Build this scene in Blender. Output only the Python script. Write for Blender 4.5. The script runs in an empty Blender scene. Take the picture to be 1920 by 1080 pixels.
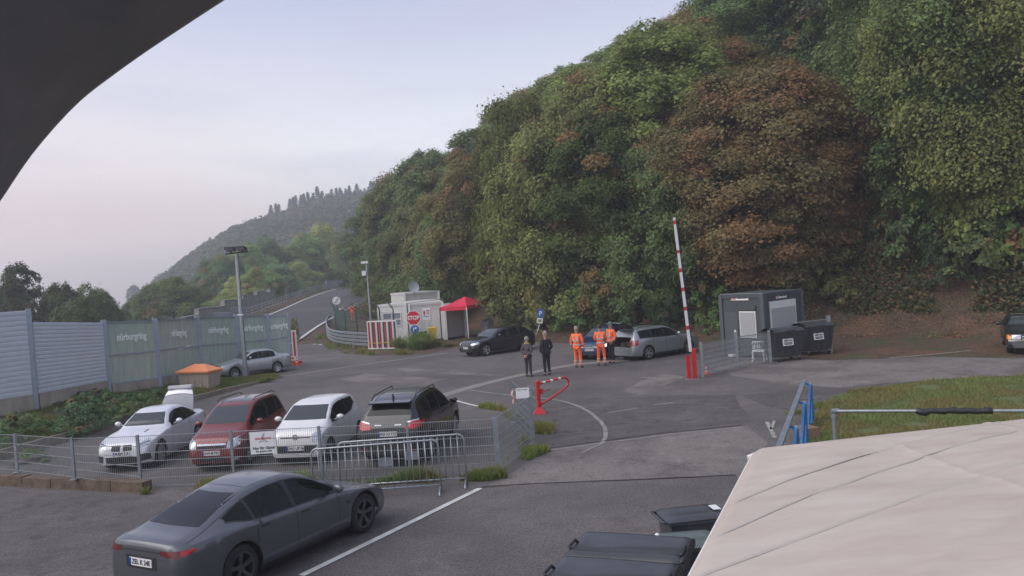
import bpy, bmesh, math, random
import numpy as np
from mathutils import Vector, Matrix, noise
from mathutils.bvhtree import BVHTree
S = bpy.context.scene
COL = S.collection
R = math.radians
PI = math.pi

# ------------------------------------------------------------------ camera
FPX, CAMZ = 1550.0, 4.4
PITCH = 0.02
ROLL = math.atan(0.07)
fwd = Vector((0, math.cos(PITCH), -math.sin(PITCH)))
r0 = Vector((1, 0, 0)); u0 = Vector((0, math.sin(PITCH), math.cos(PITCH)))
cR, sR = math.cos(ROLL), math.sin(ROLL)
rgt = r0 * cR - u0 * sR
upv = r0 * sR + u0 * cR
cam_data = bpy.data.cameras.new('camera')
cam_data.sensor_width = 36.0
cam_data.lens = 36.0 * FPX / 1920.0
cam_data.clip_start = 0.05
cam_data.clip_end = 5000
cam = bpy.data.objects.new('camera', cam_data)
COL.objects.link(cam)
M = Matrix.Identity(4)
for i in range(3):
    M[i][0] = rgt[i]; M[i][1] = upv[i]; M[i][2] = -fwd[i]
M[2][3] = CAMZ
cam.matrix_world = M
S.camera = cam

# ------------------------------------------------------------------ world, sun, exposure
W = bpy.data.worlds.new('World'); S.world = W; W.use_nodes = True
nt = W.node_tree; nt.nodes.clear()
out = nt.nodes.new('ShaderNodeOutputWorld')
sky = nt.nodes.new('ShaderNodeTexSky'); sky.sky_type = 'NISHITA'; sky.sun_disc = False
SUN_EL, SUN_AZ = R(46), R(-112)      # azimuth from +Y, negative = to the left
sky.sun_elevation = SUN_EL; sky.sun_rotation = SUN_AZ
sky.air_density = 1.2; sky.dust_density = 2.0; sky.ozone_density = 2.0
bgA = nt.nodes.new('ShaderNodeBackground'); bgA.inputs['Strength'].default_value = 0.05
nt.links.new(sky.outputs[0], bgA.inputs['Color'])
tc = nt.nodes.new('ShaderNodeTexCoord')
sep = nt.nodes.new('ShaderNodeSeparateXYZ'); nt.links.new(tc.outputs['Generated'], sep.inputs[0])
ramp = nt.nodes.new('ShaderNodeValToRGB'); nt.links.new(sep.outputs['Z'], ramp.inputs[0])
el = ramp.color_ramp.elements
def stops(cr, lst):
    while len(cr.elements) > 1: cr.elements.remove(cr.elements[-1])
    cr.elements[0].position = lst[0][0]; cr.elements[0].color = (*lst[0][1], 1)
    for p, c in lst[1:]:
        e = cr.elements.new(p); e.color = (*c, 1)
stops(ramp.color_ramp, [(0.0, (.40, .39, .44)), (.035, (.43, .41, .46)), (.075, (.60, .57, .60)), (.10, (.74, .715, .73)), (.14, (.86, .845, .85)), (.22, (.62, .615, .67)), (.34, (.36, .37, .51)), (.7, (.35, .38, .51)), (1, (.35, .38, .50))])
# pink veil low on the left, thin cloud streaks
azr = nt.nodes.new('ShaderNodeMapRange'); nt.links.new(sep.outputs['X'], azr.inputs['Value'])
azr.inputs['From Min'].default_value = -0.05; azr.inputs['From Max'].default_value = -0.50
azr.interpolation_type = 'SMOOTHSTEP'
elr = nt.nodes.new('ShaderNodeValToRGB'); nt.links.new(sep.outputs['Z'], elr.inputs[0])
stops(elr.color_ramp, [(0, (.25,) * 3), (.035, (.2,) * 3), (.085, (.95,) * 3), (.16, (.5,) * 3), (.3, (0,) * 3)])
mul = nt.nodes.new('ShaderNodeMath'); mul.operation = 'MULTIPLY'
nt.links.new(azr.outputs[0], mul.inputs[0]); nt.links.new(elr.outputs[0], mul.inputs[1])
pink = nt.nodes.new('ShaderNodeMix'); pink.data_type = 'RGBA'
nt.links.new(mul.outputs[0], pink.inputs[0]); nt.links.new(ramp.outputs[0], pink.inputs[6])
pink.inputs[7].default_value = (.72, .50, .46, 1)
mp = nt.nodes.new('ShaderNodeMapping'); nt.links.new(tc.outputs['Generated'], mp.inputs[0])
mp.inputs['Scale'].default_value = (2.2, 2.2, 11); mp.inputs['Rotation'].default_value = (0, R(-12), 0)
nz = nt.nodes.new('ShaderNodeTexNoise'); nt.links.new(mp.outputs[0], nz.inputs['Vector'])
nz.inputs['Scale'].default_value = 1.6; nz.inputs['Detail'].default_value = 7; nz.inputs['Roughness'].default_value = .55
nr = nt.nodes.new('ShaderNodeMapRange'); nt.links.new(nz.outputs[0], nr.inputs['Value'])
nr.inputs['From Min'].default_value = .47; nr.inputs['From Max'].default_value = .72
nr.inputs['To Min'].default_value = 0; nr.inputs['To Max'].default_value = .6
cl = nt.nodes.new('ShaderNodeMix'); cl.data_type = 'RGBA'
nt.links.new(nr.outputs[0], cl.inputs[0]); nt.links.new(pink.outputs[2], cl.inputs[6])
cl.inputs[7].default_value = (.47, .44, .54, 1)
bgB = nt.nodes.new('ShaderNodeBackground'); bgB.inputs['Strength'].default_value = 1.0
nt.links.new(cl.outputs[2], bgB.inputs['Color'])
add = nt.nodes.new('ShaderNodeAddShader')
nt.links.new(bgA.outputs[0], add.inputs[0]); nt.links.new(bgB.outputs[0], add.inputs[1])
nt.links.new(add.outputs[0], out.inputs['Surface'])

sun_d = bpy.data.lights.new('sun', 'SUN'); sun_d.energy = 2.0; sun_d.angle = R(60); sun_d.color = (1, .93, .85)
sun = bpy.data.objects.new('sun', sun_d); COL.objects.link(sun)
SE = SUN_EL
sdir = Vector((math.sin(SUN_AZ) * math.cos(SE), math.cos(SUN_AZ) * math.cos(SE), math.sin(SE)))
sun.rotation_euler = sdir.to_track_quat('Z', 'Y').to_euler()

S.view_settings.view_transform = 'Standard'; S.view_settings.look = 'None'
S.view_settings.exposure = 0.20; S.view_settings.gamma = 1.0
S.view_settings.use_curve_mapping = False
S.render.engine = 'CYCLES'
S.cycles.max_bounces = 5; S.cycles.diffuse_bounces = 3; S.cycles.glossy_bounces = 3
S.cycles.transmission_bounces = 4; S.cycles.transparent_max_bounces = 8; S.cycles.volume_bounces = 1
S.cycles.use_denoising = True
S.cycles.caustics_reflective = False; S.cycles.caustics_refractive = False

# ------------------------------------------------------------------ picture-to-place helpers
def pray(px, py):
    d = fwd + rgt * ((px - 960) / FPX) + upv * ((540 - py) / FPX)
    return d.normalized()
def G(px, py, z=0.0):
    d = pray(px, py); t = (z - CAMZ) / d.z
    return Vector((d.x * t, d.y * t, z))
def AtY(px, py, Y):
    d = pray(px, py); t = Y / d.y
    return Vector((d.x * t, Y, CAMZ + d.z * t))
def toPix(p):
    v = Vector(p) - Vector((0, 0, CAMZ)); k = v.dot(fwd)
    return 960 + FPX * v.dot(rgt) / k, 540 - FPX * v.dot(upv) / k
def lerp(a, b, t): return a + (b - a) * t
def pw(keys):
    xs = [k[0] for k in keys]; ys = [k[1] for k in keys]
    n = len(xs)
    h = [xs[i+1]-xs[i] for i in range(n-1)]; d = [(ys[i+1]-ys[i])/h[i] for i in range(n-1)]
    m = [d[0]] + [0 if d[i-1]*d[i] <= 0 else 2/(1/d[i-1]+1/d[i]) for i in range(1, n-1)] + [d[-1]]
    def f(x):
        if x <= xs[0]: return ys[0]
        if x >= xs[-1]: return ys[-1]
        i = 0
        while x > xs[i+1]: i += 1
        t = (x-xs[i])/h[i]
        return ((1+2*t)*(1-t)**2*ys[i] + t*(1-t)**2*h[i]*m[i] + t*t*(3-2*t)*ys[i+1] + t*t*(t-1)*h[i]*m[i+1])
    return f
def smooth(a, b, x):
    t = min(1, max(0, (x-a)/(b-a))); return t*t*(3-2*t)

# ------------------------------------------------------------------ object helpers
def link(o, parent=None):
    COL.objects.link(o)
    if parent is not None: o.parent = parent
    return o
def thing(name, label, cat, loc=(0, 0, 0), rz=0, group=None):
    o = bpy.data.objects.new(name, None); o.empty_display_size = .2
    o.location = loc; o.rotation_euler = (0, 0, rz)
    link(o); o['label'] = label; o['category'] = cat
    if group: o['group'] = group
    return o
def tag(o, label=None, cat=None, group=None, kind=None):
    if label: o['label'] = label
    if cat: o['category'] = cat
    if group: o['group'] = group
    if kind: o['kind'] = kind
    return o
class MB:
    def __init__(s): s.v = []; s.f = []
    def add(s, vs, fs):
        b = len(s.v); s.v.extend([tuple(v) for v in vs]); s.f.extend([tuple(i+b for i in f) for f in fs]); return s
    def box(s, c, sz, rz=0, m=None):
        hx, hy, hz = sz[0]/2, sz[1]/2, sz[2]/2
        vs = [Vector((x, y, z)) for x in (-hx, hx) for y in (-hy, hy) for z in (-hz, hz)]
        mm = Matrix.Translation(c) @ (m if m is not None else Matrix.Rotation(rz, 4, 'Z'))
        s.add([mm @ v for v in vs], [(0,1,3,2), (4,6,7,5), (0,4,5,1), (2,3,7,6), (0,2,6,4), (1,5,7,3)]); return s
    def beam(s, a, b, w, h, up=(0, 0, 1)):
        a = Vector(a); b = Vector(b); d = (b-a); L = d.length
        if L < 1e-6: return s
        d.normalize(); side = d.cross(Vector(up))
        if side.length < 1e-4: side = d.cross(Vector((0, 1, 0)))
        side.normalize(); u = side.cross(d)
        vs = [p + side*sx*w/2 + u*sz*h/2 for p in (a, b) for sx in (-1, 1) for sz in (-1, 1)]
        s.add(vs, [(0,1,3,2), (4,6,7,5), (0,4,5,1), (2,3,7,6), (0,2,6,4), (1,5,7,3)]); return s
    def cyl(s, a, b, ra, rb=None, n=10, caps=True):
        rb = ra if rb is None else rb
        a = Vector(a); b = Vector(b); d = (b-a).normalized()
        x = d.orthogonal().normalized(); y = d.cross(x)
        vs = []
        for p, r in ((a, ra), (b, rb)):
            for k in range(n):
                an = 2*PI*k/n; vs.append(p + x*math.cos(an)*r + y*math.sin(an)*r)
        fs = [(k, (k+1) % n, n+(k+1) % n, n+k) for k in range(n)]
        if caps: fs += [tuple(range(n-1, -1, -1)), tuple(range(n, 2*n))]
        s.add(vs, fs); return s
    def tube(s, pts, r, n=8, closed=False):
        pts = [Vector(p) for p in pts]; m = len(pts)
        rr = r if isinstance(r, (list, tuple)) else [r]*m
        prev = None; vs = []
        for i, p in enumerate(pts):
            a = pts[(i-1) % m] if (closed or i > 0) else p
            b = pts[(i+1) % m] if (closed or i < m-1) else p
            d = (b-a).normalized()
            if prev is None: x = d.orthogonal().normalized()
            else:
                x = prev - d*prev.dot(d)
                x = x.normalized() if x.length > 1e-5 else d.orthogonal().normalized()
            prev = x; y = d.cross(x)
            for k in range(n):
                an = 2*PI*k/n; vs.append(p + (x*math.cos(an) + y*math.sin(an))*rr[i])
        fs = []
        for i in range(m if closed else m-1):
            j = (i+1) % m
            for k in range(n): fs.append((i*n+k, i*n+(k+1) % n, j*n+(k+1) % n, j*n+k))
        if not closed: fs += [tuple(range(n-1, -1, -1)), tuple(range((m-1)*n, m*n))]
        s.add(vs, fs); return s
    def lathe(s, prof, c=(0, 0, 0), axis='Z', n=24):
        vs = []; m = len(prof)
        for k in range(n):
            an = 2*PI*k/n; ca, sa = math.cos(an), math.sin(an)
            for r, h in prof:
                if axis == 'Z': p = (r*ca, r*sa, h)
                elif axis == 'Y': p = (r*ca, h, r*sa)
                else: p = (h, r*ca, r*sa)
                vs.append(Vector(p) + Vector(c))
        fs = [(k*m+i, ((k+1) % n)*m+i, ((k+1) % n)*m+i+1, k*m+i+1) for k in range(n) for i in range(m-1)]
        s.add(vs, fs); return s
    def prism(s, poly, d):      # poly: 3D points (planar), extruded by vector d
        n = len(poly); d = Vector(d); poly = [Vector(p) for p in poly]
        s.add(poly + [p+d for p in poly], [tuple(range(n-1, -1, -1)), tuple(range(n, 2*n))] + [(k, (k+1) % n, n+(k+1) % n, n+k) for k in range(n)]); return s
    def grid(s, rows):
        m = len(rows[0]); vs = [p for r in rows for p in r]
        s.add(vs, [(i*m+j, i*m+j+1, (i+1)*m+j+1, (i+1)*m+j) for i in range(len(rows)-1) for j in range(m-1)]); return s
    def mesh(s, name, mat, smooth=False, ang=None, fix=True):
        me = bpy.data.meshes.new(name); me.from_pydata(s.v, [], s.f)
        if fix:
            bm = bmesh.new(); bm.from_mesh(me); bmesh.ops.recalc_face_normals(bm, faces=bm.faces); bm.to_mesh(me); bm.free()
        if mat: me.materials.append(mat)
        if smooth or ang:
            me.polygons.foreach_set('use_smooth', [True]*len(me.polygons))
            if ang: me.set_sharp_from_angle(angle=R(ang))
        me.update(); return me
    def build(s, name, mat, parent=None, smooth=False, ang=None, world=False, fix=True):
        if world and parent is not None:
            o = parent.location; s.v = [(x-o.x, y-o.y, z-o.z) for x, y, z in s.v]
        return link(bpy.data.objects.new(name, s.mesh(name, mat, smooth, ang, fix)), parent)
def copy_tree(o, parent=None):
    c = o.copy(); link(c, parent)
    for ch in list(o.children): copy_tree(ch, c)
    return c
_fc = {}
def textmesh(txt, size, depth=.004, bold=0.0, font_key=None, align='CENTER'):
    key = (txt, size, depth, bold, align)
    if key in _fc: return _fc[key]
    cu = bpy.data.curves.new('lettering', 'FONT'); cu.body = txt; cu.size = size; cu.extrude = depth/2
    cu.align_x = align; cu.align_y = 'CENTER'; cu.offset = bold; cu.resolution_u = 3
    o = bpy.data.objects.new('lettering', cu); COL.objects.link(o)
    dg = bpy.context.evaluated_depsgraph_get()
    me = bpy.data.meshes.new_from_object(o.evaluated_get(dg))
    bpy.data.objects.remove(o); bpy.data.curves.remove(cu); _fc[key] = me
    return me
def text(txt, size, mat, parent, loc, xdir, updir, depth=.004, bold=0.0, name='lettering', sx=1.0):
    me = textmesh(txt, size, depth, bold).copy(); me.materials.clear(); me.materials.append(mat)
    o = bpy.data.objects.new(name, me); link(o, parent)
    x = Vector(xdir).normalized(); y = Vector(updir).normalized(); z = x.cross(y).normalized(); y = z.cross(x)
    m = Matrix.Identity(4)
    for i in range(3): m[i][0] = x[i]*sx; m[i][1] = y[i]; m[i][2] = z[i]; m[i][3] = loc[i]
    o.matrix_local = m
    return o

# ------------------------------------------------------------------ materials
MATS = {}
def mat(name, col, rough=.6, metal=0, coat=0, spec=.5, trans=0, emit=None, estr=0, noise_amt=0, noise_scale=8, col2=None, bump=0, bump_scale=60, alpha=1, detail=6, ior=1.5, stretch=None):
    if name in MATS: return MATS[name]
    m = bpy.data.materials.new(name); m.use_nodes = True; n = m.node_tree; b = n.nodes['Principled BSDF']
    b.inputs['Base Color'].default_value = (*col, 1); b.inputs['Roughness'].default_value = rough
    b.inputs['Metallic'].default_value = metal; b.inputs['Coat Weight'].default_value = coat
    b.inputs['Specular IOR Level'].default_value = spec; b.inputs['Transmission Weight'].default_value = trans
    b.inputs['Alpha'].default_value = alpha; b.inputs['IOR'].default_value = ior; b.inputs['Coat Roughness'].default_value = .08
    if emit: b.inputs['Emission Color'].default_value = (*emit, 1); b.inputs['Emission Strength'].default_value = estr
    if noise_amt or col2 or bump:
        t = n.nodes.new('ShaderNodeTexCoord'); vec = t.outputs['Object']
        if stretch:
            mpn = n.nodes.new('ShaderNodeMapping'); mpn.inputs['Scale'].default_value = stretch
            n.links.new(vec, mpn.inputs[0]); vec = mpn.outputs[0]
        if noise_amt or col2:
            z = n.nodes.new('ShaderNodeTexNoise'); z.inputs['Scale'].default_value = noise_scale; z.inputs['Detail'].default_value = detail
            z.inputs['Roughness'].default_value = .62; n.links.new(vec, z.inputs['Vector'])
            mr = n.nodes.new('ShaderNodeMapRange'); mr.inputs['From Min'].default_value = .32; mr.inputs['From Max'].default_value = .68
            n.links.new(z.outputs[0], mr.inputs['Value'])
            mx = n.nodes.new('ShaderNodeMix'); mx.data_type = 'RGBA'; n.links.new(mr.outputs[0], mx.inputs[0])
            c2 = col2 if col2 else tuple(c*(1-noise_amt) for c in col)
            mx.inputs[6].default_value = (*col, 1); mx.inputs[7].default_value = (*c2, 1)
            n.links.new(mx.outputs[2], b.inputs['Base Color'])
        if bump:
            z2 = n.nodes.new('ShaderNodeTexNoise'); z2.inputs['Scale'].default_value = bump_scale; z2.inputs['Detail'].default_value = 4
            n.links.new(vec, z2.inputs['Vector'])
            bp = n.nodes.new('ShaderNodeBump'); bp.inputs['Strength'].default_value = bump; bp.inputs['Distance'].default_value = .02
            n.links.new(z2.outputs[0], bp.inputs['Height']); n.links.new(bp.outputs[0], b.inputs['Normal'])
    MATS[name] = m; return m

def ground_mat(name, layers, grain=220, grain_amt=.35, bump=.25, rough=.9, spec=.3, rocks=None):
    """layers: [(colour, scale, lo, hi, seed)] mixed over each other by noise; world coordinates"""
    m = bpy.data.materials.new(name); m.use_nodes = True; n = m.node_tree; b = n.nodes['Principled BSDF']
    b.inputs['Roughness'].default_value = rough; b.inputs['Specular IOR Level'].default_value = spec
    g = n.nodes.new('ShaderNodeNewGeometry'); prev = None
    for col, sc, lo, hi, sd in layers:
        if prev is None:
            rgb = n.nodes.new('ShaderNodeRGB'); rgb.outputs[0].default_value = (*col, 1); prev = rgb.outputs[0]; continue
        mpn = n.nodes.new('ShaderNodeMapping'); mpn.inputs['Location'].default_value = (sd*13.7, sd*7.1, sd*3.3)
        n.links.new(g.outputs['Position'], mpn.inputs[0])
        z = n.nodes.new('ShaderNodeTexNoise'); z.inputs['Scale'].default_value = sc; z.inputs['Detail'].default_value = 8; z.inputs['Roughness'].default_value = .65
        n.links.new(mpn.outputs[0], z.inputs['Vector'])
        mr = n.nodes.new('ShaderNodeMapRange'); mr.inputs['From Min'].default_value = lo; mr.inputs['From Max'].default_value = hi; n.links.new(z.outputs[0], mr.inputs['Value'])
        mx = n.nodes.new('ShaderNodeMix'); mx.data_type = 'RGBA'; n.links.new(mr.outputs[0], mx.inputs[0]); n.links.new(prev, mx.inputs[6]); mx.inputs[7].default_value = (*col, 1)
        prev = mx.outputs[2]
    z = n.nodes.new('ShaderNodeTexNoise'); z.inputs['Scale'].default_value = grain; z.inputs['Detail'].default_value = 3; n.links.new(g.outputs['Position'], z.inputs['Vector'])
    mr = n.nodes.new('ShaderNodeMapRange'); mr.inputs['From Min'].default_value = .3; mr.inputs['From Max'].default_value = .7
    mr.inputs['To Min'].default_value = 1-grain_amt; mr.inputs['To Max'].default_value = 1+grain_amt; n.links.new(z.outputs[0], mr.inputs['Value'])
    vm = n.nodes.new('ShaderNodeVectorMath'); vm.operation = 'SCALE'; n.links.new(prev, vm.inputs[0]); n.links.new(mr.outputs[0], vm.inputs['Scale'])
    n.links.new(vm.outputs[0], b.inputs['Base Color'])
    bp = n.nodes.new('ShaderNodeBump'); bp.inputs['Strength'].default_value = bump; bp.inputs['Distance'].default_value = .02
    n.links.new(z.outputs[0], bp.inputs['Height']); n.links.new(bp.outputs[0], b.inputs['Normal'])
    MATS[name] = m; return m

m_asphalt = ground_mat('asphalt', [((.128, .117, .113), 0, 0, 1, 0), ((.088, .081, .080), .16, .44, .60, 1), ((.165, .150, .140), .35, .55, .70, 2), ((.100, .090, .087), 1.6, .50, .68, 3), ((.20, .185, .175), 3.2, .66, .76, 5), ((.075, .068, .066), 6, .62, .75, 31)], grain=26, grain_amt=.38, bump=.3)
m_asphalt_old = ground_mat('old_asphalt', [((.175, .160, .148), 0, 0, 1, 0), ((.120, .108, .103), .5, .46, .58, 4), ((.22, .205, .19), 1.1, .56, .70, 6), ((.10, .09, .085), 3.5, .58, .72, 32)], grain=26, grain_amt=.34, bump=.3)
m_asphalt_dark = ground_mat('dark_asphalt', [((.092, .084, .083), 0, 0, 1, 0), ((.125, .114, .110), .6, .48, .66, 7), ((.066, .060, .059), 2.0, .52, .66, 8), ((.15, .14, .135), 5, .66, .78, 33)], grain=28, grain_amt=.38, bump=.3)
m_track = ground_mat('track_asphalt', [((.075, .073, .080), 0, 0, 1, 0), ((.098, .094, .10), .1, .45, .65, 9)], grain=8, grain_amt=.25, bump=.15)
m_soil = ground_mat('leaf_littered_soil', [((.085, .058, .040), 0, 0, 1, 0), ((.13, .072, .045), .35, .48, .64, 11), ((.055, .068, .030), .5, .50, .64, 12), ((.17, .105, .065), 3.0, .58, .74, 13), ((.042, .034, .026), 1.2, .54, .70, 14)], grain=11, grain_amt=.6, bump=.6, rough=1)
m_grass = ground_mat('short_grass', [((.110, .135, .050), 0, 0, 1, 0), ((.17, .135, .070), .5, .5, .68, 15), ((.075, .105, .036), 1.3, .52, .7, 16), ((.12, .085, .05), 4, .62, .78, 17)], grain=30, grain_amt=.5, bump=.5, rough=1)
m_verge = ground_mat('verge_soil_and_grass', [((.085, .062, .038), 0, 0, 1, 0), ((.050, .066, .022), .5, .42, .58, 18), ((.12, .075, .045), 1.6, .55, .72, 19), ((.035, .050, .018), 3, .56, .72, 20)], grain=24, grain_amt=.5, bump=.6, rough=1)
m_field = ground_mat('far_meadow', [((.05, .065, .025), 0, 0, 1, 0), ((.03, .045, .018), .05, .45, .6, 21)], grain=2, grain_amt=.4, bump=.1, rough=1)

# ------------------------------------------------------------------ terrain
FOOT = [(75, 16), (45, 25), (30, 31.5), (21, 37.2), (15, 42), (9, 47), (4, 51), (-1.5, 60), (-5, 70), (-8.5, 86), (-12.5, 110), (-14, 150), (-8, 220), (6, 300), (20, 500)]
def footdist(x, y):
    best = 1e9; sg = 1
    for i in range(len(FOOT)-1):
        ax, ay = FOOT[i]; bx, by = FOOT[i+1]
        dx, dy = bx-ax, by-ay; L2 = dx*dx+dy*dy
        t = max(0, min(1, ((x-ax)*dx+(y-ay)*dy)/L2))
        qx, qy = x-ax-t*dx, y-ay-t*dy; d = qx*qx+qy*qy
        if d < best:
            best = d; sg = 1 if dx*(y-ay)-dy*(x-ax) < 0 else -1
    return sg*math.sqrt(best)
def T(x, y):
    z = 0.0
    if y > 62:
        z += .04*(y-66) if y > 70 else .04*((y-62)**2)/16
        lw = smooth(-34, -48, x)       # land left of the track drops away again
        z *= 1-lw
        if y > 170: z = min(z, .04*104 + (y-170)*.01)
    x0 = float(np.interp(y, [-60, 30, 43, 58, 140, 240], [-76, -19.5, -15.5, -34, -42, -44]))
    z -= 8*smooth(4, 24, x0-x)
    d = footdist(x, y)
    if d > 0:
        hh = 46*(1-math.exp(-(d*.80+max(0, d-3)*.0)/46*1.15)) if d < 200 else 45
        hh *= smooth(0, 5, d)*.6+.4 if d < 5 else 1
        z += hh + .5*noise.noise(Vector((x*.15, y*.15, 0)))*smooth(1, 8, d)
    return z
xs = np.unique(np.concatenate([np.arange(-420, -60, 20), np.arange(-60, 80, 2.0), np.arange(80, 330, 18)]))
ys = np.unique(np.concatenate([np.arange(-30, 24, 6), np.arange(24, 130, 2.0), np.arange(130, 230, 6), np.arange(230, 760, 25)]))
g = MB(); rows = []
for y in ys: rows.append([(float(x), float(y), T(float(x), float(y))) for x in xs])
g.grid(rows)
terr = g.build('hillside_terrain', m_soil, smooth=True, fix=False); tag(terr, kind='structure')

def sheet(name, pts, z, m, parent=None):
    bm = bmesh.new(); vs = [bm.verts.new((p[0], p[1], z)) for p in pts]
    f = bm.faces.new(vs); bmesh.ops.triangulate(bm, faces=[f])
    bmesh.ops.recalc_face_normals(bm, faces=bm.faces)
    if sum(f.normal.z for f in bm.faces) < 0: bmesh.ops.reverse_faces(bm, faces=bm.faces)
    me = bpy.data.meshes.new(name); bm.to_mesh(me); bm.free(); me.materials.append(m)
    o = link(bpy.data.objects.new(name, me), parent); o['kind'] = 'structure'; return o
def gp(lst, z=0): return [G(a, b, z) for a, b in lst]
def wob(pts, amt, step=.7, seed=0):
    out = []
    n = len(pts)
    for i in range(n):
        a = pts[i]; b = pts[(i+1) % n]; L = (b-a).length; k = max(1, int(L/step))
        for j in range(k):
            p = a.lerp(b, j/k); q = Vector((p.x*.9+seed, p.y*.9, seed*3.1))
            out.append(Vector((p.x+noise.noise(q)*amt, p.y+noise.noise(q+Vector((9, 9, 9)))*amt, 0)))
    return out
# asphalt yard: everything flat between verge, track mouth and the foot of the bank
yard = [Vector((-32, -15, 0))] + gp([(-500, 1000), (0, 863), (345, 758), (528, 708), (415, 710), (350, 720)]) + [Vector((-17.0, 42.5, 0)), Vector((-13.2, 48, 0)), Vector((-15, 51, 0)), Vector((-27, 56, 0)), Vector((-27, 62.5, 0)), Vector((-15.5, 62.5, 0))] + \
       gp([(614, 641), (640, 662), (700, 668), (800, 664), (860, 652), (960, 640), (1100, 646), (1300, 655), (1420, 668), (1560, 676), (1750, 669), (1900, 672), (2300, 650)]) + [Vector((40, 20, 0)), Vector((40, -15, 0))]
sheet('asphalt_yard', yard, .006, m_asphalt)
# track ribbon
TL = [(-26, 56), (-27, 66), (-28, 80), (-29.5, 103), (-31.5, 125), (-32.5, 145), (-28, 164), (-18, 178), (0, 188), (20, 194)]
TR = [(-16.4, 56), (-17.2, 66), (-18.5, 82), (-19.2, 103), (-19.6, 125), (-19.6, 145), (-17.0, 158), (-10, 167), (2, 174), (20, 180)]
def ribbon(name, A, B, m, dz=.06, zf=None, n=14):
    rows = []; fa = [pw([(i, p[k]) for i, p in enumerate(A)]) for k in (0, 1)]; fb = [pw([(i, p[k]) for i, p in enumerate(B)]) for k in (0, 1)]
    N = (len(A)-1)*n
    for i in range(N+1):
        t = i/n; a = (fa[0](t), fa[1](t)); b = (fb[0](t), fb[1](t)); row = []
        for j in range(6):
            x = lerp(a[0], b[0], j/5); y = lerp(a[1], b[1], j/5)
            row.append((x, y, trackz(x, y)+dz))
        rows.append(row)
    mb = MB(); mb.grid(rows); o = mb.build(name, m, smooth=True); o['kind'] = 'structure'; return o
def trackz(x, y):
    z = 0
    if y > 62: z = .04*(y-66) if y > 70 else .04*((y-62)**2)/16
    if y > 170: z = 4.16+(y-170)*.01
    return z
ribbon('race_track', TL, TR, m_track, .05)
m_white = mat('road_paint', (.62, .62, .60), .8, noise_amt=.35, noise_scale=3, bump=.1)
def curve_pts(A, n=14):
    fa = [pw([(i, p[k]) for i, p in enumerate(A)]) for k in (0, 1)]
    return [(fa[0](i/n), fa[1](i/n)) for i in range((len(A)-1)*n+1)]
def off(pts, d):
    o = []
    for i, p in enumerate(pts):
        a = pts[max(0, i-1)]; b = pts[min(len(pts)-1, i+1)]; dx, dy = b[0]-a[0], b[1]-a[1]; L = math.hypot(dx, dy)
        o.append((p[0]-dy/L*d, p[1]+dx/L*d))
    return o
cl_ = curve_pts(TL); cr_ = curve_pts(TR)
def strip(name, pts, w, dz, m, zf=trackz, kind='structure'):
    a = off(pts, w/2); b = off(pts, -w/2); mb = MB()
    mb.grid([[(p[0], p[1], zf(*p)+dz), (q[0], q[1], zf(*q)+dz)] for p, q in zip(a, b)])
    o = mb.build(name, m); o['kind'] = kind; return o
strip('track_edge_line', off(cl_, -.35)[10:], .30, .075, m_white)
strip('track_edge_line', off(cr_, .25)[10:], .28, .075, m_white)
# left far land

# ------------------------------------------------------------------ foliage
def leaf_mat(name, transl=.33):
    m = bpy.data.materials.new(name); m.use_nodes = True; n = m.node_tree; b = n.nodes['Principled BSDF']; o = n.nodes['Material Output']
    oi = n.nodes.new('ShaderNodeObjectInfo'); at = n.nodes.new('ShaderNodeAttribute'); at.attribute_name = 'tint'
    ramp = n.nodes.new('ShaderNodeMapRange'); ramp.inputs['To Min'].default_value = .6; ramp.inputs['To Max'].default_value = 1.4
    n.links.new(at.outputs['Fac'], ramp.inputs['Value'])
    vm = n.nodes.new('ShaderNodeVectorMath'); vm.operation = 'SCALE'; n.links.new(oi.outputs['Color'], vm.inputs[0]); n.links.new(ramp.outputs[0], vm.inputs['Scale'])
    a2 = n.nodes.new('ShaderNodeAttribute'); a2.attribute_name = 'turn'      # autumn turning, per clump
    mx = n.nodes.new('ShaderNodeMix'); mx.data_type = 'RGBA'; n.links.new(a2.outputs['Fac'], mx.inputs[0]); n.links.new(vm.outputs[0], mx.inputs[6])
    mx.inputs[7].default_value = (.31, .175, .085, 1)
    n.links.new(mx.outputs[2], b.inputs['Base Color']); b.inputs['Roughness'].default_value = .65; b.inputs['Specular IOR Level'].default_value = .2
    tr = n.nodes.new('ShaderNodeBsdfTranslucent'); n.links.new(mx.outputs[2], tr.inputs[0])
    ms = n.nodes.new('ShaderNodeMixShader'); ms.inputs[0].default_value = transl
    n.links.new(b.outputs[0], ms.inputs[1]); n.links.new(tr.outputs[0], ms.inputs[2]); n.links.new(ms.outputs[0], o.inputs['Surface'])
    return m
m_leaf = leaf_mat('leaves')
m_bark = mat('bark', (.075, .060, .048), .95, noise_amt=.5, noise_scale=6, bump=.6, bump_scale=18)

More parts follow.
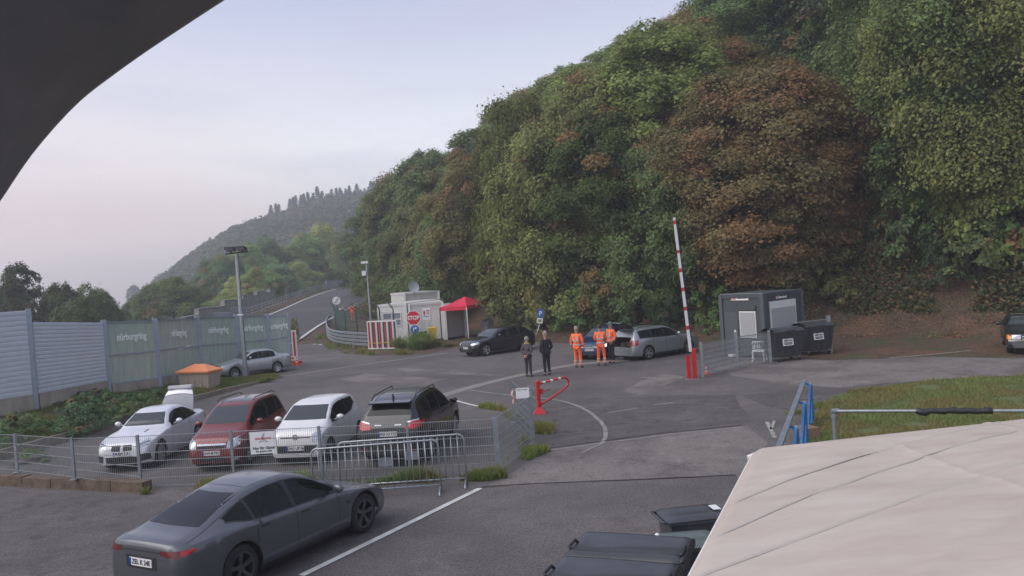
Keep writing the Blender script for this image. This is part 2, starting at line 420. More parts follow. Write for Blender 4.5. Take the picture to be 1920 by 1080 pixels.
def leafmesh(name, C3, N3, size, tint, turn, rs, m=m_leaf, aspect=.62):
    """rhombic leaves: centres, normals, per-leaf size"""
    n = len(C3)
    N3 = N3/np.maximum(np.linalg.norm(N3, axis=1, keepdims=True), 1e-6)
    a = rs.normal(size=(n, 3)); a -= (a*N3).sum(1, keepdims=True)*N3; a /= np.maximum(np.linalg.norm(a, axis=1, keepdims=True), 1e-6)
    b = np.cross(N3, a); s = size[:, None]
    V = np.empty((n, 4, 3)); V[:, 0] = C3-a*s; V[:, 1] = C3-b*s*aspect+N3*s*.15; V[:, 2] = C3+a*s; V[:, 3] = C3+b*s*aspect+N3*s*.15
    me = bpy.data.meshes.new(name); me.vertices.add(n*4); me.vertices.foreach_set('co', V.reshape(-1))
    me.loops.add(n*4); me.loops.foreach_set('vertex_index', np.arange(n*4, dtype=np.int32))
    me.polygons.add(n); me.polygons.foreach_set('loop_start', np.arange(0, n*4, 4, dtype=np.int32))
    me.update(calc_edges=True)
    for k, v in (('tint', tint), ('turn', turn)):
        at = me.attributes.new(k, 'FLOAT', 'FACE'); at.data.foreach_set('value', np.clip(v, 0, 1).astype(np.float32))
    me.materials.append(m); return me

def crown(seed, rx, zb, zt, nclump, nleaf, ls, shape='round', turned=.12, droop=.3, lump=.28):
    rs = np.random.RandomState(seed); H = zt-zb
    C = []; Nn = []; Sz = []; Ti = []; Tu = []
    ph = rs.uniform(0, 6.28, 6); am = rs.uniform(.5, 1, 6)
    for i in range(nclump):
        u = rs.uniform(0.02, 1); th = rs.uniform(0, 2*PI)
        if shape == 'round': env = math.sin(PI*min(1, u*.88+.10))**.65
        elif shape == 'tall': env = math.sin(PI*min(1, u*.9+.07))**.5*(1-.25*u)
        elif shape == 'bush': env = math.sqrt(max(0, 1-(u*.97)**2.2))
        else: env = (1-u)**.8+.04
        lu = 1+lump*(am[0]*math.sin(2*th+ph[0]+u*3)+am[1]*math.sin(3*th+ph[1]-u*4)+am[2]*math.sin(5*th+ph[2]+u*9))*.5
        rr = rx*env*lu; rad = rr*rs.uniform(.55, 1.0)**.5 if rs.rand() < .85 else rr*rs.uniform(.1, .8)
        c = np.array([math.cos(th)*rad, math.sin(th)*rad, zb+u*H+rs.normal()*.25])
        rc = rs.uniform(.55, 1.2)*rx*.19; k = int(nleaf*rs.uniform(.6, 1.3))
        d = rs.normal(size=(k, 3)); d /= np.linalg.norm(d, axis=1, keepdims=True)
        outw = np.array([math.cos(th), math.sin(th), .5]); flip = (d@outw) < -.25; d[flip] *= -1
        r = rc*rs.uniform(.35, 1.05, k)[:, None]
        p = c+d*r*np.array([1.25, 1.25, .62]); dist = np.hypot(p[:, 0]-c[0], p[:, 1]-c[1]); p[:, 2] -= droop*dist**2/max(rc, .1)*.6; p += rs.normal(size=(k, 3))*rc*.22
        C.append(p); Nn.append(d*.8+outw*.35+np.array([0, 0, .45])+rs.normal(size=(k, 3))*.55)
        Sz.append(ls*rs.uniform(.55, 1.25, k)); bt = rs.normal()*.13+.5
        Ti.append(bt+rs.normal(size=k)*.17); tt = (rs.rand() < turned)*rs.uniform(.35, .9)
        Tu.append(np.clip(tt+(rs.rand(k) < .05+turned*.35)*rs.uniform(.2, .6, k), 0, .9))
    me = leafmesh('crown', np.concatenate(C), np.concatenate(Nn), np.concatenate(Sz), np.concatenate(Ti), np.concatenate(Tu), rs)
    return me
def trunkmesh(seed, h, r, rx, zb, nl=7, lean=.3):
    rs = random.Random(seed); mb = MB(); pts = []; rad = []
    for k in range(7):
        t = k/6; pts.append((rs.uniform(-.1, .1)*k*.6+lean*t*t, rs.uniform(-.1, .1)*k*.6, -1.0+t*(h+1.0))); rad.append(r*(1-.78*t)*(1.25 if k == 0 else 1))
    mb.tube(pts, rad, 8)
    for k in range(nl):
        t = rs.uniform(.28, .9); i = int(t*6); p = Vector(pts[i]); an = rs.uniform(0, 6.28); L = rx*rs.uniform(.45, .85)*(1.1-t*.5); b = [p]; q = p.copy()
        d = Vector((math.cos(an), math.sin(an), rs.uniform(.35, .9)))
        for j in range(3):
            q = q+d*L/3+Vector((rs.uniform(-.2, .2), rs.uniform(-.2, .2), rs.uniform(-.1, .2))); b.append(q.copy())
        mb.tube(b, [r*.38*(1-t*.5), r*.28*(1-t*.4), r*.18, r*.06], 5)
    return mb.mesh('trunk', m_bark, smooth=True)

VAR = []   # (crown mesh, trunk mesh, base radius, total height)
VAR.append((crown(1, 4.2, 1.6, 13, 230, 260, .118, 'round', turned=.06, lump=.4), trunkmesh(1, 10, .24, 4, 2), 4.2, 13))
VAR.append((crown(2, 4.0, .8, 14, 240, 245, .115, 'tall', turned=.03, lump=.45, droop=.7), trunkmesh(2, 11, .22, 4, 2), 4.0, 14))
VAR.append((crown(3, 4.6, 2.0, 12.5, 230, 260, .120, 'round', turned=.16, lump=.55), trunkmesh(3, 10, .26, 4.6, 2), 4.6, 12.5))
VAR.append((crown(4, 3.6, .6, 12, 230, 230, .105, 'tall', turned=.02, lump=.6, droop=.9), trunkmesh(4, 10, .2, 3.6, 1), 3.6, 12))
VAR.append((crown(5, 4.4, .1, 10, 240, 255, .112, 'bush', turned=.06, lump=.5), trunkmesh(5, 7, .2, 4, 1), 4.4, 10))
VAR.append((crown(6, 3.2, 2.4, 14, 130, 150, .130, 'tall', turned=.08, lump=.7), trunkmesh(6, 12.5, .18, 3.2, 3, 11), 3.2, 14))
BIGV = (crown(11, 6.8, 1.2, 24, 620, 400, .112, 'tall', turned=.02, lump=.5, droop=.9), trunkmesh(11, 21, .42, 6.8, 2, 16), 6.8, 24)
RUSTV = (crown(12, 5.2, 1.4, 17, 400, 300, .115, 'round', turned=.38, lump=.5, droop=.5), trunkmesh(12, 14, .32, 5.2, 2, 12), 5.2, 17)
BUSHV = [(crown(21, 1.5, 0, 2.0, 60, 90, .085, 'bush', turned=.04, lump=.5), None, 1.5, 2.0), (crown(22, 1.2, 0, 2.4, 55, 90, .08, 'bush', turned=.03, lump=.7, droop=.7), None, 1.2, 2.4)]
def conifer(seed, h=14, r=2.6):
    rs = np.random.RandomState(seed); C = []; Nn = []
    lv = 22
    for i in range(lv):
        z = 1.0+(h-1.2)*i/lv; rr = r*(1-i/lv)**.9+.12; nb = 9
        for b in range(nb):
            th = rs.uniform(0, 6.28); k = 9; t = rs.uniform(.15, 1, k)
            C.append(np.stack([np.cos(th)*t*rr, np.sin(th)*t*rr, z-t*rr*.32+rs.normal(size=k)*.08], 1)); Nn.append(np.tile([math.cos(th)*.5, math.sin(th)*.5, .8], (k, 1))+rs.normal(size=(k, 3))*.35)
    C = np.concatenate(C); n = len(C)
    return leafmesh('crown', C, np.concatenate(Nn), rs.uniform(.22, .45, n), rs.normal(size=n)*.15+.45, np.zeros(n), rs)
CONV = (conifer(31), trunkmesh(31, 13, .18, .5, 1, 0, 0), 2.6, 14)

GREEN = (.150, .225, .080); OLIVE = (.215, .250, .080); YG = (.22, .25, .07); DARK = (.072, .115, .055); RUST = (.240, .135, .075); BROWN = (.200, .145, .075); BLUEG = (.105, .17, .085)
rnd = random.Random(7)
NTREE = [0]
def tree(var, x, y, z, h, rad, col, name, label, group, jit=.12, crown_only=False):
    cm, tm, br, bh = var; k = h/bh; kr = rad/br
    c = tuple(max(.004, v*rnd.uniform(1-jit, 1+jit)) for v in col)
    if tm is None or crown_only:
        o = link(bpy.data.objects.new(name, cm)); root = o
    else:
        root = thing(name, label, 'tree', (x, y, z), 0)
        o = link(bpy.data.objects.new('crown', cm), root)
        t = link(bpy.data.objects.new('trunk', tm), root)
    root.location = (x, y, z); root.scale = (kr, kr, k); root.rotation_euler = (0, 0, rnd.uniform(0, 6.28))
    root['label'] = label; root['category'] = 'tree' if tm else 'bush'
    if group: root['group'] = group
    o.color = (*c, 1); NTREE[0] += 1
    return root

# skyline of the wooded hill as it shows above the place (picture column -> row)
SKY = pw([(640, 470), (690, 420), (715, 375), (740, 352), (800, 292), (880, 236), (1000, 178), (1060, 148), (1120, 118), (1190, 80), (1250, 62), (1300, 30), (1345, 0), (1420, -60), (1500, -140), (1700, -400), (2400, -900)])
def place(px, Y, h, r, col, var=None, name='broadleaf_tree', label=None, group=None, jit=.12, clip=True, sink=0):
    p = AtY(px, 500, Y); x = p.x; z = T(x, Y)-sink
    if clip:
        ov = rnd.choice((0, 4, 8, 16)); top = toPix((x, Y, z+h))
        if top[1] < SKY(top[0])-ov:
            for _ in range(24):
                h *= .95; top = toPix((x, Y, z+h))
                if top[1] >= SKY(top[0])-ov: break
        if h < 3.5: return None
    var = var or VAR[rnd.randrange(6)]
    return tree(var, x, Y, z, h, min(r, h*.55), col, name, label, group, jit)

NAMES = {}
def zone(px, py):
    """crown colour by where on the hillside it grows (the photo's autumn patches)"""
    r = rnd.random()
    if px > 1560: pal = [(GREEN, .6), (DARK, .3), (OLIVE, .1)]
    elif 1185 < px < 1330 and py < 240: pal = [(BROWN, .25), (OLIVE, .45), (GREEN, .3)]
    elif 1300 < px <= 1560 and py < 160: pal = [(OLIVE, .3), (GREEN, .65), (BROWN, .05)]
    elif 1330 < px <= 1560: pal = [(RUST, .08), (BROWN, .27), (OLIVE, .4), (GREEN, .25)]
    elif px < 800: pal = [(GREEN, .5), (DARK, .1), (OLIVE, .4)]
    elif 820 < px < 960 and py > 300: pal = [(OLIVE, .5), (YG, .15), (BROWN, .1), (GREEN, .25)]
    elif py < 280: pal = [(OLIVE, .45), (GREEN, .4), (BROWN, .08), (DARK, .07)]
    else: pal = [(GREEN, .45), (OLIVE, .35), (DARK, .12), (YG, .08)]
    for c, w in pal:
        if r < w: return c
        r -= w
    return pal[0][0]
CNAME = {GREEN: 'green', OLIVE: 'olive green', YG: 'yellow green', DARK: 'dark green', RUST: 'rust red', BROWN: 'brownish autumn'}
COLS_ = [(700, 'above the track rail end'), (800, 'above the white containers'), (890, 'above the red pavilion tent'), (975, 'above the black hatchback'), (1060, 'above the blue parking sign'), (1160, 'above the workers in orange'),
         (1255, 'above the silver estate car'), (1345, 'right of the boom pole tip'), (1450, 'above the kiosk'), (1560, 'right of the kiosk'), (1700, 'above the leafy bank'), (9999, 'at the right edge')]
ROWS_ = [('low at the wood edge', 2), ('halfway up the slope', 1), ('high on the slope', 0)]
def wood_label(col, px, py):
    w = [n for l, n in COLS_ if px < l+40][0]; sk = SKY(px)
    r = 'on the skyline' if py < sk+45 else 'high up' if py < sk+45+(560-sk)*.3 else 'halfway up' if py < sk+45+(560-sk)*.6 else 'low down'
    return '%s tree %s %s' % (CNAME[col], r, w), '%s trees %s %s' % (CNAME[col], r, w)
WOOD = []
def plan(px, Y, h, r, c): WOOD.append((Y, px, h, r, c))
# named trees of the near edge
def hero(px, Y, h, r, col, var, label, **k): return place(px, Y, h, r, col, var, label=label, group=None, **k)
hero(1795, 43.5, 24, 5.6, GREEN, BIGV, 'tall green tree with drooping layered boughs left of the dark estate car', jit=.03)
hero(1925, 40.5, 23, 5.4, OLIVE, BIGV, 'tall green tree overhanging the dark car at the right edge', jit=.03)
hero(1870, 52, 27, 6.4, GREEN, BIGV, 'tallest green tree standing behind the two trees at the right edge', jit=.03)
hero(2010, 46, 26, 7, DARK, BIGV, 'dark tree mostly outside the frame at the right')
hero(1452, 46, 12.6, 4.9, (.20, .175, .075), RUSTV, 'large rust red tree rising behind the dark kiosk container', jit=.03)
hero(1545, 47.5, 8.5, 3.6, (.20, .13, .05), RUSTV, 'low rust brown tree right behind the roof of the dark kiosk', jit=.03)
hero(1372, 56, 9.5, 4.4, (.18, .16, .05), RUSTV, 'orange brown tree up the slope above the white boom pole', jit=.03)
hero(1300, 56, 14, 4.2, YG, VAR[1], 'golden green tree touching the left of the large rust tree', jit=.03)
hero(1235, 57, 15, 4.0, OLIVE, VAR[3], 'olive tree with hanging boughs left of the raised boom', jit=.03)
hero(1225, 50.5, 9.5, 3.6, GREEN, VAR[4], 'dense green tree behind the silver estate car', jit=.03)
hero(1340, 50, 9, 3.4, GREEN, VAR[4], 'dense green tree between the raised boom and the kiosk', jit=.03)
hero(1135, 53.5, 12, 4.2, (.080, .120, .030), VAR[0], 'green tree behind the three workers in orange', jit=.03)
hero(1045, 56.5, 12.5, 4.3, OLIVE, VAR[4], 'broad olive tree behind the blue parking sign', jit=.03)
hero(985, 64, 14, 4.2, (.12, .15, .034), VAR[4], 'broad green tree right of the red pavilion tent', jit=.03)
hero(900, 70, 13, 4.3, (.19, .185, .07), VAR[2], 'olive tree with a few brown leaves behind the red pavilion tent', jit=.03)
hero(856, 74, 10, 4.2, GREEN, VAR[4], 'dark tree directly above the white containers', jit=.03)
def heropx(px, Y, pytop, r, col, var, label):
    p = AtY(px, 540, Y); z = T(p.x, Y); return tree(var, p.x, Y, z-.3, AtY(px, pytop, Y).z-z+.3, r, col, 'broadleaf_tree', label, None, .04)
heropx(770, 100, 322, 5.6, (.16, .18, .065), VAR[0], 'bushy olive tree where the far track rail ends')
heropx(735, 118, 356, 6.0, GREEN, VAR[1], 'green tree at the left end of the wooded slope')
heropx(812, 92, 288, 5.4, GREEN, VAR[1], 'tall green tree just right of the bushy olive one at the rail end')
heropx(712, 124, 396, 5.2, DARK, VAR[3], 'dark green tree leaning left over the track bend')
heropx(790, 84, 395, 4.6, (.15, .175, .06), VAR[4], 'round olive tree low above the satellite dish')
heropx(750, 96, 440, 4.4, GREEN, VAR[4], 'low green tree right of the camera mast top')
heropx(842, 80, 360, 4.4, (.20, .20, .07), VAR[0], 'yellowish tree between the satellite dish and the red tent')
# the rest of the wood, denser near its edge
cnt = 0
for band, (d0, d1, stp, h0, h1) in enumerate([(2.5, 7, 6.0, 6.5, 10), (7, 15, 6.0, 10, 14), (15, 26, 6.6, 11, 15), (26, 42, 7.6, 11, 16), (42, 70, 9.5, 11, 16), (70, 110, 13, 12, 16)]):
    for i in range(len(FOOT)-1):
        a = Vector((*FOOT[i], 0)); b = Vector((*FOOT[i+1], 0)); L = (b-a).length; nrm = Vector(((b-a).y, -(b-a).x, 0)).normalized()
        nn = max(1, int(L/stp)); dd = d0
        while dd < d1:
            for k in range(nn):
                p = a.lerp(b, (k+rnd.uniform(.1, .9))/nn)+nrm*(dd+rnd.uniform(-.3, .3)*stp)
                if footdist(p.x, p.y) < 2 or p.y > 330: continue
                q = toPix((p.x, p.y, T(p.x, p.y)+8)) if p.y > 5 else (9999, 0)
                if q[0] < 640 or q[0] > 2060 or q[1] < -420: continue
                if 1555 < q[0] < 1690 and dd < 14: continue
                if 1320 < q[0] < 1560 and p.y < 62: continue
                if band == 0 and (q[0] > 1330 or 1060 < q[0] < 1200): continue
                if p.y > 190 and q[0] > 1250: continue
                h = rnd.uniform(h0, h1); tp = toPix((p.x, p.y, T(p.x, p.y)+h)); c = zone(q[0], tp[1]+25)
                plan(q[0], p.y, h, rnd.uniform(.27, .36)*h+.6, c)
            dd += stp
# keep the trees that show: nearest first, drop those whose crown is already covered
KX, KY = 16, 16
cov = np.zeros((100, 150), bool)       # cells of the view, shifted by 400 px
def ell(px, Y, z, h, r, sc):
    tx, ty = toPix((AtY(px, 500, Y).x, Y, z+h*.55)); s_ = FPX/Y; a = r*s_*sc/KX; b = h*.48*s_*sc/KY
    cx, cy = (tx+100)/KX, (ty+400)/KY; yy, xx = np.mgrid[0:100, 0:150]
    return ((xx-cx)/max(a, .5))**2+((yy-cy)/max(b, .5))**2 < 1
for o in [o for o in COL.objects if o.get('category') == 'tree']:
    q = toPix(o.location); cov |= ell(q[0], o.location.y, o.location.z, o.scale.z*13, o.scale.x*4.3, .6)
for Y, px, h, r, c in sorted(WOOD):
    if px < 600: continue
    x = AtY(px, 500, Y).x; z = T(x, Y); hh = h
    while hh > 3 and toPix((x, Y, z+hh))[1] < SKY(toPix((x, Y, z+hh))[0]): hh *= .93
    m_ = ell(px, Y, z, hh, r, 1.0)
    vis = (m_ & ~cov)[18:, :].sum()/max(1, m_.sum())
    if vis < .05: continue
    lb, gr = wood_label(c, px, toPix((x, Y, z+hh))[1])
    if place(px, Y, h, r, c, label=lb, group=gr): cnt += 1; cov |= ell(px, Y, z, hh, r, .42)
print('hillside trees', cnt)
# dark stand in the gap
for px, Y, h in [(1590, 58, 20), (1640, 60, 22), (1610, 66, 23), (1670, 56, 19), (1560, 64, 20)]:
    place(px, Y, h, 4.2, DARK, VAR[5], label='slim dark tree in the shaded gap beside the rust tree', group='slim dark trees in the shaded gap of the wood')
# bushes at the foot
BL = 'low green bush at the foot of the wooded bank'
for px, Y, h, r, c in [(1215, 49.6, 3.0, 2.4, BLUEG), (1255, 48, 2.2, 1.9, BLUEG), (1330, 46.8, 2.3, 2.0, GREEN), (1070, 53, 2.8, 2.4, GREEN), (1120, 52.3, 3.2, 2.6, GREEN), (1165, 51.5, 2.8, 2.2, OLIVE), (1010, 56, 2.6, 2.0, OLIVE), (960, 58.5, 3.2, 2.4, GREEN),
                       (1545, 44.2, 2.6, 2.0, OLIVE), (1590, 45.5, 2.2, 1.8, GREEN), (1640, 46, 2.0, 2.0, BROWN), (1720, 43, 3.2, 2.4, GREEN), (1780, 41, 2.6, 2.2, DARK), (1850, 40, 3.2, 2.6, GREEN), (1395, 50, 2.4, 2.2, OLIVE), (1690, 45, 2.4, 2.0, OLIVE), (1300, 51, 3.2, 2.2, GREEN), (1480, 47, 3.4, 2.4, OLIVE), (1620, 47.5, 4.2, 2.8, DARK), (1680, 44.5, 3.4, 2.4, BROWN), (1750, 44, 4.2, 2.6, GREEN), (1820, 42, 4.0, 2.6, GREEN), (1900, 40.5, 4.2, 2.8, GREEN), (1570, 46, 3.0, 2.4, BROWN), (1600, 49, 5, 3.2, GREEN), (1660, 50, 6, 3.4, DARK), (1710, 47, 5.5, 3.2, OLIVE), (1770, 46, 6, 3.4, GREEN), (1640, 53, 7, 3.6, GREEN), (1860, 43, 5.5, 3.2, GREEN), (1940, 40, 5.5, 3.2, OLIVE), (1440, 47.5, 3.2, 2.2, GREEN)]:
    v = BUSHV[rnd.randrange(2)]; wl = [n for l, n in COLS_ if px < l+40][0]; place(px, Y, h, r, c, v, name='bank_bush', label='low %s bush at the bank foot %s' % ({BLUEG: 'bluish green'}.get(c) or CNAME[c], wl.replace('above the', 'near the')), group='low bushes along the foot of the bank', clip=False, sink=.2)

# leaf litter and ground cover on the bank
def scatter_cards(name, n, px0, px1, y0, y1, dmin, dmax, size, cols_turn, seed, col, hmax=.25):
    rs = np.random.RandomState(seed); C = []; 
    while len(C) < n:
        px = rs.uniform(px0, px1); Y = rs.uniform(y0, y1); x = AtY(px, 500, Y).x; d = footdist(x, Y)
        if d < dmin or d > dmax: continue
        if noise.noise(Vector((x*.35+seed, Y*.35, 0))) < -.15+rs.uniform(-.2, .2): continue
        C.append((x, Y, T(x, Y)+rs.uniform(.02, hmax)*abs(rs.normal())))
    C = np.array(C); N = rs.normal(size=(n, 3))*.5+np.array([0, -.5, .8])
    me = leafmesh(name, C, N, rs.uniform(.5, 1.2, n)*size, rs.normal(size=n)*.2+.5, np.clip((rs.rand(n) < cols_turn)*rs.uniform(.4, .95, n), 0, 1), rs)
    o = link(bpy.data.objects.new(name, me)); o.color = (*col, 1); o['kind'] = 'stuff'; o['label'] = name.replace('_', ' ')+' on the bank under the trees'; o['category'] = 'ground cover'
    return o
scatter_cards('fallen_leaves', 26000, 900, 2000, 34, 62, -.8, 9, .075, .5, 5, (.16, .095, .06), .10)
scatter_cards('ivy_and_brambles', 40000, 880, 1540, 34, 66, 1.0, 12, .10, .22, 6, (.10, .14, .055), 1.0)

scatter_cards('upper_bank_ivy', 52000, 1540, 2000, 34, 60, 1.6, 13, .11, .35, 8, (.085, .115, .05), 1.1)
# ------------------------------------------------------------------ far hill
RID = [(-150, 690), (150, 650), (205, 612), (240, 576), (300, 524), (350, 490), (400, 458), (450, 431), (490, 419), (520, 410), (560, 396), (620, 384), (680, 374), (730, 366), (800, 362), (1000, 350), (1300, 345)]
rp = pw(RID)
YR = 470
def ridge(X):
    # height of the far ridge at world X
    px = 960+X/YR*FPX
    for _ in range(3):
        py = rp(px); a = AtY(px, py, YR); px += (X-a.x)/YR*FPX
    return AtY(px, rp(px), YR).z
rx_ = np.arange(-420, 140, 10.0); RZ = [ridge(float(x)) for x in rx_]
def farz(x, y):
    zr = float(np.interp(x*YR/y, rx_, RZ)); t = (y-240)/(YR-240)
    b = -9.0
    if t <= 0: return b
    k = math.sin(min(t, 1)*PI/2)**1.1 if t <= 1 else 1-.25*(t-1)
    return b+(zr-5-b)*k+2.5*noise.noise(Vector((x*.03, y*.03, 5)))*min(1, t*2)*(1-smooth(.8, 1, t))
mb = MB(); mb.grid([[(float(x), float(y), farz(float(x), float(y))) for x in rx_] for y in np.arange(238, 640, 11.0)])
o = mb.build('far_hill', m_field, smooth=True, fix=False); o['kind'] = 'structure'
def farwood():
    rs = np.random.RandomState(4); C = []; N = []; Sz = []; Ti = []; Tu = []
    n = 0
    while n < 3300:
        x = rs.uniform(-300, 60); y = rs.uniform(250, YR+6); z = farz(x, y)
        q = toPix((x, y, z))
        if q[0] < 120 or q[0] > 900: continue
        k = 70; r = rs.uniform(2.8, 5.0); h = rs.uniform(5, 8.5)
        if y > YR-14: h *= .8
        d = rs.normal(size=(k, 3)); d /= np.linalg.norm(d, axis=1, keepdims=True); d[:, 2] = np.abs(d[:, 2])
        C.append(np.array([x, y, z+h*.25])+d*np.array([r, r, h*.62])*rs.uniform(.75, 1.05, k)[:, None]); N.append(d+rs.normal(size=(k, 3))*.4)
        Sz.append(rs.uniform(.5, 1.05, k)); t = np.clip(.5+rs.normal()*.2, .1, .9); Ti.append(t+rs.normal(size=k)*.18); Tu.append(np.full(k, (rs.rand() < .22)*rs.uniform(.1, .5)))
        n += 1
    me = leafmesh('far_woodland', np.concatenate(C), np.concatenate(N), np.concatenate(Sz), np.concatenate(Ti), np.concatenate(Tu), rs)
    o = link(bpy.data.objects.new('far_woodland', me)); o.color = (.075, .105, .050, 1); tag(o, 'hazy mixed woodland covering the far hill', 'woodland', kind='stuff')
farwood()
for i in range(34):     # spruces standing out on the far ridge
    px = 512+i*6.6+rnd.uniform(-2.5, 2.5)
    if 533 < px < 541 or 589 < px < 594: continue
    h = rnd.uniform(9, 13)*(1.3 if i in (1, 12, 13) else 1); a = AtY(px, rp(px), YR+rnd.uniform(-8, 4))
    tree(CONV, a.x, a.y, a.z-2.8, h, h*.30, (.030, .048, .034), 'spruce_tree', 'dark spruce standing up on the far hill ridge', 'spruces along the ridge of the far hill')
for px, h in [(252, 16), (236, 9), (700, 12), (1e9, 0)]:
    if px > 1e8: break
    a = AtY(px, rp(px), YR); tree(VAR[3], a.x, a.y, a.z-4, h*.8, h*.26, (.08, .10, .06), 'broadleaf_tree', {252: 'lone pointed tree at the low left end of the far ridge', 236: 'small round tree below the lone pointed one on the far ridge', 700: 'ragged tree on the far ridge next to the near wood'}[px], None)

# middle distance trees behind the noise barrier and the stone wall
def mid(px, Y, pytop, r, col, var, label, group=None, zb=None):
    p = AtY(px, 540, Y); z = T(p.x, Y) if zb is None else zb; top = AtY(px, pytop, Y).z
    return tree(var, p.x, Y, z, top-z, r, col, 'broadleaf_tree', label, group, .05)
MG = 'green trees beyond the stone wall of the track'
ML = 'green tree in the row beyond the stone wall of the track'
mid(42, 74, 508, 2.6, (.085, .11, .06), VAR[5], 'tall ragged dark tree at the left above the grey barrier', zb=-8)
mid(18, 78, 530, 2.4, (.085, .115, .055), VAR[3], 'dark tree at the left edge above the grey barrier', zb=-8)
mid(112, 80, 540, 3.2, (.10, .13, .055), VAR[1], 'rounded tree between the ragged one and the pale green one', zb=-8)
mid(168, 84, 546, 3.8, (.13, .18, .06), VAR[3], 'pale green bushy tree above the first glass panel', zb=-8)
mid(140, 70, 566, 2.8, (.12, .17, .06), VAR[1], 'low green bush showing over the grey barrier', zb=-8)
mid(198, 92, 556, 1.5, (.09, .11, .06), VAR[5], 'thin ragged tree right of the pale green one', zb=-8)
mid(318, 118, 526, 5.6, (.15, .21, .06), VAR[1], 'broad yellow green tree alone above the second glass panel', zb=-8)
mid(372, 120, 545, 4.0, (.14, .17, .06), VAR[1], 'olive bush right of the broad yellow green tree', zb=-8)
mid(262, 125, 556, 3.6, (.10, .14, .06), VAR[3], 'small tree left of the broad yellow green tree', zb=-8)
for px, Y, py, r, c in [(400, 150, 490, 4.5, DARK), (425, 140, 480, 4.6, BLUEG), (470, 150, 462, 5.4, GREEN), (450, 128, 520, 4.2, OLIVE), (505, 160, 448, 5.6, BLUEG), (545, 165, 462, 5.5, GREEN), (490, 130, 505, 4.6, GREEN), (520, 140, 500, 4.8, BLUEG),
                        (580, 170, 440, 5.5, GREEN), (612, 178, 428, 5.4, OLIVE), (560, 150, 494, 4.6, OLIVE), (600, 172, 475, 5.0, GREEN), (640, 185, 470, 5.2, BLUEG), (668, 190, 462, 5.0, GREEN), (700, 200, 430, 5.6, OLIVE), (690, 196, 470, 5, GREEN), (630, 180, 490, 4, OLIVE),
                        (655, 196, 484, 4, GREEN), (575, 158, 505, 3.8, BLUEG), (430, 120, 545, 3.6, OLIVE), (720, 205, 448, 5, GREEN), (410, 118, 560, 3.6, GREEN)]:
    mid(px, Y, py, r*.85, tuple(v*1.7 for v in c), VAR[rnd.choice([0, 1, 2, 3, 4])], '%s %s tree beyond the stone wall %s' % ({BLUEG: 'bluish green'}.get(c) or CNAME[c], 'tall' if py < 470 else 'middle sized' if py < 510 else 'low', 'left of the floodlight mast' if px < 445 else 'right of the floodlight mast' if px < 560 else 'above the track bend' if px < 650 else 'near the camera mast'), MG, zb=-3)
print('trees total', NTREE[0])

# ------------------------------------------------------------------ air
hz = bpy.data.materials.new('thin_haze'); hz.use_nodes = True; n = hz.node_tree
n.nodes.remove(n.nodes['Principled BSDF']); pv = n.nodes.new('ShaderNodeVolumePrincipled')
pv.inputs['Color'].default_value = (.86, .88, .95, 1); pv.inputs['Density'].default_value = .0011; pv.inputs['Anisotropy'].default_value = .2
n.links.new(pv.outputs[0], n.nodes['Material Output'].inputs['Volume'])
mb = MB(); mb.box((-40, 360, 39), (1500, 860, 106))
o = mb.build('haze', hz); o['kind'] = 'stuff'; o['label'] = 'thin morning haze filling the valley'; o['category'] = 'haze'

# ================================================================== materials for built things
m_galv = mat('galvanised_steel', (.42, .45, .47), .42, .7, noise_amt=.3, noise_scale=9)
m_galv_d = mat('dull_galvanised_steel', (.30, .33, .36), .55, .55, noise_amt=.3, noise_scale=7)
m_red = mat('red_paint', (.55, .012, .016), .35, coat=.3, noise_amt=.2, noise_scale=12)
m_whitep = mat('white_paint', (.72, .72, .70), .45, noise_amt=.12, noise_scale=9)
m_black = mat('black_plastic', (.022, .023, .026), .45, noise_amt=.2, noise_scale=20)
m_dark = mat('dark_inside', (.012, .012, .013), .9)
m_bluep = mat('blue_paint', (.03, .17, .42), .45, noise_amt=.35, noise_scale=7)
m_conc = mat('stained_concrete', (.42, .38, .32), .9, col2=(.25, .21, .165), noise_scale=1.6, bump=.3, bump_scale=25, stretch=(1.5, 1.5, .5))
m_kerb = mat('mossy_kerb_concrete', (.27, .24, .19), .95, col2=(.15, .12, .085), noise_scale=3, bump=.5, bump_scale=20)
m_slat = mat('grey_blue_metal_slat', (.60, .64, .70), .5, 0, noise_amt=.12, noise_scale=2, stretch=(1, 1, 3))
m_post = mat('grey_steel_post', (.32, .38, .45), .5, .3, noise_amt=.2, noise_scale=4)
m_glass = mat('streaked_green_barrier_glass', (.52, .62, .55), .25, alpha=.70, col2=(.36, .45, .39), noise_scale=2.2, stretch=(3, 3, .35))
m_letter = mat('pale_lettering', (.85, .90, .86), .6)
m_orange = mat('orange_lid', (.80, .27, .10), .5, noise_amt=.15)
m_beige = mat('beige_plastic', (.44, .37, .29), .6, noise_amt=.2, noise_scale=5)
m_yellow = mat('yellow_plastic', (.72, .47, .02), .45, noise_amt=.15)
m_cont_w = mat('white_container_paint', (.60, .60, .57), .5, noise_amt=.15, noise_scale=3)
m_cont_d = mat('anthracite_container_paint', (.062, .072, .080), .5, noise_amt=.15, noise_scale=2)
m_shut = mat('grey_roller_shutter', (.40, .41, .42), .5, noise_amt=.08)
m_hired = mat('red_tent_cloth', (.72, .025, .07), .65, noise_amt=.2, noise_scale=4)
m_tarp = mat('weathered_white_tarpaulin', (.53, .465, .405), .6, col2=(.45, .375, .315), noise_scale=1.1, bump=.06, bump_scale=60, stretch=(1.0, 3, 1))
m_sign_w = mat('white_sign', (.74, .75, .76), .4)
m_sign_b = mat('blue_sign', (.02, .13, .42), .4)
m_sign_r = mat('red_sign', (.58, .012, .03), .4)
m_ink = mat('black_ink', (.02, .02, .03), .6)
m_redink = mat('red_ink', (.45, .04, .03), .6)
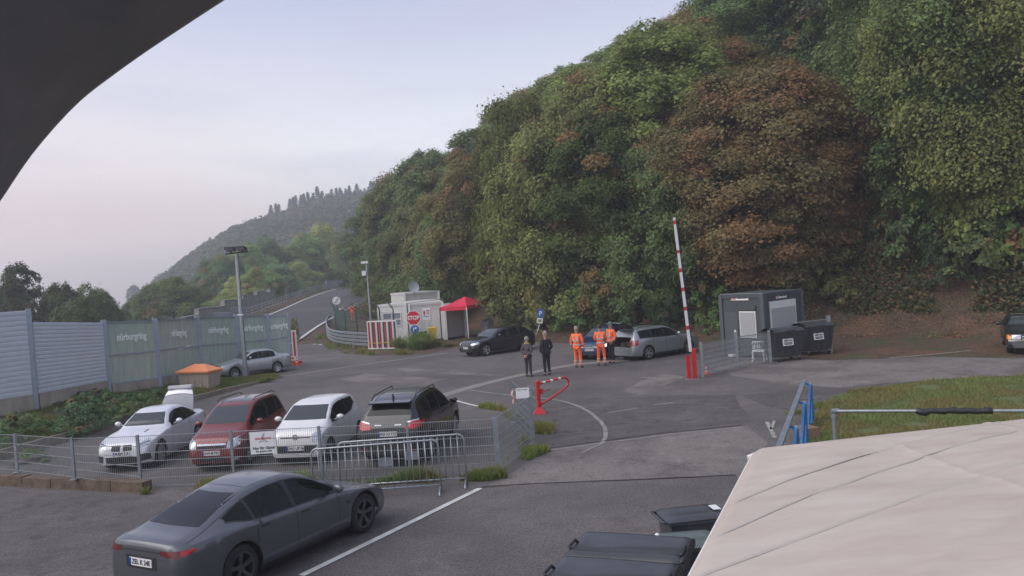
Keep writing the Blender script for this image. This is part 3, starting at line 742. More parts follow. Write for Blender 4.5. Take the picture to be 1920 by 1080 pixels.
m_bin = mat('anthracite_bin_plastic', (.055, .060, .068), .35, noise_amt=.25, noise_scale=3, bump=.08, bump_scale=6)
m_binfar = mat('black_container_plastic', (.040, .042, .050), .5, noise_amt=.25, noise_scale=3)
m_chair = mat('white_garden_plastic', (.70, .72, .76), .5)
m_green_steel = mat('dark_green_steel', (.05, .09, .085), .5, .2)
m_stone = mat('dry_stone', (.40, .39, .37), .95, col2=(.24, .24, .21), noise_scale=1.2, bump=.5, bump_scale=5)
m_wood = mat('weathered_board', (.30, .19, .13), .9, noise_amt=.4, noise_scale=12, bump=.4, stretch=(8, 1, 1))
m_hood = mat('dusty_black_housing', (.085, .100, .115), .6, col2=(.17, .165, .165), noise_scale=14, bump=.05, bump_scale=80)
m_orangecone = mat('cone_orange', (.70, .07, .03), .5)

# ================================================================== surface patches and markings
def poly(name, pts, z, m, wobble=.06): return sheet(name, wob(gp(pts), wobble, .5, len(pts)), z, m)
poly('worn_asphalt_strip', [(905, 916), (950, 893), (1000, 862), (1035, 842), (1180, 823), (1400, 799), (1440, 830), (1390, 905), (1378, 893), (1150, 903)], .010, m_asphalt_old)
poly('road', [(1330, 688), (1420, 671), (1560, 677), (1750, 670), (1900, 673), (2300, 652), (2350, 690), (1925, 704), (1700, 717), (1600, 729), (1480, 722), (1380, 706)], .010, m_asphalt_old, .1)
poly('tar_patch', [(1390, 742), (1440, 762), (1500, 772), (1545, 762), (1565, 744), (1640, 724), (1700, 715), (1560, 729), (1470, 733)], .014, m_asphalt_dark)
poly('asphalt_patch', [(1168, 735), (1200, 715), (1245, 701), (1292, 707), (1262, 716), (1240, 727), (1265, 731), (1200, 742)], .010, m_asphalt_old)
poly('tar_patch', [(960, 770), (1120, 745), (1380, 740), (1410, 790), (1180, 818), (1035, 836)], .010, m_asphalt_dark, .2)
poly('asphalt_patch', [(640, 712), (690, 700), (760, 705), (830, 712), (800, 722), (700, 722)], .010, m_asphalt_old, .15)
poly('asphalt_patch', [(740, 690), (860, 694), (960, 706), (860, 703), (760, 697)], .010, m_asphalt_old, .1)
poly('tar_patch', [(-400, 1000), (0, 920), (260, 935), (560, 960), (700, 1000), (880, 925), (560, 1085), (300, 1200), (-400, 1300)], .010, m_asphalt_dark, .1)
m_paint_old = mat('worn_road_paint', (.42, .41, .38), .9, col2=(.20, .19, .18), noise_scale=5, bump=.2)
m_seam = mat('pale_seam', (.27, .25, .23), .9, noise_amt=.4, noise_scale=6)
m_crack = mat('tar_seam', (.035, .033, .034), .8, noise_amt=.3)
m_arcpaint = mat('faded_arc_paint', (.30, .29, .27), .9, col2=(.17, .16, .15), noise_scale=3, bump=.2)
def groundstrip(name, pts, w, m, z=.018, jag=0.0):
    P = gp(pts); out = []
    for i in range(len(P)-1):
        k = max(1, int((P[i+1]-P[i]).length/.35))
        for j in range(k):
            q = P[i].lerp(P[i+1], j/k); out.append((q.x+rnd.uniform(-jag, jag), q.y+rnd.uniform(-jag, jag)))
    out.append((P[-1].x, P[-1].y)); return strip(name, out, w, z, m, zf=lambda x, y: 0)
def arc(pts, n=6):
    fx = pw([(i, p[0]) for i, p in enumerate(pts)]); fy = pw([(i, p[1]) for i, p in enumerate(pts)])
    return [(fx(i/n), fy(i/n)) for i in range((len(pts)-1)*n+1)]
groundstrip('parking_line', [(565, 1081), (780, 976), (900, 917)], .13, m_white)
groundstrip('parking_line', [(213, 1057), (238, 1051)], .14, m_white)
groundstrip('parking_line', arc([(852, 751), (890, 761), (935, 768), (958, 774)]), .12, m_white)
groundstrip('painted_arc', arc([(880, 732), (950, 741), (1040, 750), (1085, 763), (1115, 781), (1132, 800), (1136, 815), (1128, 833)]), .11, m_arcpaint, .018, .012)
groundstrip('painted_mark', [(1140, 775), (1170, 770), (1195, 766)], .10, m_seam, .018, .03)
groundstrip('painted_mark', [(1205, 708), (1240, 711)], .08, m_paint_old)
groundstrip('painted_mark', [(1438, 792), (1453, 822)], .10, m_paint_old)
groundstrip('painted_mark', [(1452, 790), (1446, 806)], .08, m_paint_old)
groundstrip('painted_mark', [(1130, 833), (1110, 842), (1090, 850)], .09, m_seam, .018, .02)
groundstrip('painted_mark', [(1225, 760), (1262, 756)], .08, m_paint_old)
groundstrip('painted_mark', [(1668, 672), (1750, 665), (1820, 658)], .12, m_paint_old)
groundstrip('track_stop_line', [(586, 646), (594, 646)], .2, m_white)
groundstrip('track_stop_line', [(598, 646), (603, 647)], .2, m_white)
groundstrip('pale_asphalt_band', arc([(765, 762), (830, 742), (900, 722), (980, 703), (1080, 684), (1180, 676)]), .55, m_seam, .014, .02)
groundstrip('pale_asphalt_band', arc([(500, 709), (560, 702), (680, 684), (775, 671), (840, 662)]), .30, m_seam, .014, .02)
groundstrip('asphalt_crack', [(905, 914), (1000, 908), (1100, 904), (1200, 900), (1380, 892)], .05, m_crack, .020, .015)
groundstrip('asphalt_crack', [(1030, 841), (1120, 829), (1250, 812), (1392, 798)], .045, m_crack, .020, .02)
groundstrip('pale_asphalt_band', [(1030, 845), (1120, 833), (1250, 816), (1390, 802)], .12, m_seam, .016, .02)

# right hand grass island
isl = [(1500, 1010), (1497, 830), (1520, 786), (1560, 747), (1620, 732), (1700, 719), (1800, 711), (1925, 705), (2250, 690), (2500, 900), (2300, 1100)]
sheet('grass_island', wob(gp(isl), .12, .5, 3), .035, m_grass)
def in_poly(x, y, P):
    c = False; j = len(P)-1
    for i in range(len(P)):
        if ((P[i].y > y) != (P[j].y > y)) and (x < (P[j].x-P[i].x)*(y-P[i].y)/(P[j].y-P[i].y)+P[i].x): c = not c
        j = i
    return c
def grass(name, P, n, hmin, hmax, seed, zf, col, turn, label, w=.012, clump=.5, thr=-.6):
    rs = np.random.RandomState(seed); bx = [min(p.x for p in P), max(p.x for p in P), min(p.y for p in P), max(p.y for p in P)]
    V = []; Tn = []; Tu = []
    tries = 0
    while len(V) < n and tries < n*8:
        tries += 1
        x = rs.uniform(bx[0], bx[1]); y = rs.uniform(bx[2], bx[3])
        if not in_poly(x, y, P): continue
        q = noise.noise(Vector((x*1.1, y*1.1, seed)))
        if q < thr+rs.uniform(0, .3): continue
        h = rs.uniform(hmin, hmax)*(1+clump*q*2); a = rs.uniform(0, 6.28); z = zf(x, y)
        dx, dy = math.cos(a)*w*(1+h*4), math.sin(a)*w*(1+h*4); lx, ly = rs.normal(size=2)*h*.4
        V.append([(x-dx, y-dy, z), (x+dx, y+dy, z), (x+lx, y+ly, z+h)]); Tn.append(rs.normal()*.2+.5+q*.3)
        t2 = noise.noise(Vector((x*.7+30, y*.7, seed))); Tu.append(np.clip((t2 > .1-turn*.4+rs.normal()*.1)*rs.uniform(.1, .7), 0, .8))
    V = np.array(V); n = len(V); me = bpy.data.meshes.new(name); me.vertices.add(n*3); me.vertices.foreach_set('co', V.reshape(-1))
    me.loops.add(n*3); me.loops.foreach_set('vertex_index', np.arange(n*3, dtype=np.int32)); me.polygons.add(n); me.polygons.foreach_set('loop_start', np.arange(0, n*3, 3, dtype=np.int32)); me.update(calc_edges=True)
    for k, v in (('tint', Tn), ('turn', Tu)):
        at = me.attributes.new(k, 'FLOAT', 'FACE'); at.data.foreach_set('value', np.clip(v, 0, 1).astype(np.float32))
    me.materials.append(m_leaf); o = link(bpy.data.objects.new(name, me)); o.color = (*col, 1); tag(o, label, 'grass', kind='stuff'); return o
GP = gp([(1500, 900), (1500, 828), (1522, 786), (1562, 748), (1620, 733), (1700, 720), (1800, 712), (1925, 706), (2050, 700), (2100, 800), (2000, 860)])
grass('island_grass', GP, 52000, .03, .10, 3, lambda x, y: .035, (.21, .25, .085), .35, 'short patchy grass on the island by the road', w=.010)

# left verge between the yard kerb and the noise barrier
KL = gp([(-420, 990), (-120, 897), (0, 862), (120, 828), (230, 793), (345, 757), (440, 731), (528, 708)])
BB = [G(-400, 850, .5), G(-130, 805, .5), G(68, 769, .4), G(205, 740, .35), G(300, 727, .25), G(376, 716, .12), G(430, 709, .05), G(524, 704.5, .03)]
KZ = [.26, .26, .26, .25, .24, .20, .14, .05]
rows = []
nU = 60
def along(P, t):
    k = t*(len(P)-1); i = min(int(k), len(P)-2); return P[i].lerp(P[i+1], k-i)
def verge_pt(t, v):
    a = along(KL, t); b = along(BB, t); kz = float(np.interp(t*7, range(8), KZ)); p = a.lerp(b, v)
    z = lerp(kz, b.z+.02, smooth(0, 1, v)) + .05*noise.noise(Vector((p.x*.9, p.y*.9, 2)))*math.sin(PI*v)
    return Vector((p.x, p.y, z))
mb = MB(); mb.grid([[verge_pt(i/nU, j/8) for j in range(9)] for i in range(nU+1)]); o = mb.build('planted_verge', m_verge, smooth=True); o['kind'] = 'structure'
mb = MB()
for i in range(len(KL)-1):
    a, b = KL[i], KL[i+1]; L = (b-a).length; k = max(1, round(L/1.0)); n_ = Vector(((b-a).y, -(b-a).x, 0)).normalized()
    for j in range(k):
        p, q = a.lerp(b, (j+.012)/k), a.lerp(b, (j+.988)/k); z0, z1 = lerp(KZ[i], KZ[i+1], j/k)+.03, lerp(KZ[i], KZ[i+1], (j+1)/k)+.03
        s_ = n_*.10
        mb.add([p+s_-Vector((0, 0, .05)), q+s_-Vector((0, 0, .05)), q-s_*.4-Vector((0, 0, .05)), p-s_*.4-Vector((0, 0, .05)), p+s_*.8+Vector((0, 0, z0)), q+s_*.8+Vector((0, 0, z1)), q-s_*.4+Vector((0, 0, z1)), p-s_*.4+Vector((0, 0, z0))],
               [(0, 1, 5, 4), (1, 2, 6, 5), (2, 3, 7, 6), (3, 0, 4, 7), (4, 5, 6, 7)])
o = mb.build('kerb', m_kerb); o['kind'] = 'structure'
def vergegrass():
    rs = np.random.RandomState(9); V = []; Tn = []; Tu = []
    while len(V) < 42000:
        t = rs.rand()**.9*.96+.03; v = rs.uniform(.03, .99); p = verge_pt(t, v)
        if p.x < -21: continue
        q = noise.noise(Vector((p.x*.8, p.y*.8, 4)))
        if q < -.12+rs.uniform(-.15, .15) and t < .8: continue
        h = rs.uniform(.04, .13)*(1+q); a = rs.uniform(0, 6.28); w = .014
        lx, ly = rs.normal(size=2)*h*.5
        V.append([(p.x-math.cos(a)*w, p.y-math.sin(a)*w, p.z-.01), (p.x+math.cos(a)*w, p.y+math.sin(a)*w, p.z-.01), (p.x+lx, p.y+ly, p.z+h)]); Tn.append(.5+rs.normal()*.2+q*.3)
        Tu.append((noise.noise(Vector((p.x*.6+9, p.y*.6, 1))) > .22)*rs.uniform(0, .6))
    V = np.array(V); n = len(V); me = bpy.data.meshes.new('verge_grass'); me.vertices.add(n*3); me.vertices.foreach_set('co', V.reshape(-1))
    me.loops.add(n*3); me.loops.foreach_set('vertex_index', np.arange(n*3, dtype=np.int32)); me.polygons.add(n); me.polygons.foreach_set('loop_start', np.arange(0, n*3, 3, dtype=np.int32)); me.update(calc_edges=True)
    for k, v in (('tint', Tn), ('turn', Tu)):
        at = me.attributes.new(k, 'FLOAT', 'FACE'); at.data.foreach_set('value', np.clip(v, 0, 1).astype(np.float32))
    me.materials.append(m_leaf); o = link(bpy.data.objects.new('verge_grass', me)); o.color = (.15, .19, .06, 1); tag(o, 'weedy grass and ivy on the verge along the barrier', 'grass', kind='stuff')
vergegrass()
SHR = [((35, 822), .75, .85, 'dark leafy shrub behind the second fence post from the left'), ((63, 812), .6, .7, 'shrub right of the dark leafy one near the left fence posts'), ((160, 800), 1.15, 1.0, 'largest green shrub in the middle of the verge'), ((190, 776), .9, .9, 'shrub growing behind the largest one on the verge'),
       ((135, 790), .7, .6, 'low shrub at the left foot of the largest one'), ((168, 756), 1.2, .6, 'spreading ivy shrub against the concrete plinth'), ((110, 765), .7, .35, 'flat ivy clump below the first barrier post'), ((240, 778), .5, .5, 'pale leafy weed clump left of the coupe'), ((268, 765), .6, .65, 'bright green shrub behind the white coupe'),
       ((296, 748), .7, .5, 'shrub below the second glass panel'), ((235, 752), .8, .4, 'low shrub beside the steel post at the glass'), ((10, 832), .6, .5, 'shrub at the left edge by the kerb'), ((325, 742), .6, .4, 'dry shrub left of the grit bin'), ((60, 845), .6, .35, 'weed clump on the yard side of the kerb corner')]
for (px, py), r, h, lb in SHR:
    p = G(px, py, .3); v = BUSHV[rnd.randrange(2)]
    z = 0.02 if 'yard side' in lb else .26
    tree(v, p.x, p.y, z, h*.9, r*.72, (.12, .21, .095) if rnd.random() < .7 else (.17, .26, .11), 'verge_shrub', lb, None, .1)
for (px, py), r, h, lb in [((482, 694), .35, 1.0, 'small reddish green sapling by the silver saloon'), ((553, 640), .45, 1.8, 'slim yellow green sapling behind the glass barrier')]:
    p = G(px, py, 0); o = tree(BUSHV[1], p.x, p.y, 0, h, r, (.20, .13, .05) if 'reddish' in lb else (.22, .25, .05), 'sapling', lb, None, .05)
o = bpy.data.objects['sapling.001'] if 'sapling.001' in bpy.data.objects else None
# weeds along the fence and at the edges
def weedband(name, pts, w, n, h, seed, col, label, turn=.4, z=.012):
    P = gp(pts); L = []
    a = off([(p.x, p.y) for p in P], w/2); b = off([(p.x, p.y) for p in P], -w/2)
    poly_ = [Vector((*p, 0)) for p in a]+[Vector((*p, 0)) for p in reversed(b)]
    poly_ = wob(poly_, w*.7, .25, seed)
    grass(name, poly_, n, h*.35, h, seed, lambda x, y: z, col, turn, label, w=.013, clump=1.3, thr=-.02)
weedband('fence_weeds', [(270, 925), (440, 920), (600, 912), (760, 905), (900, 900), (935, 893)], .5, 5200, .16, 21, (.17, .24, .07), 'weeds growing under the mesh fence behind the grey saloon')
weedband('corner_weeds', [(935, 893), (1000, 845), (1016, 815), (1008, 795)], .6, 4200, .13, 22, (.20, .27, .07), 'bright weeds round the fence corner', .3)
weedband('line_weeds', [(905, 764), (950, 774), (975, 790)], .35, 1500, .12, 23, (.22, .29, .07), 'grass tuft on the white line by the fence corner', .2)
weedband('edge_grass', [(604, 628), (616, 643), (640, 656), (700, 662), (790, 662)], 1.5, 9000, .22, 24, (.19, .25, .08), 'grass fringe in front of the guardrail', .3)
weedband('edge_grass', [(735, 655), (770, 652), (800, 654)], 1.6, 4000, .5, 25, (.16, .23, .07), 'tall weeds below the stop sign', .2)
weedband('edge_grass', [(800, 652), (860, 646), (905, 640)], 1.6, 3500, .18, 26, (.18, .20, .08), 'grass in front of the pavilion tent', .4)
weedband('verge_tip_grass', [(470, 722), (500, 714), (524, 707)], .7, 1500, .12, 27, (.19, .24, .07), 'grass at the tip of the verge', .3, .08)
weedband('edge_grass', [(1500, 778), (1530, 765), (1562, 752), (1640, 733)], .5, 2600, .10, 28, (.19, .23, .08), 'thin grass creeping over the asphalt edge', .3)

# ================================================================== noise barrier
posts = [(-90, 797, .45, 583), (68, 770, .40, 604), (205, 741, .35, 604), (300, 727, .25, 601), (378, 709, .12, 596), (450, 697, .05, 593), (508, 689, 0, 592), (547, 684, 0, 590)]
bar = thing('noise_barrier', 'long noise barrier of grey metal slats and five lettered green glass panels', 'barrier', G(205, 741, .35))
PB = []
for px, py, z, yt in posts:
    b = G(px, py, z); PB.append((b, AtY(px-8, yt, b.y).z))
Zm = {3: None}
for k, (b, zt) in enumerate(PB):
    zt2 = zt
    if k == 1: zt2 = AtY(60, 583, b.y).z
    mb = MB(); w = .2 if k < 7 else .12
    mb.box((b.x, b.y, (b.z-.3+zt2)/2+.05), (w, w, zt2-b.z+.4), .55); mb.build('post', m_post, bar, world=True)
for k in range(7):
    (a, za), (b, zb) = PB[k], PB[k+1]
    if k == 0: za = zb = AtY(30, 583, 31).z
    d = (b-a); d.z = 0; L = d.length; u = d.normalized(); nrm = Vector((u.y, -u.x, 0))
    a2 = a+u*.12; b2 = b-u*.12
    ph = .62 if k < 2 else (.42 if k < 4 else .34)
    mb = MB(); mb.add([a2-nrm*.09+Vector((0, 0, -.3)), b2-nrm*.09+Vector((0, 0, -.3)), b2+nrm*.09+Vector((0, 0, -.3)), a2+nrm*.09+Vector((0, 0, -.3)),
                       a2-nrm*.09+Vector((0, 0, ph)), b2-nrm*.09+Vector((0, 0, ph)), b2+nrm*.09+Vector((0, 0, ph)), a2+nrm*.09+Vector((0, 0, ph))],
                      [(0, 1, 5, 4), (1, 2, 6, 5), (2, 3, 7, 6), (3, 0, 4, 7), (4, 5, 6, 7)]); mb.build('plinth', m_conc, bar, world=True)
    if k < 2:
        n_s = 17
        for i in range(n_s):
            z0a = lerp(a.z+ph+.01, za, i/n_s); z1a = lerp(a.z+ph+.01, za, (i+.945)/n_s); z0b = lerp(b.z+ph+.01, zb, i/n_s); z1b = lerp(b.z+ph+.01, zb, (i+.945)/n_s)
            mb = MB(); f = nrm*.052; g_ = nrm*.040; bk = nrm*-.05
            P = lambda p, o_, z: (p.x+o_.x, p.y+o_.y, z)
            mb.add([P(a2, g_, z0a), P(b2, g_, z0b), P(b2, f, lerp(z0b, z1b, .35)), P(a2, f, lerp(z0a, z1a, .35)), P(a2, f, lerp(z0a, z1a, .8)), P(b2, f, lerp(z0b, z1b, .8)), P(a2, g_, z1a), P(b2, g_, z1b), P(a2, bk, z1a), P(b2, bk, z1b), P(a2, bk, z0a), P(b2, bk, z0b)],
                   [(0, 1, 2, 3), (3, 2, 5, 4), (4, 5, 7, 6), (6, 7, 9, 8), (8, 9, 11, 10), (10, 11, 1, 0)]); mb.build('slat', m_slat, bar, world=True)
    else:
        zma = AtY(posts[k][0], {2: 667, 3: 657, 4: 648, 5: 642, 6: 636}[k], a.y).z; zmb = AtY(posts[k+1][0], {2: 657, 3: 648, 4: 642, 5: 636, 6: 630}[k], b.y).z
        def pane(z0a, z0b, z1a, z1b):
            mb = MB(); f = nrm*.02
            mb.add([(a2.x+s_*f.x, a2.y+s_*f.y, z) if e == 0 else (b2.x+s_*f.x, b2.y+s_*f.y, z) for s_ in (1, -1) for e, z in ((0, z0a), (1, z0b), (1, z1b), (0, z1a))],
                   [(0, 1, 2, 3), (7, 6, 5, 4), (0, 4, 5, 1), (1, 5, 6, 2), (2, 6, 7, 3), (3, 7, 4, 0)]); return mb.build('glass_pane', m_glass, bar, world=True)
        pane(a.z+ph+.06, b.z+ph+.06, zma-.05, zmb-.05)
        up = pane(zma+.05, zmb+.05, za-.06, zb-.06)
        for (p0, p1) in (((a2.x, a2.y, zma), (b2.x, b2.y, zmb)), ((a2.x, a2.y, za-.02), (b2.x, b2.y, zb-.02)), ((a2.x, a2.y, a.z+ph+.03), (b2.x, b2.y, b.z+ph+.03))):
            MB().beam(p0, p1, .12, .07).build('rail', m_post, bar, world=True)
        c = (a2+b2)/2+nrm*.045; c.z = lerp((zma+zmb)/2, (za+zb)/2, .52)
        dx = Vector((b2.x-a2.x, b2.y-a2.y, (zmb-zma)))
        text('nürburgring', .44, m_letter, up, c-bar.location, dx, (0, 0, 1), .012, .012, sx=(.74, .72, .70, .62, .50)[k-2])

# ================================================================== lamp posts
def mast(name, label, px, py, ptop, r, zb=0.0):
    b = G(px, py, zb); zt = CAMZ+(b.y*0+ (509+.07*(960-px)-ptop)*b.y/FPX)
    t = thing(name, label, 'lamp post', b); mb = MB(); mb.cyl((0, 0, -.2), (0, 0, zt-zb), r, r*.72, 12); mb.build('pole', m_galv, t, smooth=True, ang=40)
    mb = MB(); mb.cyl((0, 0, -.05), (0, 0, .5), r*1.45, r*1.35, 12); mb.build('pole_foot', m_galv_d, t, smooth=True, ang=40)
    return t, zt-zb
t, H = mast('floodlight_mast', 'tall galvanised mast with twin floodlights beside the silver saloon', 461, 706, 474, .12, .1)
MB().beam((-.55, 0, H), (.58, 0, H+.05), .07, .07).build('crossbar', m_black, t)
for sx in (-.24, .30):
    mb = MB(); mb.box((sx, -.18, H+.22), (.46, .5, .12), m=Matrix.Rotation(R(-12), 4, 'X')); mb.box((sx, -.05, H+.1), (.08, .08, .2)); h_ = mb.build('floodlight', m_black, t)
    mb = MB(); mb.box((sx, -.18, H+.148), (.40, .42, .02), m=Matrix.Rotation(R(-12), 4, 'X')); mb.build('lens', mat('lamp_glass', (.5, .52, .55), .2), h_)
mb = MB(); mb.box((0, -.13, 3.1), (.3, .02, .07)); mb.build('name_plate', m_sign_w, t)
t, H = mast('camera_mast', 'slim galvanised mast with white camera box near the striped lattice gate', 698, 640, 492, .085)
mb = MB(); mb.box((-.12, -.1, H+.03), (.5, .22, .16)); mb.build('camera_box', m_sign_w, t)
mb = MB(); mb.box((-.22, -.1, H-.75), (.3, .2, .34)); mb.cyl((-.22, -.1, H-.95), (-.22, -.1, H-.9), .1, .13, 10); mb.build('dome_camera', m_sign_w, t)

# ================================================================== grit bin
c = G(376, 728, .12); gb = thing('grit_bin', 'beige grit bin with an orange lid at the barrier', 'grit bin', c, -.35)
mb = MB(); mb.add([(sx*(.84-.10*(1-k)), sy*(.42-.07*(1-k)), -.1+k*.85) for k in (0, 1) for sx, sy in ((-1, -1), (1, -1), (1, 1), (-1, 1))], [(0, 1, 5, 4), (1, 2, 6, 5), (2, 3, 7, 6), (3, 0, 4, 7), (3, 2, 1, 0), (4, 5, 6, 7)])
for sx in (-.4, 0, .4): mb.box((sx, -.40, .35), (.08, .04, .6))
mb.build('box', m_beige, gb)
mb = MB(); mb.add([(-.92, -.5, .75), (.92, -.5, .75), (.92, .5, .75), (-.92, .5, .75), (-.92, -.5, .82), (.92, -.5, .82), (.92, .5, .82), (-.92, .5, .82), (-.28, .05, 1.10), (.28, .05, 1.10)],
              [(0, 1, 5, 4), (1, 2, 6, 5), (2, 3, 7, 6), (3, 0, 4, 7), (3, 2, 1, 0), (4, 5, 9, 8), (5, 6, 9), (6, 7, 8, 9), (7, 4, 8)]); mb.build('lid', m_orange, gb)

# ================================================================== mesh fence round the yard
fp = [(-90, 878, .30), (33, 886, .28), (140, 899, .26), (265, 917, 0), (440, 909, 0), (605, 903, 0), (770, 897, 0), (935, 889, 0), (1000, 834, 0), (964, 793, 0)]
FZ = 1.22
fence = thing('mesh_fence', 'galvanised double rod mesh fence running in front of the parked cars to the gate corner', 'fence', G(265, 917))
FP_ = [G(a, b, z) for a, b, z in fp]
for i, p in enumerate(FP_):
    w = .11 if i in (7, 8) else .06; zt = FZ+(.28 if i == 8 else .03)
    mb = MB(); mb.box((p.x, p.y, (zt+p.z)/2), (w, .06, zt-p.z)); mb.box((p.x, p.y, p.z+.01), (w+.1, .18, .02)); mb.build('post', m_galv_d, fence, world=True)
def mesh_panel(a, b, zt, zb, m=m_galv, dv=.05, dh=.2, rv=.0035, rh=.0065, parent=None, name='mesh_panel'):
    mb = MB(); L = (Vector((b.x, b.y, 0))-Vector((a.x, a.y, 0))).length; n = max(2, int(L/dv)); u = Vector((b.x-a.x, b.y-a.y, 0)).normalized(); nn = Vector((u.y, -u.x, 0))
    for k in range(n+1):
        p = Vector((a.x, a.y, 0)).lerp(Vector((b.x, b.y, 0)), k/n); z0 = lerp(zb[0], zb[1], k/n); z1 = lerp(zt[0], zt[1], k/n)
        mb.add([(p.x-u.x*rv, p.y-u.y*rv, z0), (p.x+u.x*rv, p.y+u.y*rv, z0), (p.x+nn.x*rv, p.y+nn.y*rv, z0), (p.x-u.x*rv, p.y-u.y*rv, z1), (p.x+u.x*rv, p.y+u.y*rv, z1), (p.x+nn.x*rv, p.y+nn.y*rv, z1)], [(0, 1, 4, 3), (1, 2, 5, 4), (2, 0, 3, 5)])
    H = zt[0]-zb[0]; m_ = max(2, int(round(H/dh)))
    for k in range(m_+1):
        f = k/m_; mb.beam((a.x, a.y, lerp(zb[0], zt[0], f)), (b.x, b.y, lerp(zb[1], zt[1], f)), rh*2.2, rh*2)
    return mb.build(name, m, parent, world=True, fix=False)
for i in range(len(FP_)-1):
    a, b = FP_[i], FP_[i+1]; u = (b-a).normalized()*.02
    mesh_panel(a+u, b-u, (FZ, FZ), (a.z+.06, b.z+.06), parent=fence)
# stone footing under the left part of the fence
A0, B0 = G(-200, 902, 0), G(268, 925, 0)
mb = MB(); L = (B0-A0).length; n = 9
wall = thing('low_kerb_wall', 'low mossy brown stone kerb carrying the left end of the mesh fence', 'kerb wall', A0)
u = (B0-A0)/L; nn = Vector((-u.y, u.x, 0))
for k in range(n):
    p = A0+u*(L*(k+.5)/n)+nn*.14; hh = .25+rnd.uniform(-.02, .02); mb = MB(); mb.box((p.x, p.y, hh/2), (L/n-.02, .28+rnd.uniform(-.02, .02), hh), math.atan2(u.y, u.x)); mb.build('stone', mat('mossy_brown_stone', (.17, .12, .085), .95, col2=(.075, .055, .04), noise_scale=5, bump=.6, bump_scale=14), wall, world=True)
# white notice on the fence
c = (FP_[4]+(FP_[5]-FP_[4])*.37); sgn = thing('notice_board', 'white parking notice hung on the mesh fence between the red and white cars', 'sign', (c.x, c.y-.03, .72))
mb = MB(); mb.box((0, 0, .22), (.60, .012, .50)); mb.build('board', m_sign_w, sgn)
text('Nur für Gäste', .085, m_ink, sgn, (0, -.009, .10), (1, 0, 0), (0, 0, 1), .003, .002); text('for guests only', .06, m_ink, sgn, (0, -.009, .03), (1, 0, 0), (0, 0, 1), .003, .001)
text('nordkurve', .085, m_redink, sgn, (0, -.009, .32), (1, 0, 0), (0, 0, 1), .003, .002)
mb = MB(); mb.tube([(-.1, -.008, .23), (-.06, -.008, .26), (.06, -.008, .26), (.1, -.008, .23)], .006, 5); mb.tube([(0, -.008, .29), (.0, -.008, .38), (.04, -.008, .43)], .007, 5); mb.build('emblem', m_ink, sgn)
c = FP_[8]; s2 = thing('small_sign', 'small white sign board fixed to the fence corner post', 'sign', (c.x-.18, c.y-.04, 1.20))
mb = MB(); mb.box((0, 0, .13), (.34, .015, .26)); mb.build('board', m_sign_w, s2); text('Einfahrt freihalten', .035, m_ink, s2, (0, -.012, .22), (1, 0, 0), (0, 0, 1), .003)
mb = MB(); mb.tube([(c.x-.42, c.y, 1.42), (c.x-.45, c.y, 1.3), (c.x-.41, c.y, 1.2), (c.x-.44, c.y, 1.08)], [.03, .035, .02, .03], 6); o = mb.build('warning_tape', mat('red_white_tape', (.6, .03, .03), .5, col2=(.75, .73, .7), noise_scale=14)); tag(o, 'red and white warning tape tied beside the small sign', 'tape')

# crowd barriers
def crowd_barrier(a, b, label, H=1.10):
    a = Vector(a); b = Vector(b); t = thing('crowd_barrier', label, 'barrier', a, math.atan2((b-a).y, (b-a).x), group='galvanised crowd barriers in front of the mesh fence'); L = (b-a).length
    mb = MB(); r = .13; pts = []
    for cx, cz, a0 in ((r, .2+0, PI*1.5), ):
        pass
    path = [(0, 0, 0), (0, 0, H-r)]+[(r-r*math.cos(k*PI/8), 0, H-r+r*math.sin(k*PI/8)) for k in range(1, 5)]+[(L-r+r*math.sin(k*PI/8), 0, H-r+r*math.cos(k*PI/8)) for k in range(1, 5)]+[(L, 0, 0)]
    mb.tube(path, .019, 8); mb.tube([(0, 0, .18), (L, 0, .18)], .017, 8); mb.build('frame', m_galv, t, smooth=True)
    for k in range(1, 19): mb = MB(); mb.cyl((L*k/19, 0, .18), (L*k/19, 0, H-.01), .0085, n=6); mb.build('bar', m_galv, t, smooth=True)
    for x in (.02, L-.02): mb = MB(); mb.tube([(x, -.3, .0), (x, -.28, .06), (x, 0, .14), (x, .28, .06), (x, .3, 0)], .017, 6); mb.build('foot', m_galv, t, smooth=True)
    mb = MB(); mb.box((L*.42, 0, .72), (.3, .012, .18)); mb.build('name_plate', m_galv_d, t)
crowd_barrier(G(828, 925), G(590, 943), 'front crowd barrier leaning before the fence, left of the other')
crowd_barrier(G(876, 912), G(640, 927), 'rear crowd barrier standing nearer the mesh fence')

# ================================================================== red swing barrier
c = G(1012, 776); t = thing('swing_barrier', 'red tubular swing barrier with white bands beside the fence corner', 'barrier', c)
mb = MB(); mb.cyl((0, 0, .1), (0, 0, 1.0), .062, n=16); mb.cyl((0, 0, 1.0), (0, 0, 1.03), .068, .05, 16); mb.build('post', m_red, t, smooth=True, ang=40)
mb = MB(); mb.add([(-.2, -.16, .0), (.2, -.16, .0), (.2, .16, 0), (-.2, .16, 0), (-.2, -.16, .02), (.2, -.16, .02), (.2, .16, .02), (-.2, .16, .02), (-.06, -.06, .2), (.06, -.06, .2), (.06, .06, .2), (-.06, .06, .2)],
              [(0, 1, 5, 4), (1, 2, 6, 5), (2, 3, 7, 6), (3, 0, 4, 7), (4, 5, 9, 8), (5, 6, 10, 9), (6, 7, 11, 10), (7, 4, 8, 11), (8, 9, 10, 11)]); mb.build('base_plate', m_red, t)
arm = [(.03, 0, .92), (.5, .28, .97), (.82, .46, 1.0), (.93, .53, .96), (.98, .56, .86), (.94, .54, .74), (.82, .47, .64), (.4, .22, .42), (.04, 0, .28)]
mb = MB(); mb.tube(arm, .035, 10); ar = mb.build('arm', m_red, t, smooth=True)
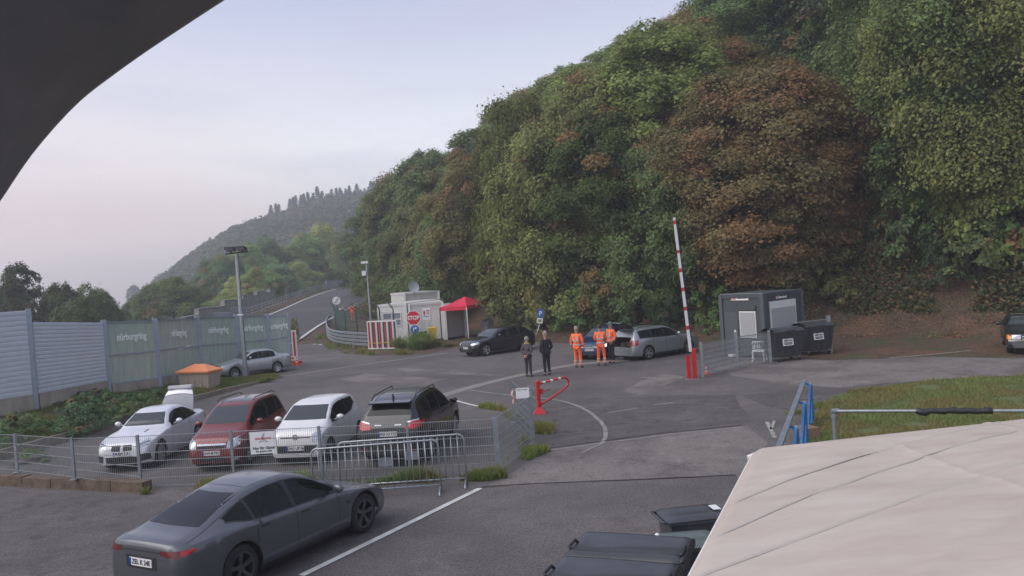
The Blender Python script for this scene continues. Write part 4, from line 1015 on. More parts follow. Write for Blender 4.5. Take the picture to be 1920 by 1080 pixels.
for f in (.16, .46, .78): mb = MB(); mb.cyl((.03+.79*f, .46*f, .925+.075*f), (.03+.79*(f+.10), .46*(f+.10), .925+.075*(f+.10)), .0385, n=12); mb.build('reflective_band', m_whitep, ar, smooth=True, ang=40)
mb = MB(); mb.box((.1, .04, .68), (.1, .09, .16)); mb.beam((.14, .06, .66), (.38, .18, .70), .02, .02); mb.build('latch', m_red, t)

# ================================================================== boom barrier
c = G(1299, 711); t = thing('boom_barrier', 'raised white and red boom barrier on two red posts', 'barrier', c)
mb = MB(); mb.box((-.03, 0, .015), (.5, .32, .03)); mb.build('base_plate', m_galv_d, t)
for dx, hh in ((-.13, .86), (.09, 1.12)): mb = MB(); mb.box((dx, 0, hh/2+.02), (.14, .14, hh)); mb.build('post', m_red, t)
nseg = 14; x0, x1, zA, zB = -.02, -.30, 1.02, 5.95
seglen = (zB-zA)/nseg
for k in range(nseg):
    p = (lerp(x0, x1, k/nseg), -.03, lerp(zA, zB, k/nseg)); q = (lerp(x0, x1, (k+1)/nseg), -.03, lerp(zA, zB, (k+1)/nseg)); w = .105-.03*k/nseg
    red = k in (2, 4, 6, 8, 10, 13) 
    L1 = .35 if red else 1
    MB().beam(p, q, w, .055, up=(0, 1, 0)).build('boom_section', m_whitep, t)
    if red:
        pm = tuple(lerp(p[i], q[i], .3) for i in range(3)); qm = tuple(lerp(p[i], q[i], .7) for i in range(3)); MB().beam(pm, qm, w+.006, .061, up=(0, 1, 0)).build('red_band', m_red, t)
mb = MB(); mb.beam((x0+.07, .0, zA+.1), (x1+.06, .0, zB-.1), .06, .05, up=(0, 1, 0)); mb.build('boom_edge', mat('navy_edge', (.03, .03, .10), .6), t)
mb = MB(); mb.beam((-.245, -.08, 4.75), (-.285, -.08, 5.45), .10, .02, up=(0, 1, 0)); mb.build('reflector_plate', m_whitep, t)

# ================================================================== fence, cone and chair at the kiosk
kf = thing('mesh_gate_fence', 'low galvanised mesh fence between the boom barrier and the dark kiosk', 'fence', G(1318, 708))
KP = [G(1318, 708), G(1383, 691), G(1445, 680), ]
for i, p in enumerate(KP): mb = MB(); mb.box((p.x, p.y, .66 if i != 1 else .72), (.10, .08, 1.32 if i != 1 else 1.44)); mb.build('post', m_galv, kf, world=True)
mb = MB(); mb.cyl((KP[1].x, KP[1].y, 1.44), (KP[1].x, KP[1].y, 1.52), .05, .02, 8); mb.build('post_cap', m_whitep, kf, world=True)
for i in range(2): mesh_panel(KP[i], KP[i+1], (1.22, 1.22), (.08, .08), rv=.008, rh=.013, parent=kf)
kf2 = thing('mesh_fence', 'short mesh fence end with a grey post behind the black waste containers', 'fence', G(1557, 668))
q = G(1557, 662); q2 = G(1490, 664); mb = MB(); mb.box((q.x, q.y, .8), (.16, .1, 1.6)); mb.build('post', m_galv_d, kf2, world=True); mesh_panel(q2, q, (1.35, 1.45), (.1, .1), rv=.005, rh=.009, parent=kf2)
def cone(px, py, h, label, y=None):
    c = G(px, py); t = thing('traffic_cone', label, 'traffic cone', c); mb = MB(); mb.box((0, 0, .015), (.3, .3, .03)); mb.build('base', m_orangecone, t)
    mb = MB(); mb.lathe([(.12*h/.5, .03), (.03, h)], n=12); mb.cyl((0, 0, h-.002), (0, 0, h), .03, n=12); mb.build('cone_body', m_orangecone, t, smooth=True, ang=40)
    for f in (.35, .68): r = lerp(.12*h/.5, .03, f); mb = MB(); mb.lathe([(r+.003, .03+(h-.03)*f), (r-.010, .03+(h-.03)*(f+.15))], n=12); mb.build('reflective_band', m_whitep, t, smooth=True)
cone(1326, 703, .36, 'small red traffic cone behind the left post of the kiosk fence')
cone(549, 684, .62, 'orange and white traffic cone at the end of the glass barrier')
cone(557, 685, .45, 'squat red cone at the foot of the striped beacon post')
# striped beacon post
c = G(556, 682); t = thing('beacon_post', 'tall narrow white and red beacon post at the end of the barrier', 'post', c)
mb = MB(); mb.box((-.03, 0, .98), (.28, .05, 1.9)); mb.build('panel', m_whitep, t)
mb = MB(); mb.box((-.035, -.03, 1.15), (.10, .02, 1.4)); mb.build('stripe', m_red, t)
mb = MB(); mb.box((.05, 0, .08), (.5, .3, .16)); mb.build('foot', m_red, t)
# white plastic chair
c = G(1424, 677); t = thing('garden_chair', 'white plastic garden chair beside the black waste containers', 'chair', c, R(155))
lg = [(-.24, -.22), (.24, -.22), (-.21, .24), (.21, .24)]
for x, y in lg: mb = MB(); mb.beam((x*1.12, y*1.1, 0), (x, y, .43 if y > 0 else .66), .05, .035); mb.build('leg', m_chair, t)
mb = MB(); mb.box((0, 0, .43), (.46, .46, .035)); mb.build('seat', m_chair, t)
mb = MB()
arcp = [(.25*math.cos(a), .24*math.sin(a), .82 if .6 < a < 2.54 else .74) for a in [k*PI/10 for k in range(11)]]
mb.tube(arcp, .024, 6)
for k in (3, 4, 5, 6, 7): a_ = arcp[k]; mb.beam(a_, (a_[0]*.8, a_[1]*.92, .44), .035, .015)
mb.build('backrest', m_chair, t)
for s_ in (-1, 1): mb = MB(); mb.beam((s_*.25, .02, .72), (s_*.25, -.26, .66), .05, .025); mb.build('armrest', m_chair, t)
c = G(1386, 668); mb = MB(); mb.box((c.x, c.y, .08), (.9, .35, .10), .3); mb.box((c.x+.1, c.y, .02), (.1, .3, .04)); o = mb.build('pallet_board', m_whitep); tag(o, 'low white board lying behind the kiosk fence', 'board')

# ================================================================== dark kiosk container
c = G(1437, 672); lu = Vector((-.6, .8, 0)); ru = Vector((.8, .6, 0)); LW, RW, KH = 2.2, 2.75, 2.72
ks = thing('kiosk_container', 'anthracite site container with closed grey roller shutters and two logo plates', 'container', c)
mb = MB(); P4 = [Vector((0, 0, 0)), ru*RW, ru*RW+lu*LW, lu*LW]
mb.prism([p+Vector((0, 0, .08)) for p in P4], (0, 0, KH-.2)); mb.build('wall', m_cont_d, ks)
mb = MB()
for p in P4: mb = MB(); mb.box((p.x*.985+(ru+lu).x*.02, p.y*.985+(ru+lu).y*.02, KH/2), (.17, .17, KH), math.atan2(ru.y, ru.x)); mb.build('corner_post', mat('corner_grey', (.085, .098, .108), .5, noise_amt=.1), ks)
out_ = (ru+lu)*.03; mb = MB(); mb.prism([P4[0]-ru*.04-lu*.04+Vector((0, 0, KH-.16)), P4[1]+ru*.04-lu*.04+Vector((0, 0, KH-.16)), P4[2]+ru*.04+lu*.04+Vector((0, 0, KH-.16)), P4[3]-ru*.04+lu*.04+Vector((0, 0, KH-.16))], (0, 0, .18)); mb.build('roof', m_cont_d, ks)
mb = MB(); e = KH+.03
for a, b in ((P4[0], P4[1]), (P4[0], P4[3])): mb.beam(a+Vector((0, 0, e)), b+Vector((0, 0, e)), .05, .025)
mb.build('roof_edge', m_galv, ks)
def face_rect(name, origin, u, nrm, x0, x1, z0, z1, m, parent, th=.03, off_=.0):
    a = origin+u*x0+nrm*off_; b = origin+u*x1+nrm*off_
    mb = MB(); mb.prism([(a.x, a.y, z0), (b.x, b.y, z0), (b.x, b.y, z1), (a.x, a.y, z1)], nrm*th); return mb.build(name, m, parent)
nL = -ru; nR = -lu; O = Vector((0, 0, 0))
def shutter(o_, u, nr, x0, x1, z0, z1, head, fr=.06, ns=12):
    f = face_rect('window', o_, u, nr, x0, x1, z0, z1, m_whitep, ks, .05)
    nsl = ns; zt = z1-fr-head
    for k in range(nsl):
        za = lerp(z0+fr, zt, k/nsl); zb_ = lerp(z0+fr, zt, (k+.90)/nsl); face_rect('shutter_slat', o_, u, nr, x0+fr, x1-fr, za, zb_, m_shut, f, .018, .052)
    return f
shutter(O, lu, nL, .38, 1.22, .86, 2.0, .0, .05, 15)
shutter(O, ru, nR, .42, 2.25, .90, 2.36, .22, .07, 18)
face_rect('door', O, lu, nL, 1.35, 2.05, .12, 1.95, mat('door_grey', (.080, .094, .104), .45), ks, .02)
face_rect('shutter_box', O, lu, nL, .36, 1.30, 2.05, 2.22, m_cont_d, ks, .08)
for u_, nr, x0, x1, z in ((lu, nL, 1.62, .72, 2.48), (ru, nR, .92, 1.66, 2.47)):
    pl = face_rect('logo_plate', O, u_, nr, min(x0, x1), max(x0, x1), z-.01, z+.18, mat('logo_white', (.85, .85, .85), .5), ks, .02)
    w_ = x1-x0; d_ = u_*(1 if w_ > 0 else -1); face_rect('red_field', O+u_*x0, d_, nr, .02, abs(w_)*.27, z+.02, z+.15, mat('red_orange', (.65, .10, .05), .5), pl, .006, .021)
    p = O+u_*x0+d_*(abs(w_)*.145)+nr*.030; text('GP', .13, m_sign_w, pl, (p.x, p.y, z+.085), d_, (0, 0, 1), .004, .003)
    p = O+u_*x0+d_*(abs(w_)*.64)+nr*.026; text('elektronik', .10, m_ink, pl, (p.x, p.y, z+.085), d_, (0, 0, 1), .004, .002)

# ================================================================== waste containers 1100 l
def waste(px, py, rz, label, lid=True):
    c = G(px, py); t = thing('waste_container', label, 'waste container', c, rz, 'black wheeled waste containers beside the kiosk')
    mb = MB(); mb.add([(sx*lerp(.56, .66, k), sy*lerp(.40, .52, k), lerp(.2, 1.18, k)) for k in (0, 1) for sx, sy in ((-1, -1), (1, -1), (1, 1), (-1, 1))], [(0, 1, 5, 4), (1, 2, 6, 5), (2, 3, 7, 6), (3, 0, 4, 7), (3, 2, 1, 0), (4, 5, 6, 7)])
    for sx in (-.45, -.15, .15, .45): mb.beam((sx, -.42, .25), (sx*1.12, -.545, 1.1), .05, .03)
    mb.build('body', m_binfar, t)
    mb = MB(); mb.box((0, 0, 1.20), (1.42, 1.12, .06)); mb.build('rim', m_black, t)
    mb = MB(); mb.grid([[(-.68+1.36*i/8, -.54+1.08*j/8, 1.23+.13*math.sin(PI*j/8)**.6) for j in range(9)] for i in range(9)]); 
    mb.box((0, -.50, 1.26), (.5, .06, .05)); mb.build('lid', m_bin, t, smooth=True)
    mb = MB(); mb.box((-.1, -.535, .80), (.46, .02, .27), m=Matrix.Rotation(R(-6), 4, 'X')); l = mb.build('label_plate', m_sign_w, t)
    text('MERTEN', .10, m_ink, l, (-.1, -.556, .86), (1, 0, 0), (0, 0, 1), .004, .003); mb = MB(); mb.box((-.1, -.552, .745), (.36, .01, .09)); mb.build('label_band', m_ink, l); text('ENTSORGUNG', .055, m_sign_w, l, (-.1, -.563, .745), (1, 0, 0), (0, 0, 1), .004)
    for x, y in ((-.48, -.34), (.48, -.34), (-.48, .34), (.48, .34)):
        mb = MB(); mb.cyl((x-.025, y, .09), (x+.025, y, .09), .09, n=12); w = mb.build('wheel', m_black, t, smooth=True, ang=40); mb = MB(); mb.box((x, y, .18), (.07, .05, .1)); mb.build('caster', m_whitep, w)
    return t
waste(1471, 676, R(12), 'nearer black waste container with white label beside the plastic chair')
waste(1527, 664, R(14), 'farther black waste container behind the one by the chair')
c = G(1925, 640)

# ================================================================== parking sign
c = G(1003, 641); t = thing('parking_sign', 'leaning blue parking sign with small white plate on a thin post', 'sign', c)
mb = MB(); mb.cyl((0, 0, 0), (.42, 0, 1.25), .03, n=8); mb.build('post', m_galv, t, smooth=True)
lean = Matrix.Rotation(R(9), 4, 'Y')
mb = MB(); mb.box((.45, -.05, 1.72), (.36, .02, .52), m=lean); b1 = mb.build('board', m_sign_b, t); text('P', .34, m_sign_w, b1, (.455, -.065, 1.72), (1, 0, -.15), (.15, 0, 1), .004, .01)
mb = MB(); mb.box((.385, -.05, 1.28), (.36, .02, .32), m=lean); b2 = mb.build('plate', m_sign_w, t); mb = MB(); mb.box((.385, -.062, 1.28), (.22, .01, .16), m=lean); mb.build('symbol', mat('olive_print', (.25, .27, .05), .6), b2)

# ================================================================== white containers, tent and things by the track mouth
def cont(a, b, depth, h, m, label, name='office_container', z=0):
    t = thing(name, label, 'container', (a.x, a.y, z)); u = Vector((b.x-a.x, b.y-a.y, 0)); L = u.length; u.normalize(); nb = Vector((-u.y, u.x, 0))
    P4 = [Vector((0, 0, 0)), u*L, u*L+nb*depth, nb*depth]
    mb = MB(); mb.prism([p+Vector((0, 0, .1)) for p in P4], (0, 0, h-.16)); mb.build('wall', m, t)
    mb = MB(); mb.prism([p+Vector((0, 0, h-.14)) for p in (P4[0]-u*.04-nb*.04, P4[1]+u*.04-nb*.04, P4[2]+u*.04+nb*.04, P4[3]-u*.04+nb*.04)], (0, 0, .16)); mb.build('roof', m_cont_w, t)
    for p in (P4[0], P4[1]): mb = MB(); mb.box((p.x, p.y, h/2), (.16, .14, h)); mb.build('corner_post', m_whitep, t)
    return t, u, -nb, L
a, b = G(714, 644), G(765, 642)
t, u, nr, L = cont(a, b, 6, 2.7, m_cont_w, 'white office container with blue barred window, leftmost by the track')
w_ = face_rect('window', O, u, nr, .35, 1.75, 1.2, 2.1, mat('window_dark', (.16, .19, .23), .15), t, .03)
for f in (0, .5, 1): face_rect('frame', O, u, nr, .35+1.4*f-.03, .35+1.4*f+.03, 1.2, 2.1, m_whitep, w_, .02, .031)
for f in (0, .5, 1): face_rect('frame', O, u, nr, .35, 1.75, 1.2+.9*f-.03, 1.2+.9*f+.03, m_whitep, w_, .024, .031)
a, b = G(772, 642), G(834, 637)
t, u, nr, L = cont(a, b, 6, 2.65, m_cont_w, 'white container behind the stop sign'); face_rect('door', O, u, nr, 1.5, 2.3, .12, 2.1, m_whitep, t, .025)
a, b = G(838, 637), G(874, 631)
t, u, nr, L = cont(a, b, 5, 2.4, mat('tan_grey_container', (.46, .42, .40), .6, noise_amt=.15), 'grey tan container under the red pavilion tent')
for k in (.34, .68): face_rect('door', O, u, nr, L*k-.36, L*k+.36, .12, 2.1, mat('tan_door', (.50, .46, .44), .6), t, .02)
a = AtY(762, 600, 66); b = AtY(826, 600, 67); a.z = b.z = 0
cont(a, b, 5, 2.9, m_cont_w, 'white container standing in the second row behind the stop sign', z=.35)
# dish
c = AtY(765, 571, 60); t = thing('satellite_dish', 'grey satellite dish above the white container roof', 'dish', (c.x, 64.5, 3.1))
mb = MB(); mb.cyl((0, 0, -.2), (0, 0, .5), .04, n=8); mb.build('stand', m_galv_d, t)
mb = MB(); rings = [(.42*k/5, .12*(k/5)**2) for k in range(6)]; mb.lathe([(r+.001, h) for r, h in rings], axis='Y', n=20); mb.v = [(x, -y-.05, z+.62) for x, y, z in mb.v]; mb.build('reflector', mat('dish_grey', (.30, .33, .36), .5), t, smooth=True)
# red pavilion
P_ = [G(823, 648), G(868, 646), G(914, 632), G(868, 632)]
cc = (P_[0]+P_[2])/2; ct = thing('pavilion_tent', 'bright red pop up pavilion tent between the white containers and the wood', 'tent', cc)
Cn = [G(829, 641), G(879, 639), G(922, 626), G(876, 628)]
ze = 1.95
rows = []
apx = AtY(866, 556, cc.y); ap = Vector((sum(p.x for p in Cn)/4, sum(p.y for p in Cn)/4, 0)); azp = CAMZ+(515.6-556)*ap.y/FPX
mb = MB()
for k in range(4):
    A_, B_ = Cn[k], Cn[(k+1) % 4]; N_ = 8
    g1 = []
    for i in range(N_+1):
        e = A_.lerp(B_, i/N_); row = []
        for j in range(N_+1):
            q = e.lerp(ap, j/N_); f = j/N_; zz = lerp(ze+.38, azp, f**1.35 if f < .6 else (.6**1.35)+(f-.6)/.4*(1-.6**1.35)); zz -= .06*math.sin(PI*i/N_)*(1-f)
            row.append((q.x, q.y, zz))
        g1.append(row)
    mb.grid(g1)
    mb.add([(A_.x, A_.y, ze+.38), (B_.x, B_.y, ze+.38), (B_.x, B_.y, ze+.12), (A_.x, A_.y, ze+.12)], [(0, 1, 2, 3)])
mb.build('canopy', m_hired, ct, world=True, smooth=True, ang=35, fix=False)
for k, p in enumerate(Cn): mb = MB(); mb.box((p.x, p.y, (ze+.3)/2), (.07, .07, ze+.3)); mb.build('leg', m_whitep if k else m_black, ct, world=True)
# electric cabinets
for px, py, w, h, lb in ((911, 630, .55, 1.05, 'grey electric cabinet left of the pair behind the black hatchback'), (921, 628, .42, 1.1, 'grey electric cabinet right of the pair by the wood')):
    c = G(px, py); t = thing('electric_cabinet', lb, 'cabinet', c, group='grey electric cabinets at the foot of the wood'); mb = MB(); mb.box((0, 0, h/2), (w, .4, h)); mb.box((0, 0, h+.02), (w+.06, .46, .04)); mb.build('housing', mat('cabinet_grey', (.23, .23, .22), .6, noise_amt=.15), t); mb = MB(); mb.box((0, -.21, h*.55), (w*.8, .02, h*.75)); d = mb.build('door', mat('cabinet_door', (.26, .26, .25), .6), t); mb = MB(); mb.box((w*.1, -.228, h*.55), (.05, .015, .12)); mb.build('handle', m_whitep, d)
# stop sign + blue sign
c = G(779, 650); t = thing('stop_sign', 'red octagonal STOP sign above a round blue arrow sign on one post', 'sign', c)
mb = MB(); mb.cyl((0, .04, 0), (0, .04, 2.1), .035, n=8); mb.build('post', m_galv, t, smooth=True)
def ngon(n, r, cx, cz, y, rot=0): return [(cx+r*math.cos(rot+2*PI*k/n), y, cz+r*math.sin(rot+2*PI*k/n)) for k in range(n)]
mb = MB(); mb.prism(ngon(8, .50, 0, 1.86, 0, PI/8), (0, -.02, 0)); b = mb.build('stop_board', m_sign_w, t)
mb = MB(); mb.prism(ngon(8, .455, 0, 1.86, -.021, PI/8), (0, -.006, 0)); mb.build('red_field', m_sign_r, b)
text('STOP', .36, m_sign_w, b, (0, -.032, 1.855), (1, 0, 0), (0, 0, 1), .006, .012, sx=.88)
mb = MB(); mb.prism(ngon(24, .315, .04, 1.10, 0), (0, -.02, 0)); b = mb.build('round_board', m_sign_w, t)
mb = MB(); mb.prism(ngon(24, .285, .04, 1.10, -.021), (0, -.006, 0)); mb.build('blue_field', m_sign_b, b)
mb = MB(); mb.tube([(-.04, -.034, .92), (-.04, -.034, 1.08), (.0, -.034, 1.17), (.08, -.034, 1.2)], .024, 6); mb.prism([(.06, -.028, 1.30), (.06, -.028, 1.10), (.2, -.028, 1.2)], (0, -.008, 0)); mb.tube([(-.04, -.034, 1.05), (-.04, -.034, 1.25)], .02, 6); mb.build('arrow', m_sign_w, b)
mb = MB(); mb.box((.0, -.01, .66), (.26, .02, .28)); mb.build('grey_plate', mat('plate_grey', (.12, .12, .14), .6), t)
c = G(803, 646); t = thing('information_sign', 'white notice sign with red figure and text on a white post', 'sign', c)
mb = MB(); mb.box((0, .03, .9), (.07, .05, 1.8)); mb.build('post', m_whitep, t)
mb = MB(); mb.box((.02, 0, 2.02), (.50, .025, .78)); b = mb.build('board', m_sign_w, t); mb = MB(); mb.prism([(-.12, -.016, 2.3), (-.04, -.016, 2.1), (-.12, -.016, 1.88), (-.19, -.016, 2.1)], (0, -.008, 0)); mb.build('symbol', m_redink, b)
for z, w in ((2.24, .24), (2.13, .18), (2.02, .18)): mb = MB(); mb.box((.12, -.018, z), (w, .008, .05)); mb.build('text_line', m_redink, b)
mb = MB(); mb.box((.02, -.018, 1.86), (.4, .008, .035)); mb.build('text_line', m_ink, b)
c = G(780, 652); mb = MB(); mb.cyl((c.x, c.y, 0), (c.x, c.y, .82), .05, n=10); o = mb.build('delineator', m_red, smooth=True); tag(o, 'short red and white marker post in the weeds below the stop sign', 'marker post')
ch = []
for z in (.15, .5): mb = MB(); mb.cyl((c.x, c.y, z), (c.x, c.y, z+.2), .053, n=10); mb.build('white_band', m_whitep, o, smooth=True)
# wheelie bins by the sign
def wheelie(loc, rz, w, d, h, mbody, mlid, label, group=None, open_=0, name='wheelie_bin'):
    t = thing(name, label, 'bin', loc, rz, group)
    mb = MB(); mb.add([(sx*lerp(w*.38, w*.5, k), lerp(-d*.42, -d*.5, k) if sy < 0 else lerp(d*.36, d*.44, k), lerp(.04, h*.93, k)) for k in (0, 1) for sx, sy in ((-1, -1), (1, -1), (1, 1), (-1, 1))], [(0, 1, 5, 4), (1, 2, 6, 5), (2, 3, 7, 6), (3, 0, 4, 7), (3, 2, 1, 0), (4, 5, 6, 7)])
    mb.build('body', mbody, t)
    mb = MB(); mb.box((0, -.02*d, h*.94), (w*1.06, d*1.0, h*.035)); mb.build('rim', mbody, t)
    mb = MB(); nx, ny = 10, 10; rows = []
    for i in range(nx+1):
        row = []
        for j in range(ny+1):
            fx, fy = i/nx, j/ny; e = min(fx, 1-fx, fy, 1-fy); row.append(((fx-.5)*w*1.04, (fy-.52)*d*1.02, h*.965+.045*h*min(1, e*7)**.5-.018*math.exp(-((fx-.5)/.18)**2)*(min(1, e*6))))
        rows.append(row)
    mb.grid(rows); mb.build('lid', mlid, t, smooth=True)
    mb = MB(); mb.tube([(-w*.42, d*.46, h*.95), (-w*.42, d*.56, h*.97), (w*.42, d*.56, h*.97), (w*.42, d*.46, h*.95)], .017, 8); mb.build('handle', mbody, t, smooth=True)
    for sx in (-1, 1): mb = MB(); mb.cyl((sx*w*.42, d*.40, .1), (sx*w*.5, d*.40, .1), .1, n=14); mb.build('wheel', m_black, t, smooth=True, ang=40)
    return t
wheelie((*G(812, 641).xy, 0), .1, .58, .6, 1.0, m_yellow, m_yellow, 'yellow wheelie bin right of the information sign')
wheelie((*G(794, 643).xy, 0), .3, .5, .5, .85, m_black, m_sign_w, 'small black bin with a pale lid left of the yellow bin')
# striped lattice gate
a, b = G(692, 656), G(746, 655); t = thing('lattice_gate', 'white framed lattice gate filled with red and white stripes at the guardrail end', 'gate', a); u = (b-a); L = u.length; u.normalize(); H = 1.82
mb = MB()
for p, q in (((0, 0, .08), (0, 0, H)), ((L, 0, .08), (L, 0, H)), ((0, 0, .08), (L, 0, .08)), ((0, 0, H), (L, 0, H))):
    P3 = [Vector((u.x*v[0], u.y*v[0], v[2])) for v in (p, q)]; mb.beam(P3[0], P3[1], .07, .07, up=(0, 1, 0))
mb.build('frame', m_whitep, t)
for k in range(15):
    x = L*(k+.8)/15.6; mm = (m_red, m_whitep, m_green_steel)[k % 3]; mb = MB(); mb.beam((u.x*x, u.y*x-.02, .12), (u.x*x, u.y*x-.02, H-.05), L/22, .02, up=(0, 1, 0)); mb.build('stripe', mm, t)
mb = MB(); mb.beam(Vector((0, -.05, .42)), Vector((u.x*L, u.y*L-.05, .46)), .03, .03); mb.build('yellow_rail', m_yellow, t)
# guardrail
gpts = [(628, 601), (618, 610), (613, 622), (616, 638), (629, 646.5), (656, 651.5), (692, 654.5)]
GR = gp(arc(gpts, 4)); t = thing('guardrail', 'four tier galvanised guardrail curving round the track mouth', 'guardrail', GR[-1])
for z in (.28, .52, .76, 1.0):
    mb = MB(); rows = []
    for i, p in enumerate(GR):
        a = GR[max(0, i-1)]; b = GR[min(len(GR)-1, i+1)]; d = (b-a).normalized(); n_ = Vector((d.y, -d.x, 0))
        if n_.y > 0 and i > 8: n_ = -n_
        rows.append([p+n_*o_+Vector((0, 0, z+h)) for o_, h in ((0, -.075), (.05, -.055), (.05, -.03), (.01, 0), (.05, .03), (.05, .055), (0, .075), (-.03, .075), (-.03, -.075))])
    mb.grid(rows); mb.build('rail', m_galv_d, t, world=True, smooth=True, ang=30)
for p in GR[::3]: mb = MB(); mb.box((p.x, p.y, .5), (.08, .08, 1.1)); mb.build('post', m_galv_d, t, world=True)
# tall mesh fence behind the guardrail
tp = [G(626, 599), G(632, 628), G(650, 640), G(672, 646), G(690, 648), G(716, 648), G(742, 650)]
t = thing('tall_mesh_fence', 'tall dark green mesh fence with bent post tops behind the guardrail', 'fence', tp[3])
for i, p in enumerate(tp):
    mb = MB(); h_ = 2.3 if i < 5 else 2.55
    mb.tube([(p.x, p.y, 0), (p.x, p.y, h_-.1), (p.x-.06, p.y, h_+.05), (p.x-.36, p.y-.1, h_+.45)], .045, 8); mb.build('post', m_green_steel, t, world=True, smooth=True)
for i in range(len(tp)-1): mesh_panel(tp[i], tp[i+1], (2.25, 2.25), (.05, .05), m=m_green_steel, dv=.09, dh=.25, rv=.006, rh=.007, parent=t)
# derestriction sign and plate
def onT(px, py):
    lo, hi = 5.0, 400.0; y = 60.0
    for k in range(60):
        p = G(px, py, T(AtY(px, py, y).x, y)); y = .5*y+.5*max(5, min(300, p.y))
    p = AtY(px, py, y); return Vector((p.x, p.y, T(p.x, p.y)))
c = onT(634, 606); s_ = c.y/FPX
t = thing('end_of_limit_sign', 'round white sign with a black diagonal bar at the track mouth', 'sign', c); zc = AtY(628, 564, c.y).z-c.z
mb = MB(); mb.cyl((0, .03, 0), (0, .03, zc), .04, n=8); mb.build('post', m_green_steel, t); mb = MB(); mb.prism(ngon(24, 7.6*s_, 0, zc, 0), (0, -.03, 0)); b = mb.build('board', m_sign_w, t)
mb = MB(); mb.beam((-3.6*s_, -.04, zc-5*s_), (3.6*s_, -.04, zc+5*s_), .03, .11, up=(0, 1, 0)); mb.v = [(x, y, z) for x, y, z in mb.v]; mb.build('diagonal_bar', m_ink, b)
c = onT(642, 604); t = thing('small_track_sign', 'small white rectangular sign right of the round derestriction sign', 'sign', c); zc = AtY(642, 578, c.y).z-c.z
mb = MB(); mb.cyl((0, .02, 0), (0, .02, zc), .03, n=6); mb.build('post', m_green_steel, t); mb = MB(); mb.box((0, 0, zc), (.38, .02, .24)); mb.build('board', m_sign_w, t)
# track railings
def railing(pts, H, m, label, step, rails, name='track_railing', r=.035):
    P = [Vector((x, y, T(x, y) if name != 'track_railing' else max(trackz(x, y), T(x, y)))) for x, y in pts]; t = thing(name, label, 'railing', P[0]); acc = 0
    idx = list(range(0, len(P), step))
    for i in idx: mb = MB(); mb.box((P[i].x, P[i].y, P[i].z+H/2), (.07, .07, H+.1)); mb.build('post', m, t, world=True)
    for f in rails:
        mb = MB(); mb.tube([p+Vector((0, 0, H*f)) for p in P[::max(1, step)]], r, 5); mb.build('rail', m, t, world=True, smooth=True)
    return t
lt = off(curve_pts(TL, 30), 1.6); railing(lt[35:210], 1.1, m_galv, 'galvanised post and rail fence along the left edge of the track', 3, (.35, .68, 1.0), r=.045)
rt = off(curve_pts(TR, 20), -.9); railing(rt[38:150], 1.0, m_galv, 'pale rail climbing along the right edge of the track', 4, (1.0, .55), r=.05)
# stone wall stepping up behind the railing
sw = thing('stone_wall', 'long grey stone wall stepping up beside the track below the trees', 'wall', (lt[60][0], lt[60][1], 0)); l2 = off(curve_pts(TL, 30), 5.2)[66:225]
k = 0
while k+6 < len(l2):
    a, b = l2[k], l2[k+6]; z0 = trackz(*a); top = z0+1.35+.4*math.sin(k*.05)+(.35 if (k//6) % 2 else 0); L = math.hypot(b[0]-a[0], b[1]-a[1]); an = math.atan2(b[1]-a[1], b[0]-a[0])
    mb = MB(); mb.box(((a[0]+b[0])/2, (a[1]+b[1])/2, (z0-3+top)/2), (L+.02, .5+.04*(k % 2), top-z0+3), an); mb.build('wall_section', m_stone, sw, world=True)
    mb = MB(); mb.box(((a[0]+b[0])/2, (a[1]+b[1])/2, top+.04), (L+.06, .62, .09), an); mb.build('coping', mat('pale_coping', (.34, .34, .33), .9, noise_amt=.3, noise_scale=2), sw, world=True)
    k += 6
# pale grey retaining panels left of the wall
c = AtY(432, 588, 80); rp_ = thing('retaining_panels', 'pale grey concrete panels showing above the glass barrier behind the mast', 'wall', (c.x, 80, 0))
for px0, px1, yt in ((400, 430, 586), (431, 460, 577)):
    a = AtY(px0, yt, 80); b = AtY(px1, yt, 82); mb = MB(); mb.prism([(a.x, a.y, -.5), (b.x, b.y, -.5), (b.x, b.y, b.z), (a.x, a.y, a.z)], (0, .3, 0)); mb.build('panel', mat('pale_panel', (.33, .35, .38), .8, noise_amt=.2), rp_, world=True)

# ================================================================== foreground right: tent roof, rails, bins
t = thing('white_tent', 'weathered white tarpaulin tent roof filling the lower right corner', 'tent', (4.4, 5.5, 0))
E0 = G(1412, 838, 2.62); E1 = G(2150, 757, 2.62); L0 = G(1285, 1081, 2.60); L1 = L0+(L0-E0)*1.2; R1 = L1+(E1-E0)
N_, M_ = 170, 170
CREASE = [(.04, .20, .95, -.30, .020, .012), (.02, .40, .85, -.30, .016, .010), (.0, .78, .95, -.62, .018, .012), (.28, .0, .62, .9, .014, .010), (.10, .60, .9, -.40, .010, .008), (.0, .30, .9, -.10, .008, .006), (.3, .9, .9, -.5, .012, .010), (.05, .95, .8, -.7, .010, .008), (.6, .0, .3, .9, .010, .008)]
def roofp(u, v):
    a = E0.lerp(E1, u); b = L1.lerp(R1, u); p = a.lerp(b, v)
    edge = min(1, min(u, v)*10)
    z = 2.62+.20*min(u*1.6, 1)*min(1, v*1.4)+.010*noise.noise(Vector((u*7-v*4, v*26, 0)))*edge+.03*noise.noise(Vector((u*4+v*7, v*3-u*3, 4)))*edge
    z += .004*noise.noise(Vector((u*12-v*9, v*50+u*22, 7)))*edge
    for uu, vv, du, dv, am, wd in CREASE:
        L_ = math.hypot(du, dv); d = ((u-uu)*dv-(v-vv)*du)/L_; z += am*math.exp(-abs(d)/wd)*edge-am*.5*math.exp(-(d/(wd*6))**2)*edge
    if u < .03: z -= .05*(1-u/.03)**2
    if v < .015: z -= .03*(1-v/.015)**2
    return Vector((p.x, p.y, z))
